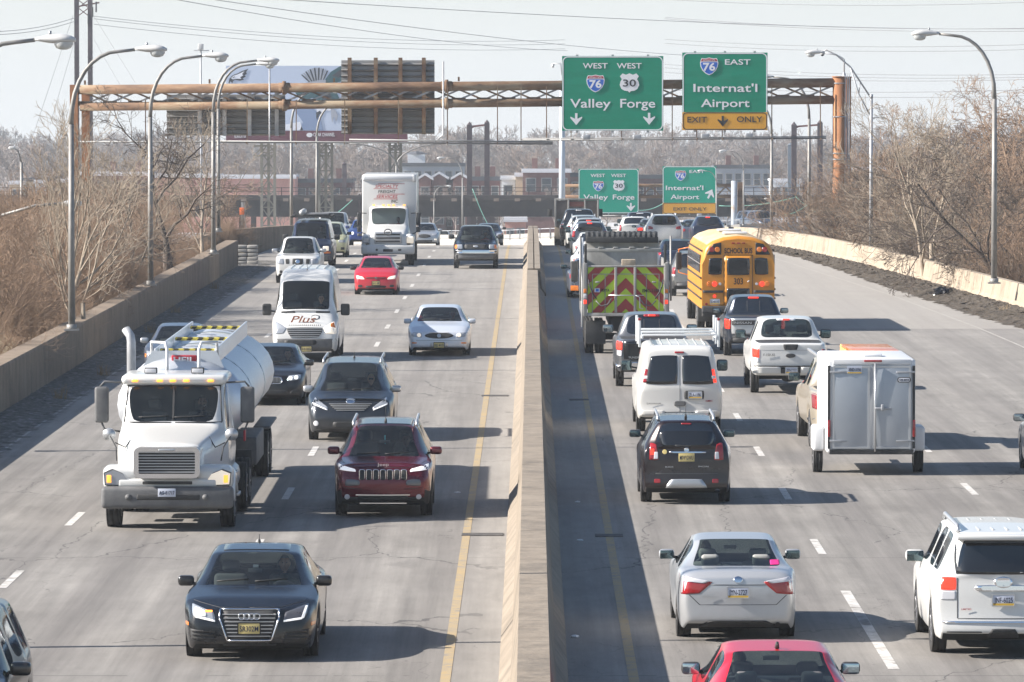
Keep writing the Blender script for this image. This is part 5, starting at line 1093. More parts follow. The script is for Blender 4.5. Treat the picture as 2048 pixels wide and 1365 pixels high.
# ---------- 4 black sedan with twin kidney grille ----------
V = Veh('sedan_car', 'black sedan with twin oval grille behind the tank truck', 'car', sedan(4.9, 1.86, 1.46, 1.0, .76, 1.4, 2.15, 3.4, 4.2, 1.02, .93, .58, .85, 3.85, .34, .18, P_('dark_brown_grey', (.02, .018, .02), .5, .3, .2)), 540, 808)
V.patch('grille', PLAS, [(.03, .56), (.32, .56), (.35, .72), (.03, .72)], r=.45, both=True)
for sd in (-1, 1):
    for rr_ in [rrect(.03, .34, .56, .72, .07, 3)]:
        pts = [V.hit(sd*x, z, 'F') for x, z in rr_+[rr_[0]]]; mb = MB(); mb.tube([l-d*.016 for l, n, d in pts], .012, 6, cap=False); mb.build('grille_frame', CHROME, V.root)
mb = MB()
for sd in (-1, 1):
    for i in range(8): u = sd*(.06+.035*i); l, n, d = V.hit(u, .64, 'F'); mb.box(l.x-.005, l.x+.005, l.y-.02, l.y, .57, .71)
mb.build('grille_bars', SATIN, V.root)
V.patch('headlight', HLC, [(.46, .62), (.8, .66), (.82, .78), (.5, .76)], r=.3, both=True); V.disc('lamp_ring', LITW, .56, .69, .05, off=.02, both=True); V.disc('lamp_ring', LITW, .7, .71, .05, off=.02, both=True)
V.patch('lower_intake', PLAS, [(-.45, .3), (.45, .3), (.5, .4), (-.5, .4)], r=.3); V.patch('side_intake', PLAS, [(.52, .3), (.8, .32), (.8, .42), (.6, .4)], both=True); V.disc('emblem', WLENS, 0, .79, .035); V.mirrors(1.75, 1.0, .84, BLKP); V.interior(1.55, 2.45, .3, SEATD, 1.12); V.wipers(1.04, .7)
driver(V, 2.4, .38, 'driver with a raised hand in the black sedan behind the tanker', CL2, SKIN, HAIRD)
# ---------- 6 white delivery van ----------
S = dict(L=5.9, W=1.99, wr=.74, r=.34, gc=.3, wheels=(1.0, 4.7), top=[(0, 1.05), (.15, 1.12), (.55, 1.35), (.85, 1.52), (1.5, 2.34), (1.75, 2.55), (2.2, 2.68), (5.6, 2.68), (5.85, 2.5), (5.9, 2.4)], belt=[(0, .98), (.55, 1.2), (.85, 1.32), (1.3, 1.35), (2.2, 1.4), (5.8, 1.4), (5.9, 1.35)], wid=[(0, .88), (.3, .95), (.9, 1), (5.8, 1), (5.9, .97)], ws=(.86, 1.5), sw=[(1.15, 2.1)], mats={'body': WHT}, bow=.18, nose=[(0, .06), (.25, -.04), (.55, 0), (.75, .05), (1, .12)])
V = Veh('delivery_van', 'tall white delivery van with a script logo on its hood', 'van', S, 612, 722)
V.patch('grille', PLAS, [(-.42, .72), (.42, .72), (.56, 1.02), (-.56, 1.02)], r=.3); V.slats('grille_slats', SATIN, -.42, .42, [.75, .81, .87, .93, .98], .022, -.45, .014); V.patch('headlight', HLC, [(-.93, .82), (-.62, .84), (-.52, 1.0), (-.86, 1.2)], r=.25); V.patch('headlight', LIT, [(.62, .84), (.93, .82), (.86, 1.2), (.52, 1.0)], r=.25); V.patch('turn_signal', AMB, [(.75, 1.04), (.9, 1.0), (.84, 1.16), (.74, 1.12)], off=.014, r=.1)
V.rect('bumper', PGREY, -.96, .96, .3, .7, off=.03, th=.1, r=.25, n=12); V.rect('lower_intake', PLAS, -.6, .35, .52, .66, off=.04, r=.3); V.plate(.05, .4, 'XB38G', off=.08)
V.rect('hood_vent', PLAS, -.72, -.3, 1.42, 1.47, both=True, off=.01); V.word('Plus', mat('brown_ink', (.35, .12, .06), .6), -.05, 1.16, .75, .2, shear=.3); V.disc('logo_ring', PGREY, .3, 1.3, .13, ry=.07, off=.008, th=.01); V.disc('logo_ring_inner', WHT, .3, 1.3, .1, ry=.05, off=.011, th=.01); V.word('.................', PGREY, 0, 1.07, .95, .2)
V.mirrors(1.15, 1.5, 1.0, PLAS, big=1.15, tall=2.0); V.interior(1.15, 2.0, .9, SEATD, 1.3); V.wipers(1.56, .8); V.antenna(2.0, 2.6, .25)
for sd in (-.5, -.25, 0, .25, .5): V.boxp('roof_rib', WHT, sd-.02, sd+.02, 2.3, 5.6, 2.66, 2.695)
driver(V, 2.0, .98, 'driver with a pale face inside the tall white delivery van', CL2, SKIN, HAIRD)
V.word('Plus', mat('brown_ink', ()), 0, 2.0, .01, .01) if False else None
# ---------- 7 blue grey sedan behind tank ----------
V = Veh('sedan_car', 'blue grey sedan mostly hidden behind the tank truck near the left wall', 'car', sedan(4.7, 1.8, 1.45, 1.0, .78, 1.3, 2.05, 3.2, 4.0, 1.02, .93, .56, .85, 3.7, .32, .18, BLUEG), 354, 756); V.patch('headlight', HLC, [(.5, .62), (.8, .66), (.82, .78), (.5, .76)], both=True); V.rect('grille', PLAS, -.35, .35, .55, .72); V.mirrors(1.65, 1.0, .82, SATIN); V.interior(1.45, 2.3, .3, SEATD, 1.12)
V.rect('turn_signal', AMB, -.86, -.8, .6, .7)
# ---------- 8 red small sedan ----------
V = Veh('sedan_car', 'bright red small sedan with yellow plate in the middle oncoming lane', 'car', sedan(4.45, 1.72, 1.44, 1.02, .74, 1.1, 1.95, 3.05, 3.75, 1.05, .92, .53, .85, 3.45, .3, .17, RED), 753, 589)
V.patch('headlight', LIT, [(.42, .6), (.74, .62), (.76, .76), (.5, .7)], r=.3, both=True); V.patch('grille', PLAS, [(-.36, .63), (.36, .63), (.42, .69), (-.42, .69)], r=.3); V.slats('grille_bar', RED, -.4, .4, [.655], .02, 0, .02); V.disc('emblem', PGREY, 0, .66, .05, off=.03); V.rect('lower_intake', PLAS, -.4, .4, .27, .37, r=.5); V.rect('side_intake', PLAS, .52, .7, .3, .4, r=.7, both=True); V.plate(0, .46, 'SAG 18P', off=.03); V.mirrors(1.45, 1.0, .8, PLAS); V.interior(1.25, 2.15, .3, SEATD, 1.1); V.wipers(1.05, .6)
driver(V, 2.05, .36, 'driver with hands on the wheel in the bright red small sedan', CL2, SKIN, HAIRD)
# ---------- 9 white sedan ----------
V = Veh('sedan_car', 'white older sedan with wide oval grille next to the median', 'car', sedan(5.08, 1.87, 1.45, 1.0, .74, 1.35, 2.15, 3.45, 4.2, 1.03, .93, .58, .98, 3.85, .33, .18, P_('pearl', (.62, .66, .72), .2, .28, .3)), 879, 710)
V.disc('grille', PLAS, 0, .62, .43, ry=.085, off=.012); V.slats('grille_rim', CHROME, -.3, .3, [.705], .012, 0, .012); V.disc('emblem', SATIN, 0, .62, .06, off=.03); V.patch('headlight', HLC, [(.5, .56), (.88, .6), (.88, .72), (.52, .7)], r=.3, both=True); V.disc('lit_lamp', LIT, .6, .635, .06, off=.02, both=True); V.rect('side_marker', AMB, .66, .82, .38, .42, both=True, r=.6); V.plate(0, .34, 'RJL 41G', off=.05); V.rect('plate_holder', SATIN, -.26, .26, .26, .43, off=.02); V.rect('lower_intake', PLAS, -.55, .55, .225, .255, r=.1); V.rect('bumper_seam', PGREY, -.8, .8, .475, .485, r=0, off=.004, n=12)
V.mirrors(1.7, .98, .84, MATS['paint_pearl']); V.interior(1.5, 2.4, .3, SEATD, 1.12); V.wipers(1.04, .7); driver(V, 2.3, .36, 'driver in dark clothes inside the white older sedan', CL2, SKIND, HAIRD)
mb = MB(); mb.box(-.72, -.5, 2.0-V.L/2, 2.4-V.L/2, .75, 1.12, 0, .08); mb.build('seat_cover', CL3, V.root)
# ---------- 10 white pickup ----------
V = Veh('pickup_truck', 'white pickup with three part grille behind the delivery van', 'pickup', pickup(5.3, 1.86, 1.85, 1.2, 1.08, 1.2, 1.9, 3.6, 1.25, 1.18, .6, .9, None, .38, .3, WHT), 597, 566)
V.rect('grille', PLAS, -.22, .22, .78, 1.02); V.patch('side_grille', PLAS, [(.34, .8), (.48, .8), (.5, 1.0), (.34, 1.0)], both=True); V.disc('emblem', CHROME, 0, .9, .09, off=.02); V.patch('headlight', HLC, [(.56, .78), (.86, .8), (.84, 1.02), (.58, 1.02)], both=True, r=.25); V.disc('fog_light', PLAS, .68, .48, .06, both=True); V.rect('lower_intake', PLAS, -.4, .4, .42, .58); V.mirrors(1.6, 1.3, .86, SATIN, big=1.05); V.interior(1.4, 2.3, .55, SEATD, 1.3); V.wipers(1.25, .65)
driver(V, 2.2, .62, 'driver inside the white pickup with three part grille', CL2, SKIND, HAIRD)
# ---------- 11 black work van with rack ----------
S = dict(L=5.7, W=2.01, wr=.72, r=.36, gc=.3, wheels=(.9, 4.4), top=[(0, 1.02), (.2, 1.1), (.9, 1.28), (1.6, 1.98), (2.2, 2.08), (5.5, 2.08), (5.7, 1.95)], belt=[(0, .96), (.9, 1.18), (1.3, 1.2), (5.5, 1.2), (5.7, 1.15)], ws=(.92, 1.6), sw=[(1.1, 2.2)], mats={'body': NAVY}, nose=[(0, .02), (.3, -.05), (.6, 0), (1, .06)])
V = Veh('work_van', 'dark blue work van with roof rack and white tube', 'van', S, 622, 536)
V.rect('grille', PLAS, -.45, .45, .72, .98); V.rect('headlight', LIT, .56, .82, .78, .98, both=True); V.rect('turn_signal', AMB, .52, .9, .66, .74, both=True); V.rect('bumper', PGREY, -.95, .95, .36, .6, off=.05, th=.1, r=.2); V.mirrors(1.3, 1.35, 1.0, PLAS, big=1.1, tall=1.5); V.interior(1.2, 2.0, .8, SEATD, 1.3)
for y in (1.9, 3.3, 4.8): V.boxp('rack_bar', PLAS, -.95, .95, y, y+.06, 2.2, 2.26)
for x in (-.85, .85): V.boxp('rack_side', PLAS, x-.03, x+.03, 1.8, 5.0, 2.24, 2.3)
tb = V.tubep('storage_tube', M_LAMPH, [(-.45, 2.0, 2.42), (-.45, 4.8, 2.42)], .12, n=14); V.boxp('ladder', PGREY, -.2, .7, 2.0, 4.8, 2.3, 2.36)
driver(V, 2.0, .9, 'driver inside the dark blue work van', CL2, SKIND, HAIRD)
# ---------- 13 black pickup ----------
V = Veh('pickup_truck', 'black pickup with chrome bumper next to the median', 'pickup', pickup(5.7, 1.99, 1.87, 1.25, 1.1, 1.25, 1.9, 3.9, 1.28, 1.22, .64, .95, None, .38, .36, BLKP), 952, 537)
V.rect('bumper', CHROME, -.95, .95, .68, .84, off=.06, th=.12, r=.25, n=10); V.rect('lower_bumper', PGREY, -.92, .92, .42, .67, off=.03, th=.1, r=.25, n=10); V.rect('grille', PLAS, -.5, .5, .88, 1.1, r=.3); V.disc('emblem', SATIN, 0, 1.0, .1, ry=.05, off=.02); V.patch('headlight', HLC, [(.58, .88), (.93, .88), (.9, 1.08), (.58, 1.08)], both=True); V.rect('turn_signal', AMB, .82, .93, .9, 1.06, off=.014, both=True); V.disc('fog_light', WLENS, .66, .55, .06, both=True); V.mirrors(1.6, 1.38, .94, PLAS, big=1.15, tall=1.2); V.interior(1.4, 2.3, .6, SEATD, 1.3); V.wipers(1.3, .7); V.rect('tow_hooks', PLAS, .3, .4, .4, .46, both=True)
driver(V, 2.2, .66, 'driver inside the black pickup beside the median', CL3, SKIND, HAIRD)
# ---------- background oncoming ----------
V = Veh('sedan_car', 'silver sedan emerging from behind the white box truck', 'car', sedan(4.95, 1.86, 1.5, 1.02, .8, 1.3, 2.05, 3.4, 4.2, 1.05, .95, .58, .95, 3.8, .34, .2, SILV), 849, 0, at_y=330, lvl=1); V.disc('grille', PLAS, 0, .66, .4, ry=.12, off=.015); V.patch('headlight', HLC, [(.5, .7), (.85, .74), (.85, .86), (.52, .8)], both=True); V.rect('fog_light', LIT, .62, .78, .4, .5, both=True); V.rect('lower_intake', PLAS, -.5, .5, .3, .42); V.mirrors(1.65, 1.05, .84, SILV); V.interior(1.5, 2.4, .3, SEATD, 1.15)
V = Veh('pickup_truck', 'distant white pickup with bright chrome grille', 'pickup', pickup(5.8, 2.03, 1.98, 1.35, 1.25, 1.25, 1.9, 3.6, 1.35, 1.3, .66, .95, None, .4, .4, WHT), 883, 0, at_y=500, lvl=1); V.rect('grille', PLAS, -.62, .62, .85, 1.2); V.slats('grille_slats', CHROME, -.6, .6, [.9, 1.0, 1.1, 1.18], .05, 0, .02); V.rect('headlight', HLC, .68, .95, .86, 1.2, both=True); V.rect('bumper', CHROME, -.98, .98, .5, .75, off=.05, th=.1); V.mirrors(1.6, 1.45, .95, PLAS, big=1.2, tall=1.4); V.interior(1.4, 2.3, .6, SEATD, 1.3)
V = Veh('sedan_car', 'dark car half hidden behind the black pickup', 'car', sedan(4.7, 1.85, 1.47, body=NAVY), 977, 0, at_y=330, lvl=1); V.rect('headlight', HLC, .5, .85, .7, .88, both=True); V.rect('grille', PLAS, -.4, .4, .62, .86); V.rect('side_marker', AMB, .82, .9, .72, .86); V.mirrors(1.5, 1.15, .84, BLKP); V.interior(1.3, 2.2, .4, SEATD, 1.25)
V = Veh('sedan_car', 'blue car with lit headlamp left of the white box truck', 'car', sedan(4.5, 1.78, 1.45, body=BLUE), 728, 0, at_y=296, lvl=1); V.disc('headlight', LITW, .62, .66, .09, both=True); V.rect('grille', PLAS, -.35, .35, .5, .66); V.mirrors(1.6, 1.0, .82, BLUE); V.interior(1.4, 2.3, .3, SEATD, 1.1)
V = Veh('sedan_car', 'pale yellow car behind the dark blue work van', 'car', suv(4.4, 1.82, 1.62, 1.05, .9, 1.0, 1.7, .3, 1.02, .58, .85, 3.45, .33, .2, CREAMY), 657, 0, at_y=252, lvl=1); V.rect('headlight', HLC, .5, .84, .7, .82, both=True); V.rect('fog_light', PLAS, .6, .78, .36, .48, both=True); V.rect('grille', PLAS, -.4, .4, .5, .7); V.mirrors(1.5, 1.1, .83, PLAS); V.interior(1.3, 2.1, .35, SEATD, 1.2)
V = Veh('suv_car', 'white square backed SUV above the pale yellow car', 'car', suv(4.9, 1.95, 1.9, 1.2, 1.1, 1.2, 1.85, .2, 1.2, .7, .9, 3.9, .38, .3, WHT), 664, 0, at_y=300, lvl=1); V.rect('headlight', HLC, .55, .88, .85, 1.02, both=True); V.rect('grille', PLAS, -.45, .45, .8, 1.0); V.mirrors(1.6, 1.3, .92, PLAS, big=1.1); V.interior(1.4, 2.3, .5, SEATD, 1.4)
# partial dark car at lower left edge
V = Veh('suv_car', 'dark grey SUV cut off by the lower left edge', 'car', suv(4.8, 1.9, 1.78, 1.12, 1.0, 1.15, 1.8, .3, 1.1, .6, .9, 3.75, .37, .22, P_('bluish_charcoal', (.035, .042, .052), .5, .3, .5), sw=[(1.27, 2.5), (2.6, 3.5), (3.6, 4.3)]), -142, 1545); V.mirrors(1.6, 1.15, .88, BLKP, big=1.1); V.interior(1.4, 2.3, .45, SEATG, 1.3); V.rect('headlight', HLC, .5, .86, .8, .95, both=True); V.rect('grille', PLAS, -.45, .45, .6, .9); V.rect('turn_signal', AMBL, .84, .9, .8, .85)
# ================= going away, right-hand carriageway =================
def tail_common(V, lampq, m=TLR, **k): V.patch('tail_light', m, lampq, both=True, **k)
# 20 red car at the bottom
V = Veh('sedan_car', 'bright red sedan cut off by the bottom edge', 'car', sedan(4.9, 1.85, 1.46, 1.0, .78, 1.3, 2.1, 3.35, 4.25, 1.05, .94, .585, .9, 3.85, .33, .19, PINKR, mats={'body': PINKR, 'rw': glass('rear_glass_clear', (.6, .7, .68), .06)}), 1558, 1548, False); V.mirrors(1.75, 1.02, .84, PLAS, mat('mirror_sky', (.45, .55, .6), .06, .9)); V.interior(1.5, 2.4, .3, SEATD, 1.12, rows=[2.4, 3.5]); V.rect('tail_light', TLR, .6, .88, .72, .86, both=True); V.antenna(3.3, 1.45, .02)
driver(V, 2.3, .36, 'dark haired driver seen from behind in the bright red sedan', CL2, SKIN, HAIRD, x=.4)
# 21 silver sedan
V = Veh('sedan_car', 'silver sedan with pointed tail lights and a pink sticker in its rear window', 'car', sedan(4.64, 1.775, 1.45, 1.0, .78, 1.2, 2.0, 3.15, 3.95, 1.07, .93, .56, .9, 3.6, .32, .19, P_('light_silver', (.5, .51, .52), .45, .3, .4), mats={'body': P_('light_silver', (0, 0, 0)), 'rw': MATS['rear_glass_clear']}, tail=[(0, .1), (.2, -.04), (.5, .0), (.8, -.02), (1, .02)]), 1470, 1272, False)
V.patch('tail_light', TLR, [(.56, .72), (.83, .7), (.84, .98), (.36, .89)], r=.12, both=True); V.patch('reverse_light', WLENS, [(.5, .87), (.8, .9), (.8, .97), (.4, .9)], r=.15, off=.014, both=True)
V.plate(0, .74, 'JYN-2727', 'PA', off=.03); V.disc('emblem', CHROME, 0, .92, .065, ry=.05); V.patch('lower_valance', PLAS, [(-.6, .22), (.6, .22), (.42, .33), (-.42, .33)], r=.2, off=.012); V.word('COROLLA', SATIN, -.42, .66, .2, .04); V.word('LE', SATIN, .48, .69, .06, .035); V.disc('exhaust_tip', PLAS, .58, .26, .04, off=.03)
V.rect('trunk_seam', PLAS, -.55, .55, .555, .562, off=.002, r=0); V.patch('trunk_seam', PLAS, [(-.56, .555), (-.545, .555), (-.7, .7), (-.715, .7)], off=.002, r=0, both=True); V.patch('trunk_lip', PGREY, [(-.42, .84), (.42, .84), (.4, .853), (-.4, .853)], off=.004, r=0)
V.mirrors(1.6, 1.03, .82, SATIN, mat('mirror_dark', (.1, .14, .15), .1, .8), stalk=PLAS); V.interior(1.4, 2.3, .3, SEATG, 1.12, rows=[2.3, 3.35]); V.rect('window_sticker', mat('pink_sticker', (.75, .03, .22), .5), .5, .64, 1.08, 1.14, off=.008)
driver(V, 2.2, .36, 'driver seen from behind inside the silver sedan with pink sticker', CL2, SKIND, HAIRD, x=.38)
# 22 white 4x4
V = Veh('suv_car', 'large white SUV with spoiler at the lower right edge', 'car', suv(4.82, 1.925, 1.82, 1.15, 1.02, 1.2, 1.85, .28, 1.16, .62, .92, 3.7, .39, .26, WHT, wid=[(0, .86), (.25, .96), (.7, 1), (4.2, 1), (4.82, .94)], tail=[(0, .06), (.18, -.06), (.35, .02), (.6, .02), (1, .05)], mats={'body': WHT, 'sw': GT}), 1992, 1303, False)
V.rect('rear_window', GD, -.68, .68, 1.2, 1.64, r=.12, off=.008); V.boxp('spoiler', WHT, -.66, .66, 4.45, 4.78, 1.68, 1.76, .03); V.rect('tail_light', TLB, -.88, -.66, .98, 1.16, r=.25); V.rect('tail_light', TLB, .66, .88, .98, 1.16, r=.25); V.rect('reverse_light', WLENS, .66, .88, .84, .965, r=.25, both=True); V.rect('tailgate_trim', CHROME, -.4, .4, .97, 1.05, r=.3, off=.03, th=.05); V.disc('emblem', CHROME, 0, 1.09, .13, ry=.08, off=.03); V.plate(0, .84, 'JNF-6025', 'PA', off=.03)
V.patch('tailgate_seam', PLAS, [(-.64, .575), (.64, .575), (.64, .585), (-.64, .585)], r=0, off=.004); V.rect('tailgate_seam', PLAS, -.65, -.64, .585, 1.15, r=0, off=.004); V.rect('tailgate_seam', PLAS, .64, .65, .585, 1.15, r=0, off=.004); V.rect('bumper_chrome', CHROME, -.86, .86, .52, .545, r=.1, off=.02); V.patch('hitch_recess', PLAS, [(-.24, .3), (.24, .3), (.17, .44), (-.17, .44)], off=.012); V.rect('bumper_slot', PLAS, -.8, -.3, .38, .4, off=.012); V.rect('bumper_slot', PLAS, .3, .8, .38, .4, off=.012)
V.rails(.6, 1.9, 4.3, 1.8, SATIN, .03); V.mirrors(1.7, 1.2, .86, WHT, mat('mirror_dark', ()), big=1.2); V.word('LIMITED', SRED, -.52, .7, .14, .025)
for q in (-.3, -.1, .1, .3): V.boxp('roof_rib', WHT, q-.015, q+.015, 2.3, 4.3, 1.79, 1.801)
# 23 brown-black crossover
V = Veh('suv_car', 'brownish black crossover with chrome strip above its yellow plate', 'car', suv(4.28, 1.775, 1.66, 1.08, .95, 1.05, 1.7, .3, 1.1, .53, .85, 3.4, .34, .22, BROWN, wid=[(0, .86), (.25, .96), (.7, 1), (3.6, 1), (4.28, .93)], tail=[(0, .1), (.18, -.06), (.35, .0), (.6, -.01), (1, .04)], mats={'body': BROWN, 'sw': GT, 'rw': GT}), 1370, 1003, False)
V.patch('rear_window', GD, [(-.5, 1.12), (.5, 1.12), (.56, 1.42), (-.56, 1.42)], r=.3, off=.008); V.rect('brake_light', TLR, -.1, .1, 1.545, 1.57, off=.02); V.patch('tail_light', TLR, [(-.72, .86), (-.53, .86), (-.58, 1.17), (-.7, 1.2)], r=.25, both=True); V.patch('reverse_light', WLENS, [(.55, .88), (.63, .88), (.62, 1.02), (.55, 1.02)], off=.015, r=.2, both=True); V.rect('lit_lamp', TLB, -.7, -.62, .96, 1.08, off=.015); V.rect('chrome_strip', CHROME, -.34, .38, 1.0, 1.03, off=.025, r=.2); V.disc('emblem', CHROME, 0, 1.06, .045, off=.03); V.plate(.0, .915, 'M74*GWU', off=.03, frame=False)
V.patch('skid_plate', SATIN, [(-.42, .32), (.42, .32), (.3, .5), (-.3, .5)], r=.15, off=.015); V.rect('reflector', TLR, -.62, -.5, .42, .5, r=.3); V.rect('reflector', TLR, .5, .62, .42, .5, r=.3); V.word('BUICK', SATIN, -.33, .72, .16, .028); V.word('ENCORE', SATIN, .33, .73, .2, .025); V.rails(.54, 1.7, 3.8, 1.64, SATIN, .028); V.mirrors(1.5, 1.2, .8, BROWN, mat('mirror_dark', ())); V.antenna(3.7, 1.66, .22); V.disc('exhaust_tip', CHROME, .6, .27, .05, ry=.025, off=.02); V.patch('wiper', PLAS, [(-.22, 1.13), (.1, 1.12), (.08, 1.15), (-.22, 1.16)], off=.02); V.disc('flower_sticker', PLY, -.42, 1.02, .045)
V.rect('bumper_seam', PGREY, -.6, .6, .6, .606, r=0, off=.004)
# 24 white work van with ladder rack
S = dict(L=5.7, W=2.01, wr=.76, r=.37, gc=.34, wheels=(.9, 4.35), top=[(0, 1.02), (.2, 1.1), (.9, 1.28), (1.6, 1.98), (2.2, 2.07), (5.3, 2.07), (5.52, 2.0), (5.7, 1.12)], belt=[(0, .96), (.9, 1.18), (1.3, 1.2), (5.3, 1.2), (5.55, 1.2), (5.7, 1.0)], ws=(.92, 1.6), sw=[(1.1, 2.2)], mats={'body': WHT2, 'sw': GT}, tail=[(0, .1), (.16, -.05), (.3, .0), (1, .0)], wid=[(0, .86), (.25, .96), (.7, 1), (5.4, 1), (5.7, .96)])
V = Veh('work_van', 'white work van with ladder rack and two dark rear windows', 'van', S, 1356, 862, False)
V.patch('rear_window', GD, [(-.8, 1.16), (-.05, 1.16), (-.05, 1.84), (-.68, 1.82)], r=.2, off=.012, both=True); V.patch('tail_light', TLR, [(-.86, 1.2), (-.76, 1.2), (-.72, 1.5), (-.8, 1.52)], r=.1); V.patch('tail_light', TLB, [(.76, 1.2), (.86, 1.2), (.8, 1.52), (.72, 1.5)], r=.1); V.patch('reverse_light', WLENS, [(-.83, 1.29), (-.75, 1.29), (-.74, 1.36), (-.82, 1.36)], r=.1, off=.012, both=True); V.rect('door_seam', PGREY, -.005, .005, .52, 1.82, r=0, off=.004, n=10)
V.rect('bumper', WHT2, -.93, -.35, .4, .56, off=.08, th=.12, r=.3); V.rect('bumper', WHT2, .35, .93, .4, .56, off=.08, th=.12, r=.3); V.rect('bumper_step', PLAS, -.36, .36, .4, .53, off=.06, th=.1); V.plate(.35, .92, 'ZLA-1196', 'PA', off=.04); V.rect('plate_recess', PLAS, .1, .56, .82, 1.02, off=.015); V.rect('door_latch', PGREY, -.14, .14, .66, .78, off=.03, r=.5); V.word('SAVANA', PGREY, -.6, .7, .34, .04); V.word('GMC', SRED, .68, .76, .17, .04); V.rect('brake_light', TLR, -.12, .1, 1.88, 1.92, off=.02)
V.mirrors(1.3, 1.38, 1.0, PLAS, mat('mirror_dark', ()), big=1.15, tall=1.6); MR = mat('rack_white', (.7, .72, .72), .4)
for y in (2.2, 3.6, 5.1):
    V.boxp('rack_bar', MR, -.88, .88, y, y+.07, 2.26, 2.31)
    for sd in (-1, 1): V.boxp('rack_post', MR, sd*.92-.03, sd*.92+.03, y, y+.07, 2.0, 2.62)
for sd in (-1, 1): V.boxp('rack_side', MR, sd*.86-.025, sd*.86+.025, 2.2, 5.2, 2.2, 2.27); V.boxp('rack_cap', TLR, sd*.92-.035, sd*.92+.035, 5.09, 5.18, 2.62, 2.68)
for q in (-.6, -.4, -.2, 0, .2, .4, .6): V.boxp('roof_rib', WHT2, q-.015, q+.015, 2.3, 5.2, 2.05, 2.075)
# 25 white pickup
V = Veh('pickup_truck', 'white full size pickup with black tailgate handle', 'pickup', pickup(5.9, 2.03, 1.95, 1.3, 1.2, 1.4, 2.0, 3.6, 1.36, 1.26, .68, .98, 4.6, .42, .5, WHT, mats={'body': WHT, 'rw': MATS['rear_glass_clear']}, ramp=0), 1576, 785, False)
V.rect('tail_light', TLB, -.98, -.82, .98, 1.2, r=.1, off=.012); V.rect('tail_light', TLR, .82, .98, .98, 1.2, r=.1, off=.012); V.rect('reverse_light', WLENS, -.97, -.83, .86, .97, r=.1, off=.012); V.rect('reverse_light', WLENS, .83, .97, .86, .97, r=.1, off=.012)
V.patch('tailgate_handle', PLAS, [(-.17, 1.18), (.17, 1.18), (.2, 1.33), (-.2, 1.33)], r=.25, off=.02); V.disc('emblem', PLAS, 0, 1.03, .13, ry=.055, off=.02); V.rect('bumper', WHT, -1.0, -.26, .56, .74, off=.1, th=.15, r=.15); V.rect('bumper', WHT, .26, 1.0, .56, .74, off=.1, th=.15, r=.15); V.rect('bumper_step', PLAS, -.26, .26, .56, .72, off=.06, th=.12); V.rect('bumper_pad', PLAS, -.95, .95, .74, .77, off=.1, th=.1, r=.1); V.plate(.02, .65, 'ZFN7777', 'PA', off=.09); V.word('F-150 XL', PGREY, -.56, 1.02, .32, .07, shear=.2)
V.rect('tailgate_seam', PGREY, -.8, .8, 1.17, 1.175, r=0, off=.004); V.rect('brake_light', TLB, -.1, .08, 1.865, 1.9, off=.03); V.rect('cargo_light', WLENS, -.26, .24, 1.855, 1.905, off=.016); V.mirrors(1.9, 1.42, .98, PLAS, mat('mirror_dark', ()), big=1.25, tall=1.3); V.interior(1.6, 2.6, .65, SEATD, 1.35); V.boxp('rear_axle', UNDER, -.8, .8, 4.5, 4.7, .35, .5, .05); V.boxp('differential', RUB, -.18, .18, 4.45, 4.75, .28, .58, .12)
driver(V, 2.5, .72, 'driver seen from behind inside the white full size pickup', CL2, SKIND, HAIRD, x=.43)
# 28 dark pickup with nameplate
V = Veh('pickup_truck', 'dark pickup with grey tailgate bearing a black name strip', 'pickup', pickup(5.25, 1.85, 1.78, 1.15, 1.05, 1.3, 1.9, 3.5, 1.2, 1.12, .6, .9, 4.1, .38, .4, P_('dark_blue_grey', (.03, .04, .06), .5, .3, .4), mats={'body': MATS['paint_dark_blue_grey'], 'rw': GT, 'bed': PLAS}), 1508, 711, False)
V.rect('tailgate', SILV, -.73, .73, .68, 1.16, r=.08, off=.012, n=10); V.rect('tailgate_strip', PLAS, -.72, .72, .96, 1.1, r=.05, off=.025); V.word('NISSAN', SATIN, -.38, .99, .5, .07, off=.035); V.rect('tail_light', TLB, -.9, -.76, .84, 1.12, r=.15, off=.014, both=True); V.rect('bumper', PGREY, -.9, .9, .46, .64, off=.05, th=.1, r=.2); V.rect('brake_light', TLB, -.16, .16, 1.69, 1.73, off=.03); V.mirrors(1.75, 1.24, .88, PLAS, big=1.1); V.rect('window_bar', PLAS, -.2, -.18, 1.3, 1.62, off=.015); V.rect('window_bar', PLAS, .18, .2, 1.3, 1.62, off=.015); V.interior(1.5, 2.5, .5, SEATD, 1.25)
# 29 grey pickup behind van
V = Veh('pickup_truck', 'dark grey pickup between the chevron truck and the white work van', 'pickup', pickup(5.8, 2.03, 1.93, 1.3, 1.2, 1.4, 2.0, 3.6, 1.3, 1.24, .68, .98, 4.6, .4, .42, GREYP, mats={'body': GREYP, 'rw': GT}), 1305, 772, False)
V.rect('tailgate', BLKP, -.8, .8, .74, 1.28, r=.05, off=.012, n=10); V.rect('tail_light', TLB, -.99, -.84, 1.02, 1.24, r=.12, off=.014, both=True); V.rect('reverse_light', WLENS, -.98, -.85, .86, 1.0, r=.12, off=.014, both=True); V.rect('bumper', CHROME, -1.0, 1.0, .5, .7, off=.08, th=.12, r=.2, n=10); V.rect('brake_light', TLB, -.1, .1, 1.84, 1.88, off=.035); V.rect('brake_housing', TLR, -.22, .22, 1.825, 1.89, off=.02); V.rect('window_bar', PLAS, -.22, -.2, 1.4, 1.76, off=.015); V.rect('window_bar', PLAS, .2, .22, 1.4, 1.76, off=.015); V.word('TUNDRA', SATIN, -.5, .8, .35, .05); V.mirrors(1.9, 1.42, .98, PLAS, big=1.3, tall=1.2); V.interior(1.6, 2.6, .6, SEATD, 1.35)
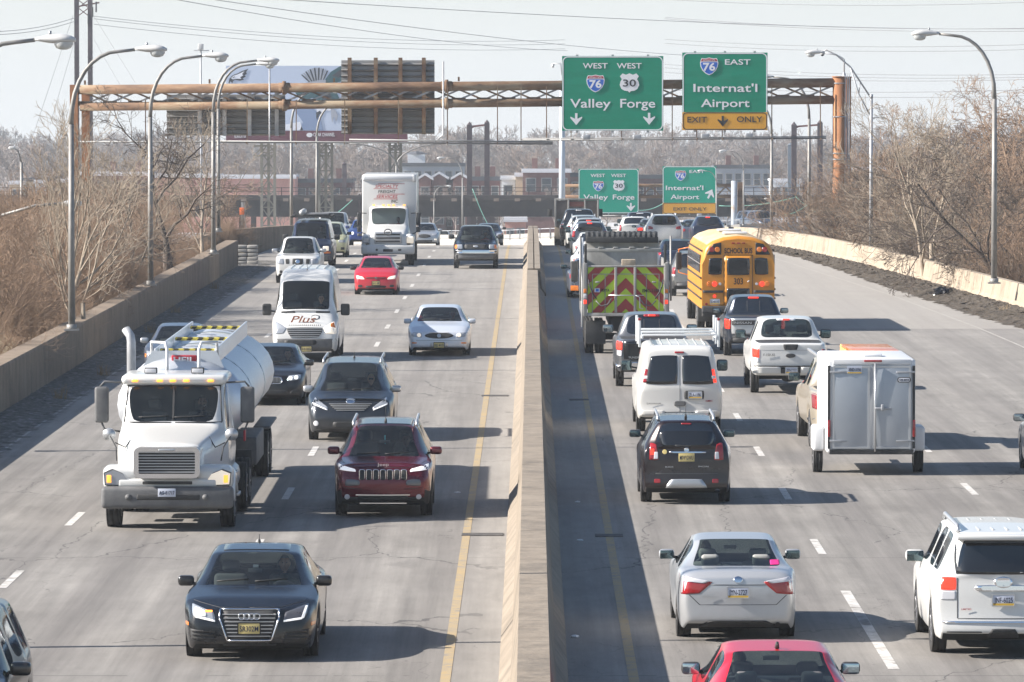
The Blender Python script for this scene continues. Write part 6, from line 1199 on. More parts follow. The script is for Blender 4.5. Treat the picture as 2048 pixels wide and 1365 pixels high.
# 26 trailer and its tow truck
V = Veh('pickup_truck', 'beige extended pickup towing the silver cargo trailer', 'pickup', pickup(5.9, 2.0, 1.95, 1.3, 1.2, 1.4, 2.0, 3.6, 1.32, 1.26, .66, .98, 4.6, .42, .45, BEIGE), 1705, 893, False, yaw=R(1.0))
V.rect('tail_light', TLR, -.97, -.86, .9, 1.24, r=.3, both=True); V.mirrors(1.9, 1.42, .97, PLAS, mat('mirror_dark', ()), big=1.2, tall=1.1); V.rect('bumper', CHROME, -.98, .98, .5, .7, off=.08, th=.1, r=.2)
V.boxp('ladder_frame', AMB, -.95, .1, 2.6, 5.6, 2.12, 2.2, .01); LDR = mat('ladder_orange', (.75, .4, .12), .6); V.boxp('rack_crate', LDR, -.9, .1, 2.2, 3.9, 1.98, 2.18, .02)
for x in (-.8, .8): V.boxp('rack_rail', SATIN, x-.03, x+.03, 2.0, 5.8, 2.02, 2.08)
g = ground(1735, 944); r = thing('cargo_trailer', (g.x, g.y, rz(g.y)), 'silver aluminium box trailer with twin rear doors', 'trailer', None, (G0, 0, 0)); TR = noisy('trailer_skin', [(.3, (.36, .39, .43)), (.7, (.44, .47, .5))], .8, .38, 0, metal=.45); TRW = mat('trailer_white', (.62, .63, .64), .4)
mb = MB(); mb.box(-.92, .92, -1.05, 2.5, .45, 2.42, 0, .07); mb.build('box', TRW, r)
for x0, x1 in ((-.8, -.03), (.03, .82)): mb = MB(); mb.box(x0, x1, -1.09, -1.04, .56, 2.28, 0, .012); d_ = mb.build('rear_door', TR, r); mb = MB(); ring(mb, x0+.0, x1, .56, 2.28, .02, .04, -1.1, -1.088); mb.build('door_frame', SATIN, d_)
mb = MB(); mb.box(-.8, .82, -1.08, -1.04, 2.3, 2.42, 0, .02); mb.build('header', TRW, r); mb = MB(); mb.box(-.86, .88, -1.1, -.95, .44, .54); mb.build('rear_sill', PLAS, r)
for x in (-.87, .89): 
    mb = MB(); mb.box(x-.03, x+.02, -1.08, -1.04, .56, 2.28); mb.build('door_gasket', PLAS, r); mb = MB(); mb.box(x-.03, x+.03, -1.1, -1.07, .8, 1.15, 0, .01); mb.build('tail_light', TLR, r)
mb = MB(); mb.box(-.15, .22, -1.12, -1.07, 2.36, 2.4, 0, .01); mb.build('marker_light', TLR, r)
mb = MB(); mb.tube([(.08, -1.13, .5), (.08, -1.13, 2.33)], .018, 8); mb.build('lock_rod', SATIN, r); mb = MB(); mb.box(.08, .42, -1.16, -1.13, 1.38, 1.42, 0, .01); mb.box(.2, .26, -1.18, -1.12, 1.35, 1.48, 0, .01); mb.build('door_latch', M_GALV, r)
for z in (.72, 2.15):
    for x0, x1 in ((-.86, -.5), (.52, .9)): mb = MB(); mb.box(x0, x1, -1.115, -1.095, z-.02, z+.02, 0, .005); mb.build('hinge', M_GALV, r)
for sd in (-1, 1):
    mb = MB(); mb.box(sd*.93, sd*1.17, -.42, .42, .46, .98, 0, .06); mb.build('mudguard', TRW, r); tm, rm = wheel_mesh(.33, .2, RIMS); o = link('wheel', tm, r); o.location = (sd*1.05, 0, .33); link('rim', rm, o)
b_ = link('licence_plate', MB().box(-.15, .15, -.005, .005, -.08, .08).mesh('licence_plate', PLW), r); b_.location = (-.35, -1.115, 2.2); text('XND-3156', PLT, (0, -.008, -.03), b_, w=.26, h=.07, name='plate_lettering'); mb = MB(); mb.box(-.145, .145, -.008, -.0055, -.076, -.05); mb.build('plate_band', PLG, b_)
b_ = link('maker_badge', MB().prism(rrect(-.14, .14, -.055, .055, .05), -.004, .004).mesh('maker_badge', PLAS), r); b_.location = (.68, -1.112, 1.99); mb = MB(); mb.prism(rrect(-.12, .12, -.04, .04, .035), -.007, -.0045); mb.build('badge_face', SWHITE, b_); text('CAR MATE', PLT, (0, -.01, -.022), b_, w=.21, h=.045)
mb = MB(); mb.tube([(0, 2.5, .48), (0, 3.6, .48)], .05, 8); mb.build('tow_bar', PLAS, r)
mb = MB(); mb.box(-.1, .28, -.2, .25, 2.42, 2.48, 0, .02); mb.build('roof_vent', TRW, r)
# 27 car at the right edge
V = Veh('sedan_car', 'silver car cut off by the right edge beside the trailer', 'car', suv(4.6, 1.82, 1.62, 1.05, .9, 1.05, 1.75, .32, 1.05, .57, .88, 3.65, .34, .2, SILV), 2152, 956, False); V.mirrors(1.6, 1.12, .84, PLAS, big=1.1); V.rect('tail_light', TLR, .66, .86, .85, 1.1, both=True)
# 32 tan jeep-like SUV
V = Veh('suv_car', 'tan grey boxy SUV between the chevron truck and the school bus', 'car', suv(4.6, 1.84, 1.72, 1.1, 1.0, 1.25, 1.85, .4, 1.1, .6, .85, 3.55, .36, .28, TAN, cladding=True, mats={'body': TAN, 'sw': GT}), 1388, 592, False)
V.rect('rear_window', GD, -.66, .66, 1.12, 1.54, r=.2, off=.01); V.rect('tail_light', TLR, -.88, -.74, .82, 1.12, r=.1, both=True); V.rect('reverse_light', WLENS, -.88, -.74, .78, .86, off=.014, both=True); V.rect('bumper', PGREY, -.9, .9, .42, .6, off=.06, th=.1, r=.2); V.rails(.58, 2, 4.2, 1.7, PLAS); V.mirrors(1.6, 1.2, .84, PLAS)
V = Veh('suv_car', 'dark blue car just ahead of the tan boxy SUV', 'car', sedan(4.6, 1.8, 1.45, body=NAVY), 1354, 0, False, at_y=230, lvl=1); V.rect('tail_light', TLR, -.86, -.7, .8, .95, r=.3, both=True); V.mirrors(1.5, 1.15, .84, PLAS)
# left lane queue
Q = [(1182, 204, 'sedan', BLUEG, 'blue grey car just left of the chevron truck'), (1186, 222, 'sedan', WHT, 'white sedan with silver mirror behind the chevron truck mirror'), (1187, 240, 'sedan', WHT, 'white sedan topped by the rolled tarpaulin of the chevron truck'), (1179, 256, 'suv', BLUEG, 'blue hatchback with dark rear window in the left queue'), (1177, 264, 'suv', SILV, 'silver SUV with roof rails in the left queue'), (1167, 272, 'suv', WHT, 'white SUV fourth from the far dump truck'), (1158, 281, 'pickup', BLKP, 'dark pickup directly behind the far dump truck')]
for i, (px, Yd, kd, cl, lab) in enumerate(Q):
    Ln = {'sedan': 4.7, 'suv': 4.5, 'pickup': 5.6}[kd]; S = sedan(Ln, 1.82, 1.47, rh=3.2, dk=3.95, hood=1.0, deck=1.08, wr=.57, r=.33, body=cl) if kd == 'sedan' else suv(Ln, 1.84, 1.6+.05*(i == 4)+.1*(i > 4), 1.08, .95, 1.1, 1.75, .35, 1.1, .58, .85, None, .34, .22, cl, mats={'body': cl, 'sw': GT}) if kd == 'suv' else pickup(Ln, 2.0, 1.98, body=cl)
    if i in (3, 4): S['L'] = 4.3
    V = Veh({'sedan': 'sedan_car', 'suv': 'suv_car', 'pickup': 'pickup_truck'}[kd], lab, {'pickup': 'pickup'}.get(kd, 'car'), S, px, 0, False, at_y=Yd, lvl=1, group='queue in the left lane'); H = 1.47 if kd == 'sedan' else 1.6
    if kd == 'sedan': V.patch('tail_light', TLR, [(-.86, .74), (-.5, .78), (-.5, .92), (-.88, .95)], r=.2, both=True); V.plate(0, .78, 'KDR-4471', 'PA', off=.02); V.rect('bumper_trim', PLAS, -.55, .55, .3, .38, off=.01); V.rect('brake_light', TLR, -.15, .15, 1.35, 1.38)
    elif kd == 'suv': V.patch('tail_light', TLR, [(-.86, .86), (-.7, .86), (-.68, 1.15), (-.8, 1.18)], r=.25, both=True); V.rect('rear_window', GD, -.6, .6, 1.12, 1.46, r=.25, off=.012); V.rect('brake_light', TLB, -.12, .12, 1.5, 1.54, off=.03); V.rails(.58, 1.9, 3.9, S['top'][4][1]-.02, SATIN)
    else: V.rect('tail_light', TLR, -.98, -.85, .95, 1.2, both=True); V.rect('brake_light', WLENS, -.15, .15, 1.87, 1.91, off=.03)
    V.mirrors(1.6, 1.1+.25*(kd == 'pickup'), .86, PLAS, mat('mirror_dark', ()), big=1.15)
# middle lanes far
V = Veh('pickup_truck', 'navy pickup with white stickers in its rear window', 'pickup', pickup(5.8, 2.03, 1.98, 1.3, 1.2, body=NAVY, mats={'body': NAVY, 'rw': GT}), 1281, 0, False, at_y=309, lvl=1); V.rect('tail_light', TLR, -.99, -.85, .9, 1.25, both=True); V.rect('brake_light', WLENS, -.2, .2, 1.86, 1.91, off=.03); V.mirrors(1.8, 1.45, .96, PLAS, mat('mirror_dark', ()), big=1.4, tall=1.2)
for u in (-.48, .48): V.disc('window_sticker', SWHITE, u, 1.66, .07, off=.02); V.rect('window_sticker', SWHITE, u-.13, u+.13, 1.56, 1.585, off=.02)
V = Veh('sedan_car', 'grey sedan partly hidden by the white SUV in the middle lane', 'car', sedan(4.8, 1.85, 1.46, rh=3.3, dk=4.1, deck=1.05, body=GREYP), 1305, 0, False, at_y=293, lvl=1); V.patch('tail_light', TLB, [(-.88, .8), (-.56, .8), (-.56, .95), (-.88, .98)], r=.3, both=True); V.mirrors(1.6, 1.05, .84, PLAS)
V = Veh('suv_car', 'rounded white SUV with wide dark rear window', 'car', suv(4.9, 1.96, 1.72, 1.12, 1.0, 1.15, 1.8, .4, 1.12, .6, .9, None, .37, .25, WHT, mats={'body': WHT, 'sw': GT}), 1328, 0, False, at_y=275); V.patch('rear_window', GD, [(-.58, 1.16), (.58, 1.16), (.66, 1.45), (-.6, 1.5)][:2]+[(.66, 1.48), (-.66, 1.48)], r=.4, off=.012); V.patch('tail_light', TLR, [(-.9, .95), (-.58, .95), (-.6, 1.08), (-.92, 1.14)], r=.3, both=True); V.rails(.6, 2.0, 4.3, 1.7, SATIN, .03); V.mirrors(1.7, 1.2, .9, PLAS, mat('mirror_dark', ()), big=1.25)
V = Veh('suv_car', 'white car barely showing left of the grey sedan', 'car', suv(4.6, 1.8, 1.62, body=WHT), 1268, 0, False, at_y=299, lvl=1); V.rect('tail_light', TLR, -.86, -.72, .8, 1.15, both=True); V.mirrors(1.6, 1.15, .84, PLAS)
V = Veh('sedan_car', 'small dark car right of the rounded white SUV', 'car', sedan(4.4, 1.7, 1.42, rh=3.0, dk=3.7, body=BLUEG), 1390, 0, False, at_y=292, lvl=1); V.rect('tail_light', TLR, -.82, -.55, .75, .9, both=True)
V = Veh('sedan_car', 'dark sedan with red brake lamp above the school bus roof', 'car', suv(4.7, 1.85, 1.6, 1.05, .9, 1.2, 1.85, .6, 1.05, .56, .9, None, .34, .22, NAVY), 1415, 0, False, at_y=286, lvl=1); V.rect('rear_window', GD, -.62, .62, 1.1, 1.44, r=.2, off=.01); V.rect('brake_light', TLB, -.12, .12, 1.5, 1.54, off=.03); V.mirrors(1.5, 1.15, .84, PLAS)
V = Veh('suv_car', 'grey car driving on the elevated ramp', 'car', suv(4.8, 1.85, 1.7, body=BLUEG), 1515, 0, True, at_y=395, lvl=1); q = at(1515, 447, 396); V.root.location = (q.x, 396, q.z-.75); V.root.rotation_euler = (0, 0, R(22)); V.rect('headlight', HLC, .5, .85, .7, .85, both=True)

# ---- litter and dead weeds on the shoulders ----
DW = mat('dead_weed', (.3, .22, .12), .9)
def weed(seed, h=.35, n=26):
    rg = random.Random(seed); mb = MB()
    for i in range(n):
        a = rg.uniform(0, 6.28); q = rg.uniform(.1, .6); b = Vector((rg.uniform(-.12, .12), rg.uniform(-.12, .12), 0)); k = h*rg.uniform(.4, 1); mb.tube([b, b+Vector((math.cos(a)*q*k*.4, math.sin(a)*q*k*.4, k*.6)), b+Vector((math.cos(a)*q*k, math.sin(a)*q*k, k))], [.006, .004, .002], 3, cap=False)
    return mb.mesh('dead_weed', DW)
WM = [weed(i) for i in range(3)]
for i, (px, py, lab) in enumerate(((120, 800, 'dead weed tuft nearest the camera on the left gravel'), (205, 752, 'dead weed tuft on the gravel left of the exhaust stack'), (300, 668, 'dead weed tuft on the gravel above the tank truck'), (352, 628, 'dead weed tuft at the wall foot beyond the tank truck'), (430, 580, 'dead weed tuft on the gravel before the slab stack'), (1745, 548, 'dead weed tuft on the soil heap at its far end'), (1838, 572, 'dead weed tuft on the soil left of the black bag'), (1935, 604, 'dead weed tuft on the soil right of the black bag'), (2010, 632, 'dead weed tuft on the soil at the right edge'))):
    o = link('dead_weed', WM[i % 3]); o.location = ground(px, py); o.rotation_euler = (0, 0, i); o.scale = (1.3, 1.3, 1.2); tag(o, lab, 'weed', 'dead weeds on the shoulders')
for i, (px, py, s_, lab) in enumerate(((1160, 1082, (.12, .1, .04), 'pale scrap on the shaded shoulder beside the near joint plate'), (1155, 1005, (.1, .14, .04), 'small pale scrap on the shaded shoulder beyond the near joint plate'), (1150, 1275, (.12, .16, .05), 'pale scrap at the foot of the median in the near shade'), (215, 690, (.3, .25, .12), 'whitish lump of salt at the foot of the left wall'), (915, 986, (.12, .08, .03), 'white scrap on the road beside the deep red crossover'), (270, 655, (.25, .2, .1), 'whitish lump by the left wall above the exhaust stack'))):
    blob('paper_scrap', MATS['paper'], ground(px, py), s_, lab, 'litter', 20+i)
# ================= TRUCKS AND BUS =================
def fprism(mb, pts, y0, y1, mi=0): mb.prism(pts, y0, y1, 'y', mi)
def bevmesh(name, pts_fn, m, parent, bev=.03, seg=3):
    bm = bmesh.new(); me0 = pts_fn.mesh('t', m); bm.from_mesh(me0); bmesh.ops.bevel(bm, geom=bm.edges[:], offset=bev, segments=seg, affect='EDGES'); me = bpy.data.meshes.new(name); bm.to_mesh(me); bm.free(); me.materials.append(m)
    me.polygons.foreach_set('use_smooth', [True]*len(me.polygons)); return link(name, me, parent)
# ---------- tank truck ----------
S = dict(L=10.5, W=2.4, wr=.9, r=.5, wheels=(1.25,), tw=.28, wi=.17, gc=.9, top=[(0, 1.5), (.1, 1.62), (.5, 1.75), (1.75, 2.02), (1.8, 2.05), (2.2, 2.85), (2.5, 2.98), (3.7, 3.0), (3.9, 2.9)], belt=[(0, 1.3), (.5, 1.55), (1.75, 1.85), (1.8, 1.86), (3.9, 1.86)], wid=[(0, .5), (.4, .55), (1.0, .62), (1.8, .86), (2.3, .88), (3.9, .88)], ws=None, mats={'body': WHT}, bow=.05)
S2 = dict(S); S2['L'] = 3.9; S2['wheels'] = (); S2['r'] = .5; S2['ws'] = (1.82, 2.2); S2['sw'] = [(2.05, 3.1)]; S2['wr'] = .88; S2['nose'] = [(0, .2), (1, .16)]; S2['top'] = [(0, 1.6), (.3, 1.7), (.6, 1.76), (1.75, 1.98), (1.8, 2.0), (2.2, 2.75), (2.5, 2.88), (3.7, 2.9), (3.9, 2.8)]
V = Veh('tank_truck', 'white tank truck with silver tank and upright exhaust stack', 'tank truck', dict(L=10.5, W=2.4, wheels=(1.25, 9), mats={}), 343, 1053)
V.S = S2 | dict(L=10.5); V.off = Vector((0, -5.25, 0)); V.add_shell(S2 | dict(wheels=(), r=None) if False else {**S2, 'r': .5}, 2)
for o in V.parts.get('windshield', []): pass
for sd in (-1, 1):
    V.wheel(sd*1.04, 1.25, .5, .27, RIMS)
    for y in (4.9, 6.15, 13.9, 15.1):
        V.wheel(sd*1.08, y, .5, .26); V.wheel(sd*.78, y, .5, .26)
    # front fender as a thick rounded arch
    mb = MB(); A = []; n = 12
    for i in range(n+1):
        a = math.pi*(.02+.9*i/n); A.append((1.25-5.25-math.cos(a)*.68, .52+math.sin(a)*.66))
    prof = [(sd*.52, .02), (sd*.95, .04), (sd*1.15, -.02), (sd*1.2, -.14), (sd*1.2, -.24), (sd*1.14, -.24), (sd*.52, -.2)]
    vs = []; 
    for (y, z) in A:
        c = Vector((0, y, z)); rad = (c-Vector((0, 1.25-5.25, .52))).normalized()
        for x, h in prof: vs.append(Vector((x, 0, 0))+c+rad*h)
    k = len(prof); fs = [(i*k+j, i*k+(j+1) % k, (i+1)*k+(j+1) % k, (i+1)*k+j) for i in range(n) for j in range(k)]+[tuple(range(k)), tuple(range(n*k, (n+1)*k))]
    mb.add(vs, fs, 0, True); mb.box(sd*.5, sd*1.18, .16-5.25, .75-5.25, .8, 1.28, 0, .13); mb.build('fender', WHT, V.root)
    mb = MB(); q = [(sd*.66, .9), (sd*1.12, .92), (sd*1.14, 1.13), (sd*.98, 1.2), (sd*.8, 1.12)]; mb.prism(q, .13-5.25, .3-5.25); h_ = mb.build('headlight', LIT if sd > 0 else HLC, V.root); mb = MB(); mb.prism([(x*1.0+(-.02 if x*sd < .8 else .02)*sd, z+(-.02 if z < 1 else .02)) for x, z in q], .145-5.25, .3-5.25); mb.build('headlight_bezel', PGREY, V.root)
    mb = MB(); mb.box(sd*1.02, sd*1.1, .12-5.25, .14-5.25, .95, 1.1, 0, .01); mb.build('turn_signal', AMBL, h_)
V.boxp('bumper', PGREY, -1.2, 1.2, -.02, .3, .45, .88, .08); V.boxp('bumper_intake', PLAS, -.55, .6, -.035, .1, .62, .74, .03)
for x in (-.7, .7): V.tubep('fog_light', PGREY, [(x, -.05, .68), (x, .05, .68)], .06, n=14)
V.boxp('lower_panel', WHT, -.9, .9, .12, .4, .86, 1.03, .05); V.boxp('panel_slot', PLAS, -.45, .45, .09, .2, .92, .98, .01)
mb = MB(); gx0 = .58; ring(mb, -.6, .6, 1.05, 1.66, .12, .09, -.06-5.25, .3-5.25); mb.build('grille_frame', CHROME, V.root); V.boxp('grille', PLAS, -.53, .53, .03, .3, 1.1, 1.6, .02)
for z in (1.16, 1.215, 1.27, 1.325, 1.38, 1.435, 1.49, 1.545): V.boxp('grille_slat', SATIN, -.52, .52, -.01, .04, z, z+.018, 0)
V.boxp('emblem', SATIN, -.15, .15, -.09, -.05, 1.585, 1.625, .015); b_ = link('licence_plate', MB().box(-.16, .16, -.008, .004, -.08, .08, 0, .004).mesh('licence_plate', PLW), V.root); b_.location = (.0, -5.3, .77); text('AG-81717', PLT, (0, -.012, -.035), b_, w=.28, h=.07, name='plate_lettering')
V.boxp('cab_visor', WHT, -.98, .98, 2.12, 3.85, 2.74, 2.94, .09)
for x in (-.72, -.26, -.02, .23, .68): V.boxp('marker_light', AMBL, x-.055, x+.055, 2.06, 2.16, 2.8, 2.85, .012)
for x in (-.45, .42): V.boxp('work_lamp', PLAS, x-.12, x+.12, 2.4, 2.5, 2.95, 3.07, .02); V.boxp('work_lamp_lens', WLENS, x-.1, x+.1, 2.38, 2.4, 2.97, 3.05, .008)
V.boxp('windshield_divider', PLAS, -.018, .018, 1.78, 1.9, 2.04, 2.1, .005); l, n_, d = V.hit(0, 2.1, 'F'); l2 = V.hit(0, 2.72, 'F')[0]; mb = MB(); mb.bar(l-d*.01, l2-d*.01, .035, .03); mb.build('windshield_post', PLAS, V.root)
for sd in (-1, 1):
    for pts in ([(.9*sd, 2.03), (.85*sd, 2.72)], [(.04*sd, 2.72), (.85*sd, 2.72)], [(.04*sd, 2.02), (.9*sd, 2.02)]):
        q = [V.hit(lerp(pts[0][0], pts[1][0], i/5), lerp(pts[0][1], pts[1][1], i/5), 'F')[0]-d*.008 for i in range(6)]; mb = MB(); mb.tube(q, .014, 5); mb.build('window_gasket', PLAS, V.root)
V.interior(2.0, 2.9, 1.35, SEATD, 1.3, w=1.05); driver(V, 2.9, 1.38, 'bearded driver in dark clothes inside the white tank truck', CL2, SKIND, HAIRD, beard=True, x=.48)
V.wipers(2.12, .85)
for sd in (-1, 1):
    V.boxp('mirror', PGREY, sd*1.35-.13, sd*1.35+.13, 2.2, 2.34, 1.98, 2.7, .05); V.tubep('mirror_arm', PGREY, [(sd*.95, 2.3, 2.78), (sd*1.3, 2.28, 2.8), (sd*1.38, 2.28, 2.7)], .02); V.tubep('mirror_arm', PGREY, [(sd*1.36, 2.28, 2.0), (sd*1.3, 2.28, 1.85), (sd*1.0, 2.3, 1.8)], .02)
    V.tubep('hood_mirror', SATIN, [(sd*1.12, .98, 1.83), (sd*1.12, 1.05, 1.84)], .12, n=14); V.tubep('hood_mirror_arm', PLAS, [(sd*1.1, 1.0, 1.8), (sd*.98, .8, 1.6), (sd*.95, .6, 1.35)], .013); V.tubep('hood_mirror_arm', PLAS, [(sd*1.0, .9, 1.68), (sd*.82, 1.0, 1.58), (sd*.7, 1.1, 1.78)], .012)
V.root.scale = (1, 1, .93); V.tubep('exhaust_stack', M_GALV, [(-.93, 4.1, 1.0), (-.93, 4.1, 3.5), (-.95, 4.12, 3.62), (-1.04, 4.2, 3.75)], .085, n=16)
TANK = noisy('tank_aluminium', [(.3, (.6, .63, .67)), (.7, (.7, .73, .76))], 1.2, .4, .05, .01, (1, .3, 1), metal=.6); mb = MB(); vs = []; fs = []; n = 28; secs_ = [(4.2, .2), (4.25, .75), (4.4, 1), (5.0, 1.0), (7, 1), (10, 1), (13, 1), (16.3, 1.0), (16.6, .9), (16.7, .4)]
for y, k_ in secs_:
    for i in range(n): a = 2*math.pi*i/n; vs.append((math.cos(a)*1.22*k_, y-5.25, 2.2+math.sin(a)*.98*k_))
fs = [(i*n+j, i*n+(j+1) % n, (i+1)*n+(j+1) % n, (i+1)*n+j) for i in range(len(secs_)-1) for j in range(n)]+[tuple(range(n)), tuple(range((len(secs_)-1)*n, len(secs_)*n))]
mb.add(vs, fs, 0, True); tk = mb.build('tank', TANK, V.root)
for y in (7.0, 12.0): 
    mb = MB(); mb.tube([(1.225*math.cos(a), y-5.25, 2.2+.985*math.sin(a)) for a in [2*math.pi*i/32 for i in range(33)]], .012, 4, cap=False); mb.build('tank_band', TANK, tk)
for x0, x1, y0, y1 in ((-.52, -.48, 4.5, 16.2), (.62, .66, 4.5, 16.2)): V.boxp('rollover_rail', TANK, x0, x1, y0, y1, 2.9, 3.34, .01, parent=tk)
V.boxp('front_coaming', TANK, -.6, .66, 4.45, 4.5, 2.95, 3.28, .01, parent=tk); mb = MB(); mb.prism([(-.75, 2.95), (.8, 2.95), (.66, 3.3), (-.55, 3.3)], 4.4-5.25, 4.44-5.25); mb.build('end_plate', TANK, tk)
STR = mat('hazard_yellow', (.55, .45, .06), .6)
for y in (5.0, 9.6, 14.6): 
    mb = MB(); mb.box(-.45, .6, y-5.25, y+.28-5.25, 3.24, 3.3)
    hz_ = mb.build('walkway', STR, tk); mb = MB()
    for i in range(5): x = -.4+i*.21; mb.prism([(x, y-5.25), (x+.1, y-5.25), (x+.04, y+.28-5.25), (x-.06, y+.28-5.25)], 3.302, 3.306, 'z'); mb.prism([(x-.04, 3.245), (x+.06, 3.245), (x+.1, 3.295), (x, 3.295)], y-5.256, y-5.252)
    mb.build('walkway_stripes', M_BLACK, hz_)
for y in (6.6, 8.4, 11.8, 13.4): mb = MB(); mb.lathe([(.26, 3.0), (.26, 3.14), (.2, 3.18), (0, 3.2)], 18, 0, 'z', (-.05, y-5.25, 0)); mb.build('manhole_lid', SATIN, tk)
for y in (5.8, 7.5, 10.7, 12.6, 15.5): V.tubep('vent_pipe', M_GALV, [(-.4, y, 3.08), (.1, y+.1, 3.15), (.5, y-.05, 3.1)], .045, parent=tk)
for sd in (-1, 1): V.tubep('grab_rail', TRW, [(sd*.3+.05, 4.0, 2.6), (sd*.3+.05, 4.0, 3.35), (sd*.34+.05, 4.1, 3.48), (sd*.62+.05, 4.4, 3.48), (sd*.62+.05, 4.5, 3.2)], .03)
V.boxp('name_plate', SRED, -.19, .29, 4.36, 4.4, 3.03, 3.21, .02); text('HEIL', SWHITE, (.05, 4.35-5.25, 3.06), V.root, w=.4, h=.12, bold=.03)
for sd in (-1, 1):
    V.boxp('chassis_rail', UNDER, sd*.4-.06, sd*.4+.06, .6, 16.3, .8, 1.0); V.boxp('rear_fender', PGREY, sd*1.22-.28, sd*1.22+.06, 12.9, 16.1, 1.12, 1.18, .02); V.boxp('side_box', PGREY, sd*.75, sd*1.22, 8.5, 11.5, .65, 1.25, .03); V.boxp('step', SATIN, sd*.75, sd*1.2, 2.2, 2.8, .52, .58, .01); V.boxp('step', SATIN, sd*.8, sd*1.15, 2.2, 2.8, .95, 1.0, .01); V.boxp('fuel_tank', SATIN, sd*.62, sd*1.12, 2.9, 4.2, .55, 1.1, .2); V.boxp('mudflap', PLAS, sd*.85, sd*1.2, 6.9, 6.95, .35, 1.1, .01)
V.boxp('axle', UNDER, -.9, .9, 1.1, 1.4, .4, .6, .05); V.boxp('placard', SRED, 1.16, 1.2, 4.5, 4.75, 1.45, 1.7, .01)
# ---------- white box truck ----------
S2 = dict(L=3.6, W=2.35, wr=.84, r=.5, gc=.55, wheels=(), top=[(0, 1.35), (.15, 1.5), (.5, 1.62), (1.2, 1.78), (1.25, 1.8), (1.65, 2.55), (1.9, 2.65), (3.3, 2.65), (3.6, 2.6)], belt=[(0, 1.25), (.5, 1.5), (1.2, 1.65), (3.6, 1.66)], wid=[(0, .72), (.4, .76), (1.2, .84), (3.6, .86)], ws=(1.26, 1.65), sw=[(1.5, 2.6)], mats={'body': WHT}, bow=.06, nose=[(0, .02), (1, .08)])
V = Veh('box_truck', 'white box truck with red lettering above its cab', 'truck', dict(L=9.0, W=2.5, wheels=(1.1, 7), mats={}), 777, 530)
V.off = Vector((0, -4.5, 0)); V.S = {**S2, 'L': 9.0}; V.add_shell({**S2, 'r': .5}, 2)
for sd in (-1, 1):
    V.wheel(sd*1.02, 1.1, .48, .26); V.wheel(sd*1.05, 7, .48, .26); V.wheel(sd*.76, 7, .48, .26)
    V.boxp('fender', WHT, sd*.72, sd*1.18, .15, 1.75, .95, 1.42, .2); V.boxp('fender_side', WHT, sd*.98, sd*1.19, .2, .6, .62, 1.1, .06)
    mb = MB(); mb.box(sd*.84, sd*1.15, .1-4.5, .25-4.5, 1.0, 1.3, 0, .05); mb.build('headlight', LIT if sd > 0 else HLC, V.root)
    V.boxp('mirror', PLAS, sd*1.33-.1, sd*1.33+.1, 1.6, 1.72, 1.75, 2.35, .04); V.boxp('mirror', PLAS, sd*1.33-.1, sd*1.33+.1, 1.6, 1.72, 1.45, 1.7, .04); V.tubep('mirror_arm', PLAS, [(sd*1.3, 1.66, 1.5), (sd*1.15, 1.7, 1.4), (sd*.95, 1.7, 1.38)], .02); V.tubep('mirror_arm', PLAS, [(sd*1.3, 1.66, 2.32), (sd*1.0, 1.7, 2.3)], .02)
V.boxp('bumper', WHT, -1.2, 1.2, -.02, .3, .5, .92, .09); V.boxp('bumper_slot', PLAS, -.22, .22, -.035, .1, .62, .74, .02); V.boxp('tow_hole', PLAS, -.6, -.45, -.035, .1, .66, .75, .02); V.boxp('tow_hole', PLAS, .45, .6, -.035, .1, .66, .75, .02)
l0 = V.boxp('grille_panel', SILV, -.62, .62, .02, .2, .98, 1.5, .05)
for z in (1.05, 1.2, 1.36): V.boxp('grille_slot', PLAS, -.54, .54, -.0, .04, z, z+.07, .01)
mb = MB(); mb.tube([(.16*math.cos(a), -.03-4.5, 1.5+.13*math.sin(a)) for a in [2*math.pi*i/20 for i in range(21)]], .03, 6, cap=False); mb.box(-.1, .1, -4.54, -4.5, 1.48, 1.52); mb.build('emblem', PGREY, V.root)
for x in (-.68, -.24, 0, .22, .7): V.boxp('marker_light', AMBL, x-.06, x+.06, 1.8, 1.9, 2.64, 2.7, .01)
V.boxp('placard', TRW, -.95, -.55, -.06, -.03, .58, .9, .01); V.interior(1.5, 2.3, 1.1, SEATD, 1.3, w=1.0); V.wipers(1.84, .8)
bx = V.boxp('cargo_box', WHT, -1.22, 1.22, 2.5, 9.0, 1.0, 4.02, .05); V.boxp('nose_fairing', TRW, -1.23, 1.23, 2.43, 2.75, 3.72, 4.04, .12); V.boxp('corner_cap', SATIN, 1.08, 1.24, 2.4, 2.6, 3.7, 4.03, .03)
for s_, z, w_, c_ in (('SPECIALTY', 3.44, 1.05, SRED), ('FREIGHT', 3.2, .8, SBLK), ('SERVICES', 2.97, .95, SRED), ('INC.', 2.76, .32, SBLK)): text(s_, c_, (-.1 if s_ != 'INC.' else .25, 2.48-4.5, z), V.root, w=w_, h=.14, bold=.012, shear=.15)
for z, x0, x1 in ((3.61, -.5, .7), (3.385, -.7, .4), (3.14, -.5, .7), (2.92, -.7, .4)): V.boxp('lettering_rule', SRED, x0, x1, 2.48, 2.49, z, z+.02, 0)
driver(V, 2.3, 1.2, 'driver in a red shirt inside the white box truck', CL3, SKIND, HAIRD, x=.42)
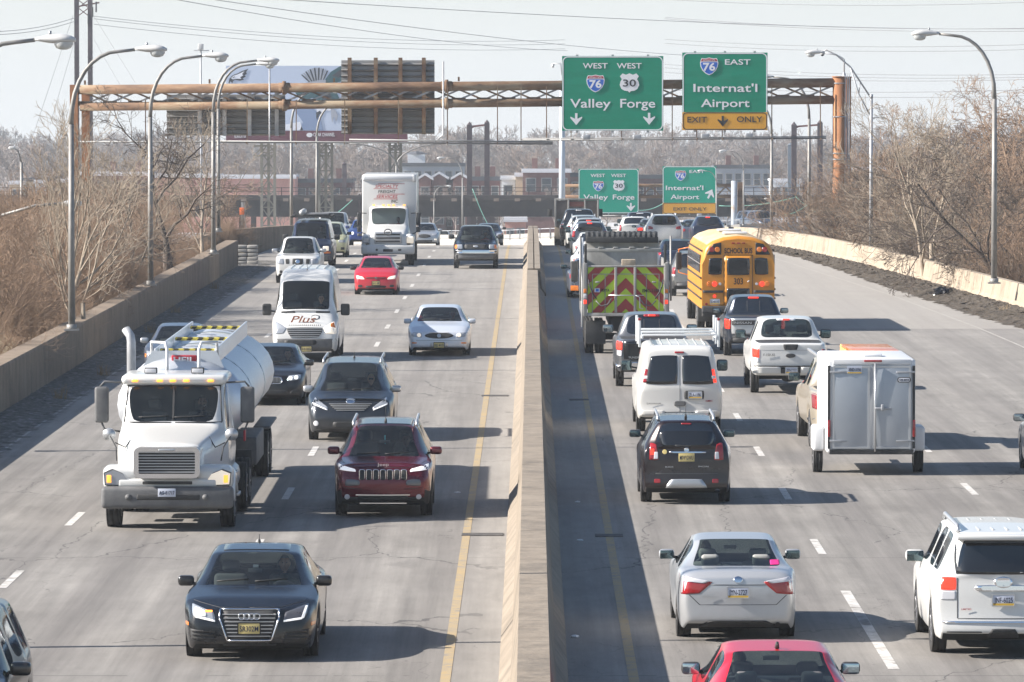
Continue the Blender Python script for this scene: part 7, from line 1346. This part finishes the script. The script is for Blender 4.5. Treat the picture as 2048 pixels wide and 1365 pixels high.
# ---------- school bus ----------
YEL = noisy('bus_yellow', [(.3, (.55, .22, .022)), (.7, (.62, .26, .03))], 1, .38, 0); ROOFY = noisy('bus_roof', [(.35, (.56, .38, .17)), (.6, (.66, .5, .3))], 1.2, .5, 0, stretch=(1, .3, 1))
V = Veh('school_bus', 'yellow school bus numbered 303 with lit red tail lamps', 'bus', dict(L=11, W=2.44, wheels=(1.2, 8.0), mats={}), 1466, 655, False, yaw=R(.9))
r = V.root; V.off = Vector((0, -5.5, 0)); V.S = dict(L=11, W=2.44, belt=[(0, 1.8)])
def busx(z): return 1.22 if z < 2.2 else 1.22-.2*((z-2.2)/.75)**2
secp = []
for z in (.75, 1.2, 1.8, 2.2, 2.5, 2.7): secp.append((busx(z), z))
secp += [(1.04, 2.85), (.85, 2.98), (.5, 3.1), (0, 3.15)]; full = secp+[(-x, z) for x, z in secp[::-1][1:]]
mb = MB(); ys_ = [1.8, 2.2, 6, 10.3, 10.75, 10.95, 11.0]; sc_ = [1, 1, 1, 1, .99, .96, .9]; k = len(full); vs = []
for y, s_ in zip(ys_, sc_):
    for x, z in full: vs.append((x*(s_ if z > 2.3 else max(s_, .975)), y-5.5, 2.0+(z-2.0)*(s_ if z > 2.3 else 1)))
fs = []; mi = []
mb.add(vs, [], 0)
for i in range(len(ys_)-1):
    for j in range(k-1): mb.f.append((i*k+j, i*k+j+1, (i+1)*k+j+1, (i+1)*k+j)); mb.m.append(1 if 5 < j < k-7 and i < 4 else 0); mb.sm.append(True)
mb.f += [tuple(range(k)), tuple(range((len(ys_)-1)*k, len(ys_)*k)), ]; mb.m += [0, 0]; mb.sm += [False, False]
V.bvh = BVHTree.FromPolygons([Vector(v) for v in mb.v], mb.f); mb.build('body', [YEL, ROOFY], r)
V.boxp('underbody', UNDER, -1.1, 1.1, 1.9, 10.6, .6, .78, .02); S3 = dict(L=2.4, W=2.0, wr=.8, r=.45, gc=.6, wheels=(), top=[(0, 1.45), (1.8, 1.7), (2.4, 1.75)], belt=[(0, 1.35), (2.4, 1.6)], mats={'body': YEL}); V.boxp('hood', YEL, -1.0, 1.0, 0, 1.85, .6, 1.6, .2)
for sd in (-1, 1):
    V.wheel(sd*1.06, 1.2, .5, .28); V.wheel(sd*1.08, 8.0, .5, .26); V.wheel(sd*.78, 8.0, .5, .26); V.boxp('mudflap', PLAS, sd*.5, sd*1.2, 8.6, 8.63, .22, .85, .01)
    for z in (1.05, 1.35, 1.72): V.boxp('rub_rail', PLAS, sd*1.22-.012, sd*1.22+.025, 1.9, 10.9, z, z+.06, .005)
    V.boxp('rub_rail', PLAS, sd*1.2-.012, sd*1.2+.03, 1.9, 10.6, 2.62, 2.67, .005)
    for i in range(11):
        y = 2.3+i*.74; mb = MB(); mb.box(sd*1.215, sd*1.24, y-5.5, y+.6-5.5, 1.9, 2.5, 0, .02); w_ = mb.build('side_window', GD, r); mb = MB(); mb.box(sd*1.22, sd*1.246, y-5.5, y+.6-5.5, 2.19, 2.22); mb.build('window_bar', SATIN, w_)
    V.boxp('mirror', PLAS, sd*1.5-.1, sd*1.5+.1, 1.2, 1.3, 1.7, 2.3, .04); V.tubep('mirror_arm', AMB, [(sd*1.1, 1.8, 2.5), (sd*1.5, 1.25, 2.4), (sd*1.5, 1.25, 1.6), (sd*1.1, 1.6, 1.5)], .02)
MBLK = mat('bus_black', (.015, .015, .016), .5)
V.patch('rear_window', GD, [(-1.0, 1.86), (-.54, 1.86), (-.52, 2.42), (-.96, 2.42)], r=.3, off=.012, both=True); V.rect('rear_window', GD, -.38, .38, 1.85, 2.42, r=.2, off=.03); V.rect('lower_window', GD, -.38, .38, .98, 1.42, r=.15, off=.03); V.rect('emergency_door', YEL, -.47, .47, .86, 2.5, r=.06, off=.02, th=.03)
for x0, x1, z0, z1 in ((-.475, -.46, .86, 2.5), (.46, .475, .86, 2.5), (-.47, .47, 2.5, 2.515)): V.rect('door_seam', MBLK, x0, x1, z0, z1, r=0, off=.024)
V.patch('warning_panel', MBLK, [(-1.06, 2.52), (-.56, 2.52), (-.56, 2.92), (-.82, 2.88)], r=.1, off=.01, both=True)
for u, m_ in ((-.87, TLR), (-.69, AMB), (.69, AMB), (.87, TLR)): V.disc('warning_light', m_, u, 2.69, .085, off=.03)
V.word('SCHOOL BUS', MBLK, 0, 2.57, .92, .17, off=.03, bold=.035); V.word('303', MBLK, .0, 1.55, .3, .21, off=.06, bold=.02)
for u in (-.17, 0, .17): V.rect('marker_light', TLR, u-.05, u+.05, 2.88, 2.92, off=.02)
for u, m_ in ((-.95, AMB), (-.78, TLB), (.78, TLB), (.95, AMB)): V.disc('tail_light', m_, u, 1.56, .085, off=.03)
V.disc('reverse_light', WLENS, .6, 1.56, .045, both=True, off=.02); V.disc('brake_light', TLB, .78, 1.16, .055, both=True, off=.02); V.rect('rub_rail', PLAS, -1.17, -.5, 1.27, 1.35, off=.04, th=.05, r=.05, both=True); V.plate(-.77, .98, 'BS48110', 'PA', off=.03)
V.boxp('bumper', PLAS, -1.2, 1.2, 10.95, 11.2, .48, .84, .05); V.boxp('bumper_rib', MBLK, -1.19, 1.19, 11.18, 11.24, .6, .68, .02); V.disc('reflector', TLR, -1.05, .9, .04, both=True); V.boxp('roof_hatch', TRW, -.4, .4, 5.2, 5.9, 3.14, 3.22, .03); V.boxp('roof_hatch', TRW, -.4, .4, 8.6, 9.3, 3.14, 3.22, .03); V.tubep('door_handle', SATIN, [(-.36, 11.06, 1.68), (-.3, 11.06, 1.62)], .02)
mb = MB(); mb.box(-.02, .02, 0, .01, 0, .01); 
# ---------- chevron dump truck ----------
CY_ = mat('chevron_yellow', (.42, .6, .03), .45); CR_ = mat('chevron_red', (.32, .03, .03), .45); AL = noisy('dirty_aluminium', [(.3, (.2, .195, .18)), (.7, (.4, .39, .37))], 1.5, .55, .2, .01, (1, 1, .4), metal=.3)
V = Veh('dump_truck', 'dump truck with red and yellow chevron tailgate and rolled tarpaulin', 'truck', dict(L=9.0, W=2.5, wheels=(1.2, 7.6), mats={}), 1250, 706, False, ax=1.0)
r = V.root; V.off = Vector((0, -4.5, 0)); Yb = 9.0-4.5; z0, z1 = 1.25, 2.62; hw = 1.14
mb = MB(); mb.box(-hw, hw, Yb-.1, Yb-.03, z0, z1); tg = mb.build('tailgate', CY_, r)
# chevrons clipped to the tailgate
def clip(poly, x0, x1, zz0, zz1):
    def cl(P, f, g_):
        o = []
        for i in range(len(P)):
            a, b = P[i], P[(i+1) % len(P)]; fa, fb = f(a), f(b)
            if fa >= 0: o.append(a)
            if (fa >= 0) != (fb >= 0): t = fa/(fa-fb); o.append((a[0]+(b[0]-a[0])*t, a[1]+(b[1]-a[1])*t))
        return o
    for f in (lambda p: p[0]-x0, lambda p: x1-p[0], lambda p: p[1]-zz0, lambda p: zz1-p[1]):
        poly = cl(poly, f, 0)
        if len(poly) < 3: return None
    return poly
mb = MB()
for sd in (-1, 1):
    for i in range(-1, 6):
        b0 = z0-.55+i*.62; P = [(0, b0+.05), (0, b0+.36), (sd*hw*1.2, b0+.36-hw*1.2), (sd*hw*1.2, b0+.05-hw*1.2)]
        q = clip(P, *( (0, hw) if sd > 0 else (-hw, 0)), z0+.005, z1-.005)
        if q: mb.prism(q, Yb-.029, Yb-.018)
mb.build('chevrons', CR_, tg)
for x in (-.28, .3): V.boxp('tailgate_rib', AL, x-.04, x+.04, 8.97, 9.05, z0, z1, .01)
for x in (-1.0, -.62, .62, 1.0): V.boxp('tailgate_rib', AL, x-.012, x+.012, 8.97, 9.0, z0, z1-.2, .0)
V.boxp('tailgate_rib', AL, -1.0, 1.0, 8.97, 9.0, z1-.215, z1-.195, 0); V.boxp('tailgate_top', AL, -hw-.03, hw+.03, 8.85, 9.02, z1, z1+.05, .01); V.boxp('sill', AL, -hw-.06, hw+.06, 8.8, 9.03, z0-.1, z0, .01)
for sd in (-1, 1):
    V.boxp('corner_post', AL, sd*(hw+.08)-.06, sd*(hw+.08)+.06, 8.85, 9.05, z0-.1, z1+.12, .01); V.boxp('body_side', AL, sd*(hw+.1)-.03, sd*(hw+.1)+.03, 3.3, 8.9, 1.15, 2.75, .01)
    for y in (4.2, 5.2, 6.2, 7.2, 8.1): V.boxp('side_rib', AL, sd*(hw+.15)-.04, sd*(hw+.15)+.04, y, y+.1, 1.15, 2.75, .01)
    V.boxp('lamp_amber', AMB, sd*(hw+.08)-.045, sd*(hw+.08)+.045, 9.05, 9.07, 1.85, 1.97, .01); V.boxp('reverse_light', WLENS, sd*(hw+.08)-.045, sd*(hw+.08)+.045, 9.05, 9.07, 1.7, 1.82, .01); V.boxp('tail_light', TLB, sd*(hw+.08)-.045, sd*(hw+.08)+.045, 9.05, 9.08, 1.52, 1.64, .01)
    V.tubep('tarp_arm', AL, [(sd*(hw+.22), 8.7, 1.6), (sd*(hw+.22), 8.6, 3.55)], .03); V.boxp('arm_guard', PLAS, sd*1.2-.04, sd*1.2+.04, 8.3, 8.4, 2.7, 3.3, .01)
    V.tubep('hose', PLAS, [(sd*(hw-.02), 9.04, 2.25), (sd*(hw-.06), 9.08, 2.05), (sd*(hw-.14), 9.09, 1.85), (sd*(hw-.26), 9.08, 1.68)], .022)
    V.tubep('chain', PGREY, [(sd*.9, 9.06, 1.62), (sd*.75, 9.07, 1.46), (sd*.55, 9.07, 1.5), (sd*.42, 9.06, 1.7)], .018)
    for y in (6.4, 8.0): V.wheel(sd*1.08, y, .5, .26, RIMD); V.wheel(sd*.78, y, .5, .26, RIMD)
    V.wheel(sd*1.05, 1.2, .5, .26, RIMD); V.boxp('mudflap', PLAS, sd*.6, sd*1.2, 8.65, 8.68, .3, 1.0, .01)
V.tubep('gate_bar', SATIN, [(-.55, 9.09, 1.78), (.52, 9.09, 1.78)], .015); V.tubep('gate_handle', SATIN, [(-.3, 9.1, 1.78), (-.42, 9.1, 1.72), (-.42, 9.1, 1.4), (-.52, 9.1, 1.38)], .016)
for x in (-.85, .85): V.boxp('step_plate', AL, x-.06, x+.06, 9.0, 9.06, 2.15, 2.2, .01)
V.boxp('name_patch', SWHITE, .86-.08, .86+.08, 9.0, 9.012, 1.87, 1.99, .0); V.boxp('name_patch_mark', SBLUE, .84-.03, .9, 9.013, 9.018, 1.89, 1.97, .0); text('SEPTA', SBLK, (.62, Yb+.012, 1.89), r, w=.26, h=.08, rotz=math.pi); text('EMC-1199', SBLK, (-.75, Yb+.012, 1.87), r, w=.5, h=.1, rotz=math.pi, bold=.02)
V.boxp('inner_wall', AL, -1.1, 1.1, 3.4, 3.5, 1.3, 3.05, .01); V.boxp('bed_floor', AL, -1.1, 1.1, 3.4, 8.9, 1.2, 1.3, .01); V.boxp('headboard', AL, -1.15, 1.15, 3.25, 3.42, 2.9, 3.25, .02); V.boxp('headboard_rail', AL, -1.15, 1.15, 6.0, 6.1, 2.98, 3.1, .02); V.boxp('cab_shield', AL, -1.12, 1.12, 2.2, 3.3, 3.2, 3.28, .02)
for x in (-.7, -.25, .25, .7): V.boxp('shield_hook', AL, x-.08, x+.08, 5.95, 6.12, 3.1, 3.14, .01)
mb = MB(); 
for i in range(28):
    x = -1.1+i*.08; mb.lathe([(.16+.02*(i % 2), 0), (.17, .04), (.16+.02*((i+1) % 2), .08)], 12, 0, 'x', (x, 3.5-4.5, 3.38))
mb.build('rolled_tarpaulin', noisy('tarpaulin', [(.3, (.012, .013, .014)), (.7, (.05, .055, .06))], 6, .7, .5), r); V.boxp('tarp_housing', PLAS, -1.12, 1.12, 3.4, 3.7, 3.2, 3.38, .02)
V.boxp('cab', WHT, -1.15, 1.15, 1.0, 3.0, .9, 2.9, .1); V.boxp('hood', WHT, -.9, .9, 0, 1.1, .8, 1.8, .12); V.boxp('rear_window', GD, -.6, .6, 2.98, 3.02, 2.1, 2.6, .02); V.boxp('chassis', UNDER, -.45, .45, .3, 8.8, .7, 1.1, .02); V.boxp('rear_crossbeam', PGREY, -1.15, -.1, 8.7, 8.9, .95, 1.15, .02); V.boxp('spreader', M_BEIGE, -.3, .12, 8.5, 8.85, 2.66, 2.85, .02); V.boxp('axle', UNDER, -.9, .9, 7.9, 8.1, .4, .6, .05)
for sd in (-1, 1): V.boxp('mirror', PLAS, sd*1.45-.12, sd*1.45+.12, 1.2, 1.3, 1.9, 2.55, .05); V.boxp('orange_reflector', AMB, sd*1.45-.12, sd*1.45+.12, 1.3, 1.32, 1.62, 1.78, .01); V.tubep('mirror_arm', PLAS, [(sd*1.45, 1.25, 1.9), (sd*1.4, 1.25, 1.5), (sd*1.1, 1.3, 1.5)], .018)
V.tubep('tarp_post', TRW, [(1.3, 8.6, .8), (1.3, 8.6, 3.5)], .035)
# ---------- far dump truck ----------
DB = noisy('old_brown_steel', [(.3, (.08, .065, .055)), (.7, (.2, .17, .15))], 1, .8, .2)
V = Veh('dump_truck', 'far brown dump truck at the head of the left queue', 'truck', dict(L=8.5, W=2.5, wheels=(1.2, 7.2), mats={}), 1153, 0, False, at_y=291)
V.root.scale = (1, 1, .84); V.off = Vector((0, -4.25, 0)); V.boxp('tailgate', DB, -1.1, 1.1, 8.3, 8.4, 1.3, 2.9, .01); V.boxp('tailgate_panel', mat('red_panel', (.25, .1, .08), .7), -.4, .4, 8.4, 8.43, 2.5, 2.8, .01)
for x in (-1.15, -.45, .45, 1.15): V.boxp('tailgate_rib', AL, x-.05, x+.05, 8.38, 8.5, 1.2, 3.0, .01)
V.boxp('tailgate_top', AL, -1.2, 1.2, 8.3, 8.5, 2.92, 3.02, .01); V.boxp('bed', DB, -1.15, 1.15, 3.2, 8.29, 1.2, 2.85, .02); V.boxp('cab', DB, -1.1, 1.1, .8, 3.0, .9, 2.9, .1); V.boxp('chassis', UNDER, -.45, .45, .3, 8.3, .7, 1.15, .02); V.boxp('mudflap', M_BEIGE, .7, 1.2, 8.2, 8.23, .4, 1.3, .01); V.boxp('mudflap', M_BEIGE, -1.2, -.7, 8.2, 8.23, .4, 1.3, .01)
for sd in (-1, 1):
    for y in (6.2, 7.5): V.wheel(sd*1.02, y, .5, .3, RIMD)
    V.wheel(sd*1.02, 1.2, .5, .28, RIMD); V.boxp('mirror', PLAS, sd*1.4-.12, sd*1.4+.12, 1.2, 1.3, 1.9, 2.4, .03)
# ================= TREES =================
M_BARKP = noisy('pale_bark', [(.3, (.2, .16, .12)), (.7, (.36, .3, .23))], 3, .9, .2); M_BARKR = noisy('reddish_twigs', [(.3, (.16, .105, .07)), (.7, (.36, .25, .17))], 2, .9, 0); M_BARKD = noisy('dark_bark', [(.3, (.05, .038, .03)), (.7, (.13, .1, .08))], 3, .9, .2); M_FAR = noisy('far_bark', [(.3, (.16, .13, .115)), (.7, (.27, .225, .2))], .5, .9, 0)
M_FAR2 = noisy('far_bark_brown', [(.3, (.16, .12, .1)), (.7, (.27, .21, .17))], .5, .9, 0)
def rvec(rng): 
    while True:
        v = Vector((rng.uniform(-1, 1), rng.uniform(-1, 1), rng.uniform(-1, 1)))
        if .1 < v.length < 1: return v.normalized()
def grow(V, Fc, rng, p, d, ln, r, lev, maxlev, nb, spread, up, rmin, sides=3, curl=.25):
    # one tapering limb, then its side shoots along the outer two thirds
    nseg = 4 if lev < 2 else 3 if lev < maxlev else 2; pts = [p.copy()]; q = p.copy(); dd = d.copy()
    for i in range(nseg):
        dd = (dd+rvec(rng)*curl+Vector((0, 0, up))).normalized(); q = q+dd*ln/nseg; pts.append(q.copy())
    s = 5 if lev == 0 else 4 if lev == 1 else sides; o = len(V)
    for i, c in enumerate(pts):
        rr = max(rmin, r*(1-.62*i/nseg)); t = (pts[min(i+1, nseg)]-pts[max(0, i-1)]).normalized(); a = t.cross(Vector((.3, .9, .2))).normalized(); b = t.cross(a)
        for k in range(s): ang = 2*math.pi*k/s; V.append(c+(a*math.cos(ang)+b*math.sin(ang))*rr)
    for i in range(nseg):
        for k in range(s): a_, b_ = o+i*s+k, o+i*s+(k+1) % s; Fc.append((a_, b_, b_+s, a_+s))
    if lev >= maxlev: return
    n = nb[lev]
    for j in range(n):
        t = .3+.7*(j+rng.random()*.8)/n; x = t*nseg; i = min(int(x), nseg-1); c = pts[i].lerp(pts[i+1], x-i)
        t2 = (pts[i+1]-pts[i]).normalized(); side = t2.cross(rvec(rng)).normalized(); ang = R(rng.uniform(*spread)); nd = (t2*math.cos(ang)+side*math.sin(ang)).normalized()
        grow(V, Fc, rng, c, nd, ln*rng.uniform(.42, .68)*(1.15-.45*t), max(rmin, r*(1-.62*t)*.62), lev+1, maxlev, nb, spread, up, rmin, sides, curl)
def tree_mesh(name, m, seed, h, r, maxlev=4, nb=(9, 6, 5, 3), spread=(25, 60), up=.08, rmin=.008, stems=1, lean=0, sprd=.3, curl=.22, trunk_only=.0):
    rng = random.Random(seed); V = []; Fc = []
    for s in range(stems):
        a = rng.uniform(0, 2*math.pi); k = 0 if stems == 1 else rng.uniform(.15, 1); d = Vector((math.cos(a)*sprd*k+lean, math.sin(a)*sprd*k, 1)).normalized()
        if stems > 1: p = Vector((math.cos(a)*.25*k, math.sin(a)*.25*k, -.3)); hh = h*rng.uniform(.55, 1)
        else: p = Vector((0, 0, -.3)); hh = h*.8
        grow(V, Fc, rng, p, d, hh, r, 0, maxlev, nb, spread, up, rmin, 3, curl)
    me = bpy.data.meshes.new(name); me.from_pydata([tuple(v) for v in V], [], Fc); me.materials.append(m); me.polygons.foreach_set('use_smooth', [True]*len(Fc)); me.update(); return me
def tree(name, me_list, loc, label, cat='tree', group=None, scale=1, rz_=0, trunk=None):
    # trunk + crown: crown mesh holds the limbs and twigs
    r = thing(name, loc, label, cat, group, (0, 0, rz_)); r.scale = (scale,)*3
    for nm, me in me_list: link(nm, me, r)
    return r
def zone(px, zs):
    for lim, t in zs:
        if px < lim: return t
    return zs[-1][1]
ZL = [(60, 'at the far left edge'), (140, 'left of the nearest lamp pole'), (225, 'around the slim pale tree'), (300, 'left of the second full lamp pole'), (360, 'right of the second full lamp pole'), (430, 'left of the third lamp pole'), (9999, 'by the slab stack')]
ZR = [(1740, 'left of the trussed lamp'), (1800, 'right of the trussed lamp'), (1870, 'around the leaning pale tree'), (1930, 'right of the leaning pale tree'), (1985, 'left of the nearest right lamp pole'), (9999, 'at the right edge')]
ZF = [(0, 'beyond the left edge'), (130, 'above the cream houses'), (230, 'between the nearest lamp and the gantry column'), (330, 'above the long dark brick block'), (450, 'above the pink wall'), (560, 'below the wide low sign back'), (680, 'behind the lattice legs'), (800, 'above the white box truck'), (935, 'above the blue grey mansion'), (1050, 'around the left mast pair'), (1160, 'left of the farther Valley Forge sign'), (1320, 'above the farther Valley Forge sign'), (1440, 'above the farther airport sign'), (1590, 'above the pale grey block'), (1680, 'behind the right mast pair'), (1800, 'right of the rusty column'), (1950, 'behind the right thicket'), (9999, 'at the far right')]
def split_tree(seed, h, r, m, **k):      # separate trunk mesh
    tr = MB(); tr.tube([(0, 0, -1), (.05, 0, h*.12), (0, .05, h*.3)], [r*1.25, r*1.02, r*.8], 9); tm = tr.mesh('trunk', m)
    return [('trunk', tm), ('crown', tree_mesh('crown', m, seed, h, r, **k))]
# left thicket of whippy reddish shrubs beyond the wall
SH = [tree_mesh('bare_shrub', M_BARKR, 10+i, 5.2, .035, 3, (8, 6, 4), (15, 55), .04, .0055, stems=15, sprd=.9, curl=.24) for i in range(4)]
rng = random.Random(5); cnt = 0
for i in range(84):
    while True:
        Y = rng.uniform(134, 262); x = (rng.uniform(-70, 470)-CX)/F*Y
        if x < LW(Y)-1.3: break
    t = min(1, (LW(Y)-1.3-x)/5); h = rng.uniform(.45, .85)*(1 if t > .2 else .6)*(1 if Y < 205 else .8)
    if Y < 140: h *= .75
    o = link('bare_shrub', SH[i % 4]); o.location = (x, Y, rz(Y)-.1-(max(0, -x-21)*.1)); o.rotation_euler = (rng.uniform(-.1, .1), rng.uniform(-.15, .15), rng.uniform(0, 6.28)); o.scale = (h, h, h)
    tag(o, 'leafless reddish shrub in the left thicket '+zone(CX+F*x/Y, ZL), 'shrub', 'thicket beyond the left wall')
# two pale young trees and larger trees on the left
p = at(165, 640, 158); tree('bare_tree', split_tree(31, 7.2, .085, M_BARKP, maxlev=4, nb=(9, 6, 4, 3), spread=(20, 45), up=.12, rmin=.006), (p.x, 158, rz(158)-.5), 'slim pale bare tree just right of the nearest left lamp pole', group='bare trees on the left')
p = at(130, 500, 170); tree('bare_tree', split_tree(37, 7.6, .12, M_BARKP, maxlev=4, nb=(9, 6, 4, 3), spread=(25, 60), up=.05, rmin=.0065), (p.x-.6, 172, rz(170)-2), 'spreading pale bare tree reaching the left edge above the thicket', group='bare trees on the left')
p = at(250, 500, 186); tree('bare_tree', split_tree(33, 7.2, .12, M_BARKP, maxlev=4, nb=(9, 7, 5, 3), spread=(25, 55), up=.08, rmin=.0065), (p.x, 190, rz(186)-1.0), 'pale bare tree between the first two full lamp poles', group='bare trees on the left')
p = at(322, 500, 205); tree('bare_tree', split_tree(42, 8.6, .17, M_BARKD, maxlev=4, nb=(8, 7, 6, 4), spread=(30, 70), up=.03, rmin=.008, curl=.35), (p.x, 208, rz(205)-.9), 'dark crooked bare tree beside the second full lamp pole', group='bare trees on the left')
p = at(392, 500, 222); tree('bare_tree', split_tree(44, 7.4, .09, M_BARKP, maxlev=4, nb=(9, 6, 5, 3), spread=(20, 50), up=.08, rmin=.007), (p.x, 226, rz(222)-.6), 'thin bare tree between the second and third lamp poles', group='bare trees on the left')
p = at(20, 500, 185); tree('bare_tree', split_tree(45, 6.2, .12, M_BARKD, maxlev=4, nb=(9, 7, 5, 3), spread=(25, 60), up=.05, rmin=.007), (p.x, 188, rz(185)-2), 'dark bare tree at the far left edge', group='bare trees on the left')
# right thicket
SR = [tree_mesh('bare_bush', m, 60+i, 5.6, .045, 3, (9, 6, 4), (18, 60), .03, .0065, stems=12, sprd=1.0, curl=.24) for i, m in enumerate((M_BARKR, M_BARKP, M_BARKR, M_BARKD))]
for i in range(80):
    while True:
        Y = rng.uniform(176, 285); x = (rng.uniform(1700, 2120)-CX)/F*Y
        if x > redge(Y)+1.6: break
    t = min(1, (x-redge(Y)-1.6)/6); h = rng.uniform(.6, 1.05)*(1 if t > .25 else .6)
    o = link('bare_bush', SR[i % 4]); o.location = (x, Y, rz(Y)-.7-(x-redge(Y))*.12); o.rotation_euler = (rng.uniform(-.1, .1), rng.uniform(-.15, .15), rng.uniform(0, 6.28)); o.scale = (h, h, h)
    tag(o, 'leafless brown bush in the right thicket '+zone(CX+F*x/Y, ZR), 'shrub', 'thicket behind the right barrier')
p = at(1870, 540, 214); tree('bare_tree', split_tree(71, 8.4, .1, M_BARKP, maxlev=4, nb=(10, 7, 5, 3), spread=(25, 55), up=.06, rmin=.0075, lean=-.35), (p.x, 216, rz(214)-.8), 'pale bare tree leaning left beside the right barrier', group='bare trees on the right')
p = at(1872, 540, 218); tree('bare_tree', split_tree(72, 8.0, .1, M_BARKP, maxlev=4, nb=(9, 7, 5, 3), spread=(25, 55), up=.06, rmin=.0075, lean=-.1), (p.x, 220, rz(214)-.8), 'pale upright bare tree beside the leaning one at right', group='bare trees on the right')
for i, (px, Yd, h_, lab) in enumerate(((2040, 205, 9.4, 'dark bare tree with arching limbs at the right edge'), (2000, 232, 9.5, 'dark bare tree behind the nearest right lamp pole'), (1950, 250, 8.6, 'brown bare tree left of the nearest right lamp pole'), (2100, 222, 10.0, 'tall dark bare tree whose limbs enter from the right edge'), (1800, 262, 6.8, 'small bare tree right of the trussed lamp'), (2060, 214, 10.2, 'tallest bare tree at the right edge, behind the arching one'), (1965, 240, 8.4, 'tall bare tree seen through the arm of the nearest right lamp'), (1910, 256, 8.8, 'bare tree midway between the leaning tree and the nearest right lamp'), (1840, 268, 7.6, 'bare tree just behind the leaning pale tree'))):
    p = at(px, 540, Yd); tree('bare_tree', split_tree(80+i, h_, .11, (M_BARKD, M_BARKR)[i % 2], maxlev=4, nb=(9, 7, 6, 4), spread=(30, 75), up=.0, rmin=.009, curl=.3), (p.x, Yd, rz(Yd)-1.6), lab, group='bare trees on the right')
# far woods on the hillside
FT = [split_tree(100+i, 14, .3, (M_FAR, M_FAR2)[i % 2], maxlev=4, nb=(9, 7, 5, 3), spread=(25, 55), up=.05, rmin=.045, curl=.2) for i in range(5)]
def far(Ylo, Yhi, n, seed, hlo, hhi, lab, grp, xr=(-150, 2200)):
    rg = random.Random(seed)
    for i in range(n):
        Y = rg.uniform(Ylo, Yhi); px = lerp(xr[0], xr[1], (i+rg.random())/n); p = at(px, 340, Y); s = rg.uniform(hlo, hhi)
        tree('bare_tree', FT[(i*7+seed) % 5], (p.x, Y, 0), lab+' '+zone(px, ZF), group=grp, scale=s, rz_=rg.uniform(0, 6.28))
far(880, 980, 60, 1, .62, .84, 'hazy bare tree in the nearer far row', 'nearer row of far trees'); far(1050, 1250, 75, 2, .85, 1.15, 'hazy bare tree in the middle far row', 'middle row of far trees'); far(1350, 1600, 80, 3, 1.0, 1.35, 'faint bare skyline tree', 'skyline row of far trees')
far(600, 660, 16, 4, .3, .45, 'small bare tree among the houses', 'small trees among the houses', (560, 1560))
# hillside under the woods
hl = MB(); rows = [[(x, 850+i*120, max(0, (i-.5))*1.0+1.5*math.sin(x*.004+i)*(i > 0)-.2) for x in range(-900, 1300, 60)] for i in range(9)]
h = strip_mesh('hill', noisy('hill_floor', [(.35, (.12, .09, .07)), (.6, (.19, .15, .12))], .03, .95, .2), rows); tag(h, kind='structure')
# ---------------- haze ----------------
mb = MB(); mb.box(-700, 700, -30, 1900, -1, 45); hz = mb.build('haze', []); hm = bpy.data.materials.new('haze'); hm.use_nodes = True; t = hm.node_tree; t.nodes.clear()
o = t.nodes.new('ShaderNodeOutputMaterial'); v = t.nodes.new('ShaderNodeVolumePrincipled'); v.inputs['Color'].default_value = (.86, .93, 1, 1); v.inputs['Density'].default_value = .00023; v.inputs['Anisotropy'].default_value = .2
t.links.new(v.outputs[0], o.inputs['Volume']); hz.data.materials.append(hm); tag(hz, 'pale winter haze filling the air over the whole scene', 'haze', kind='stuff'); hz.display_type = 'WIRE'
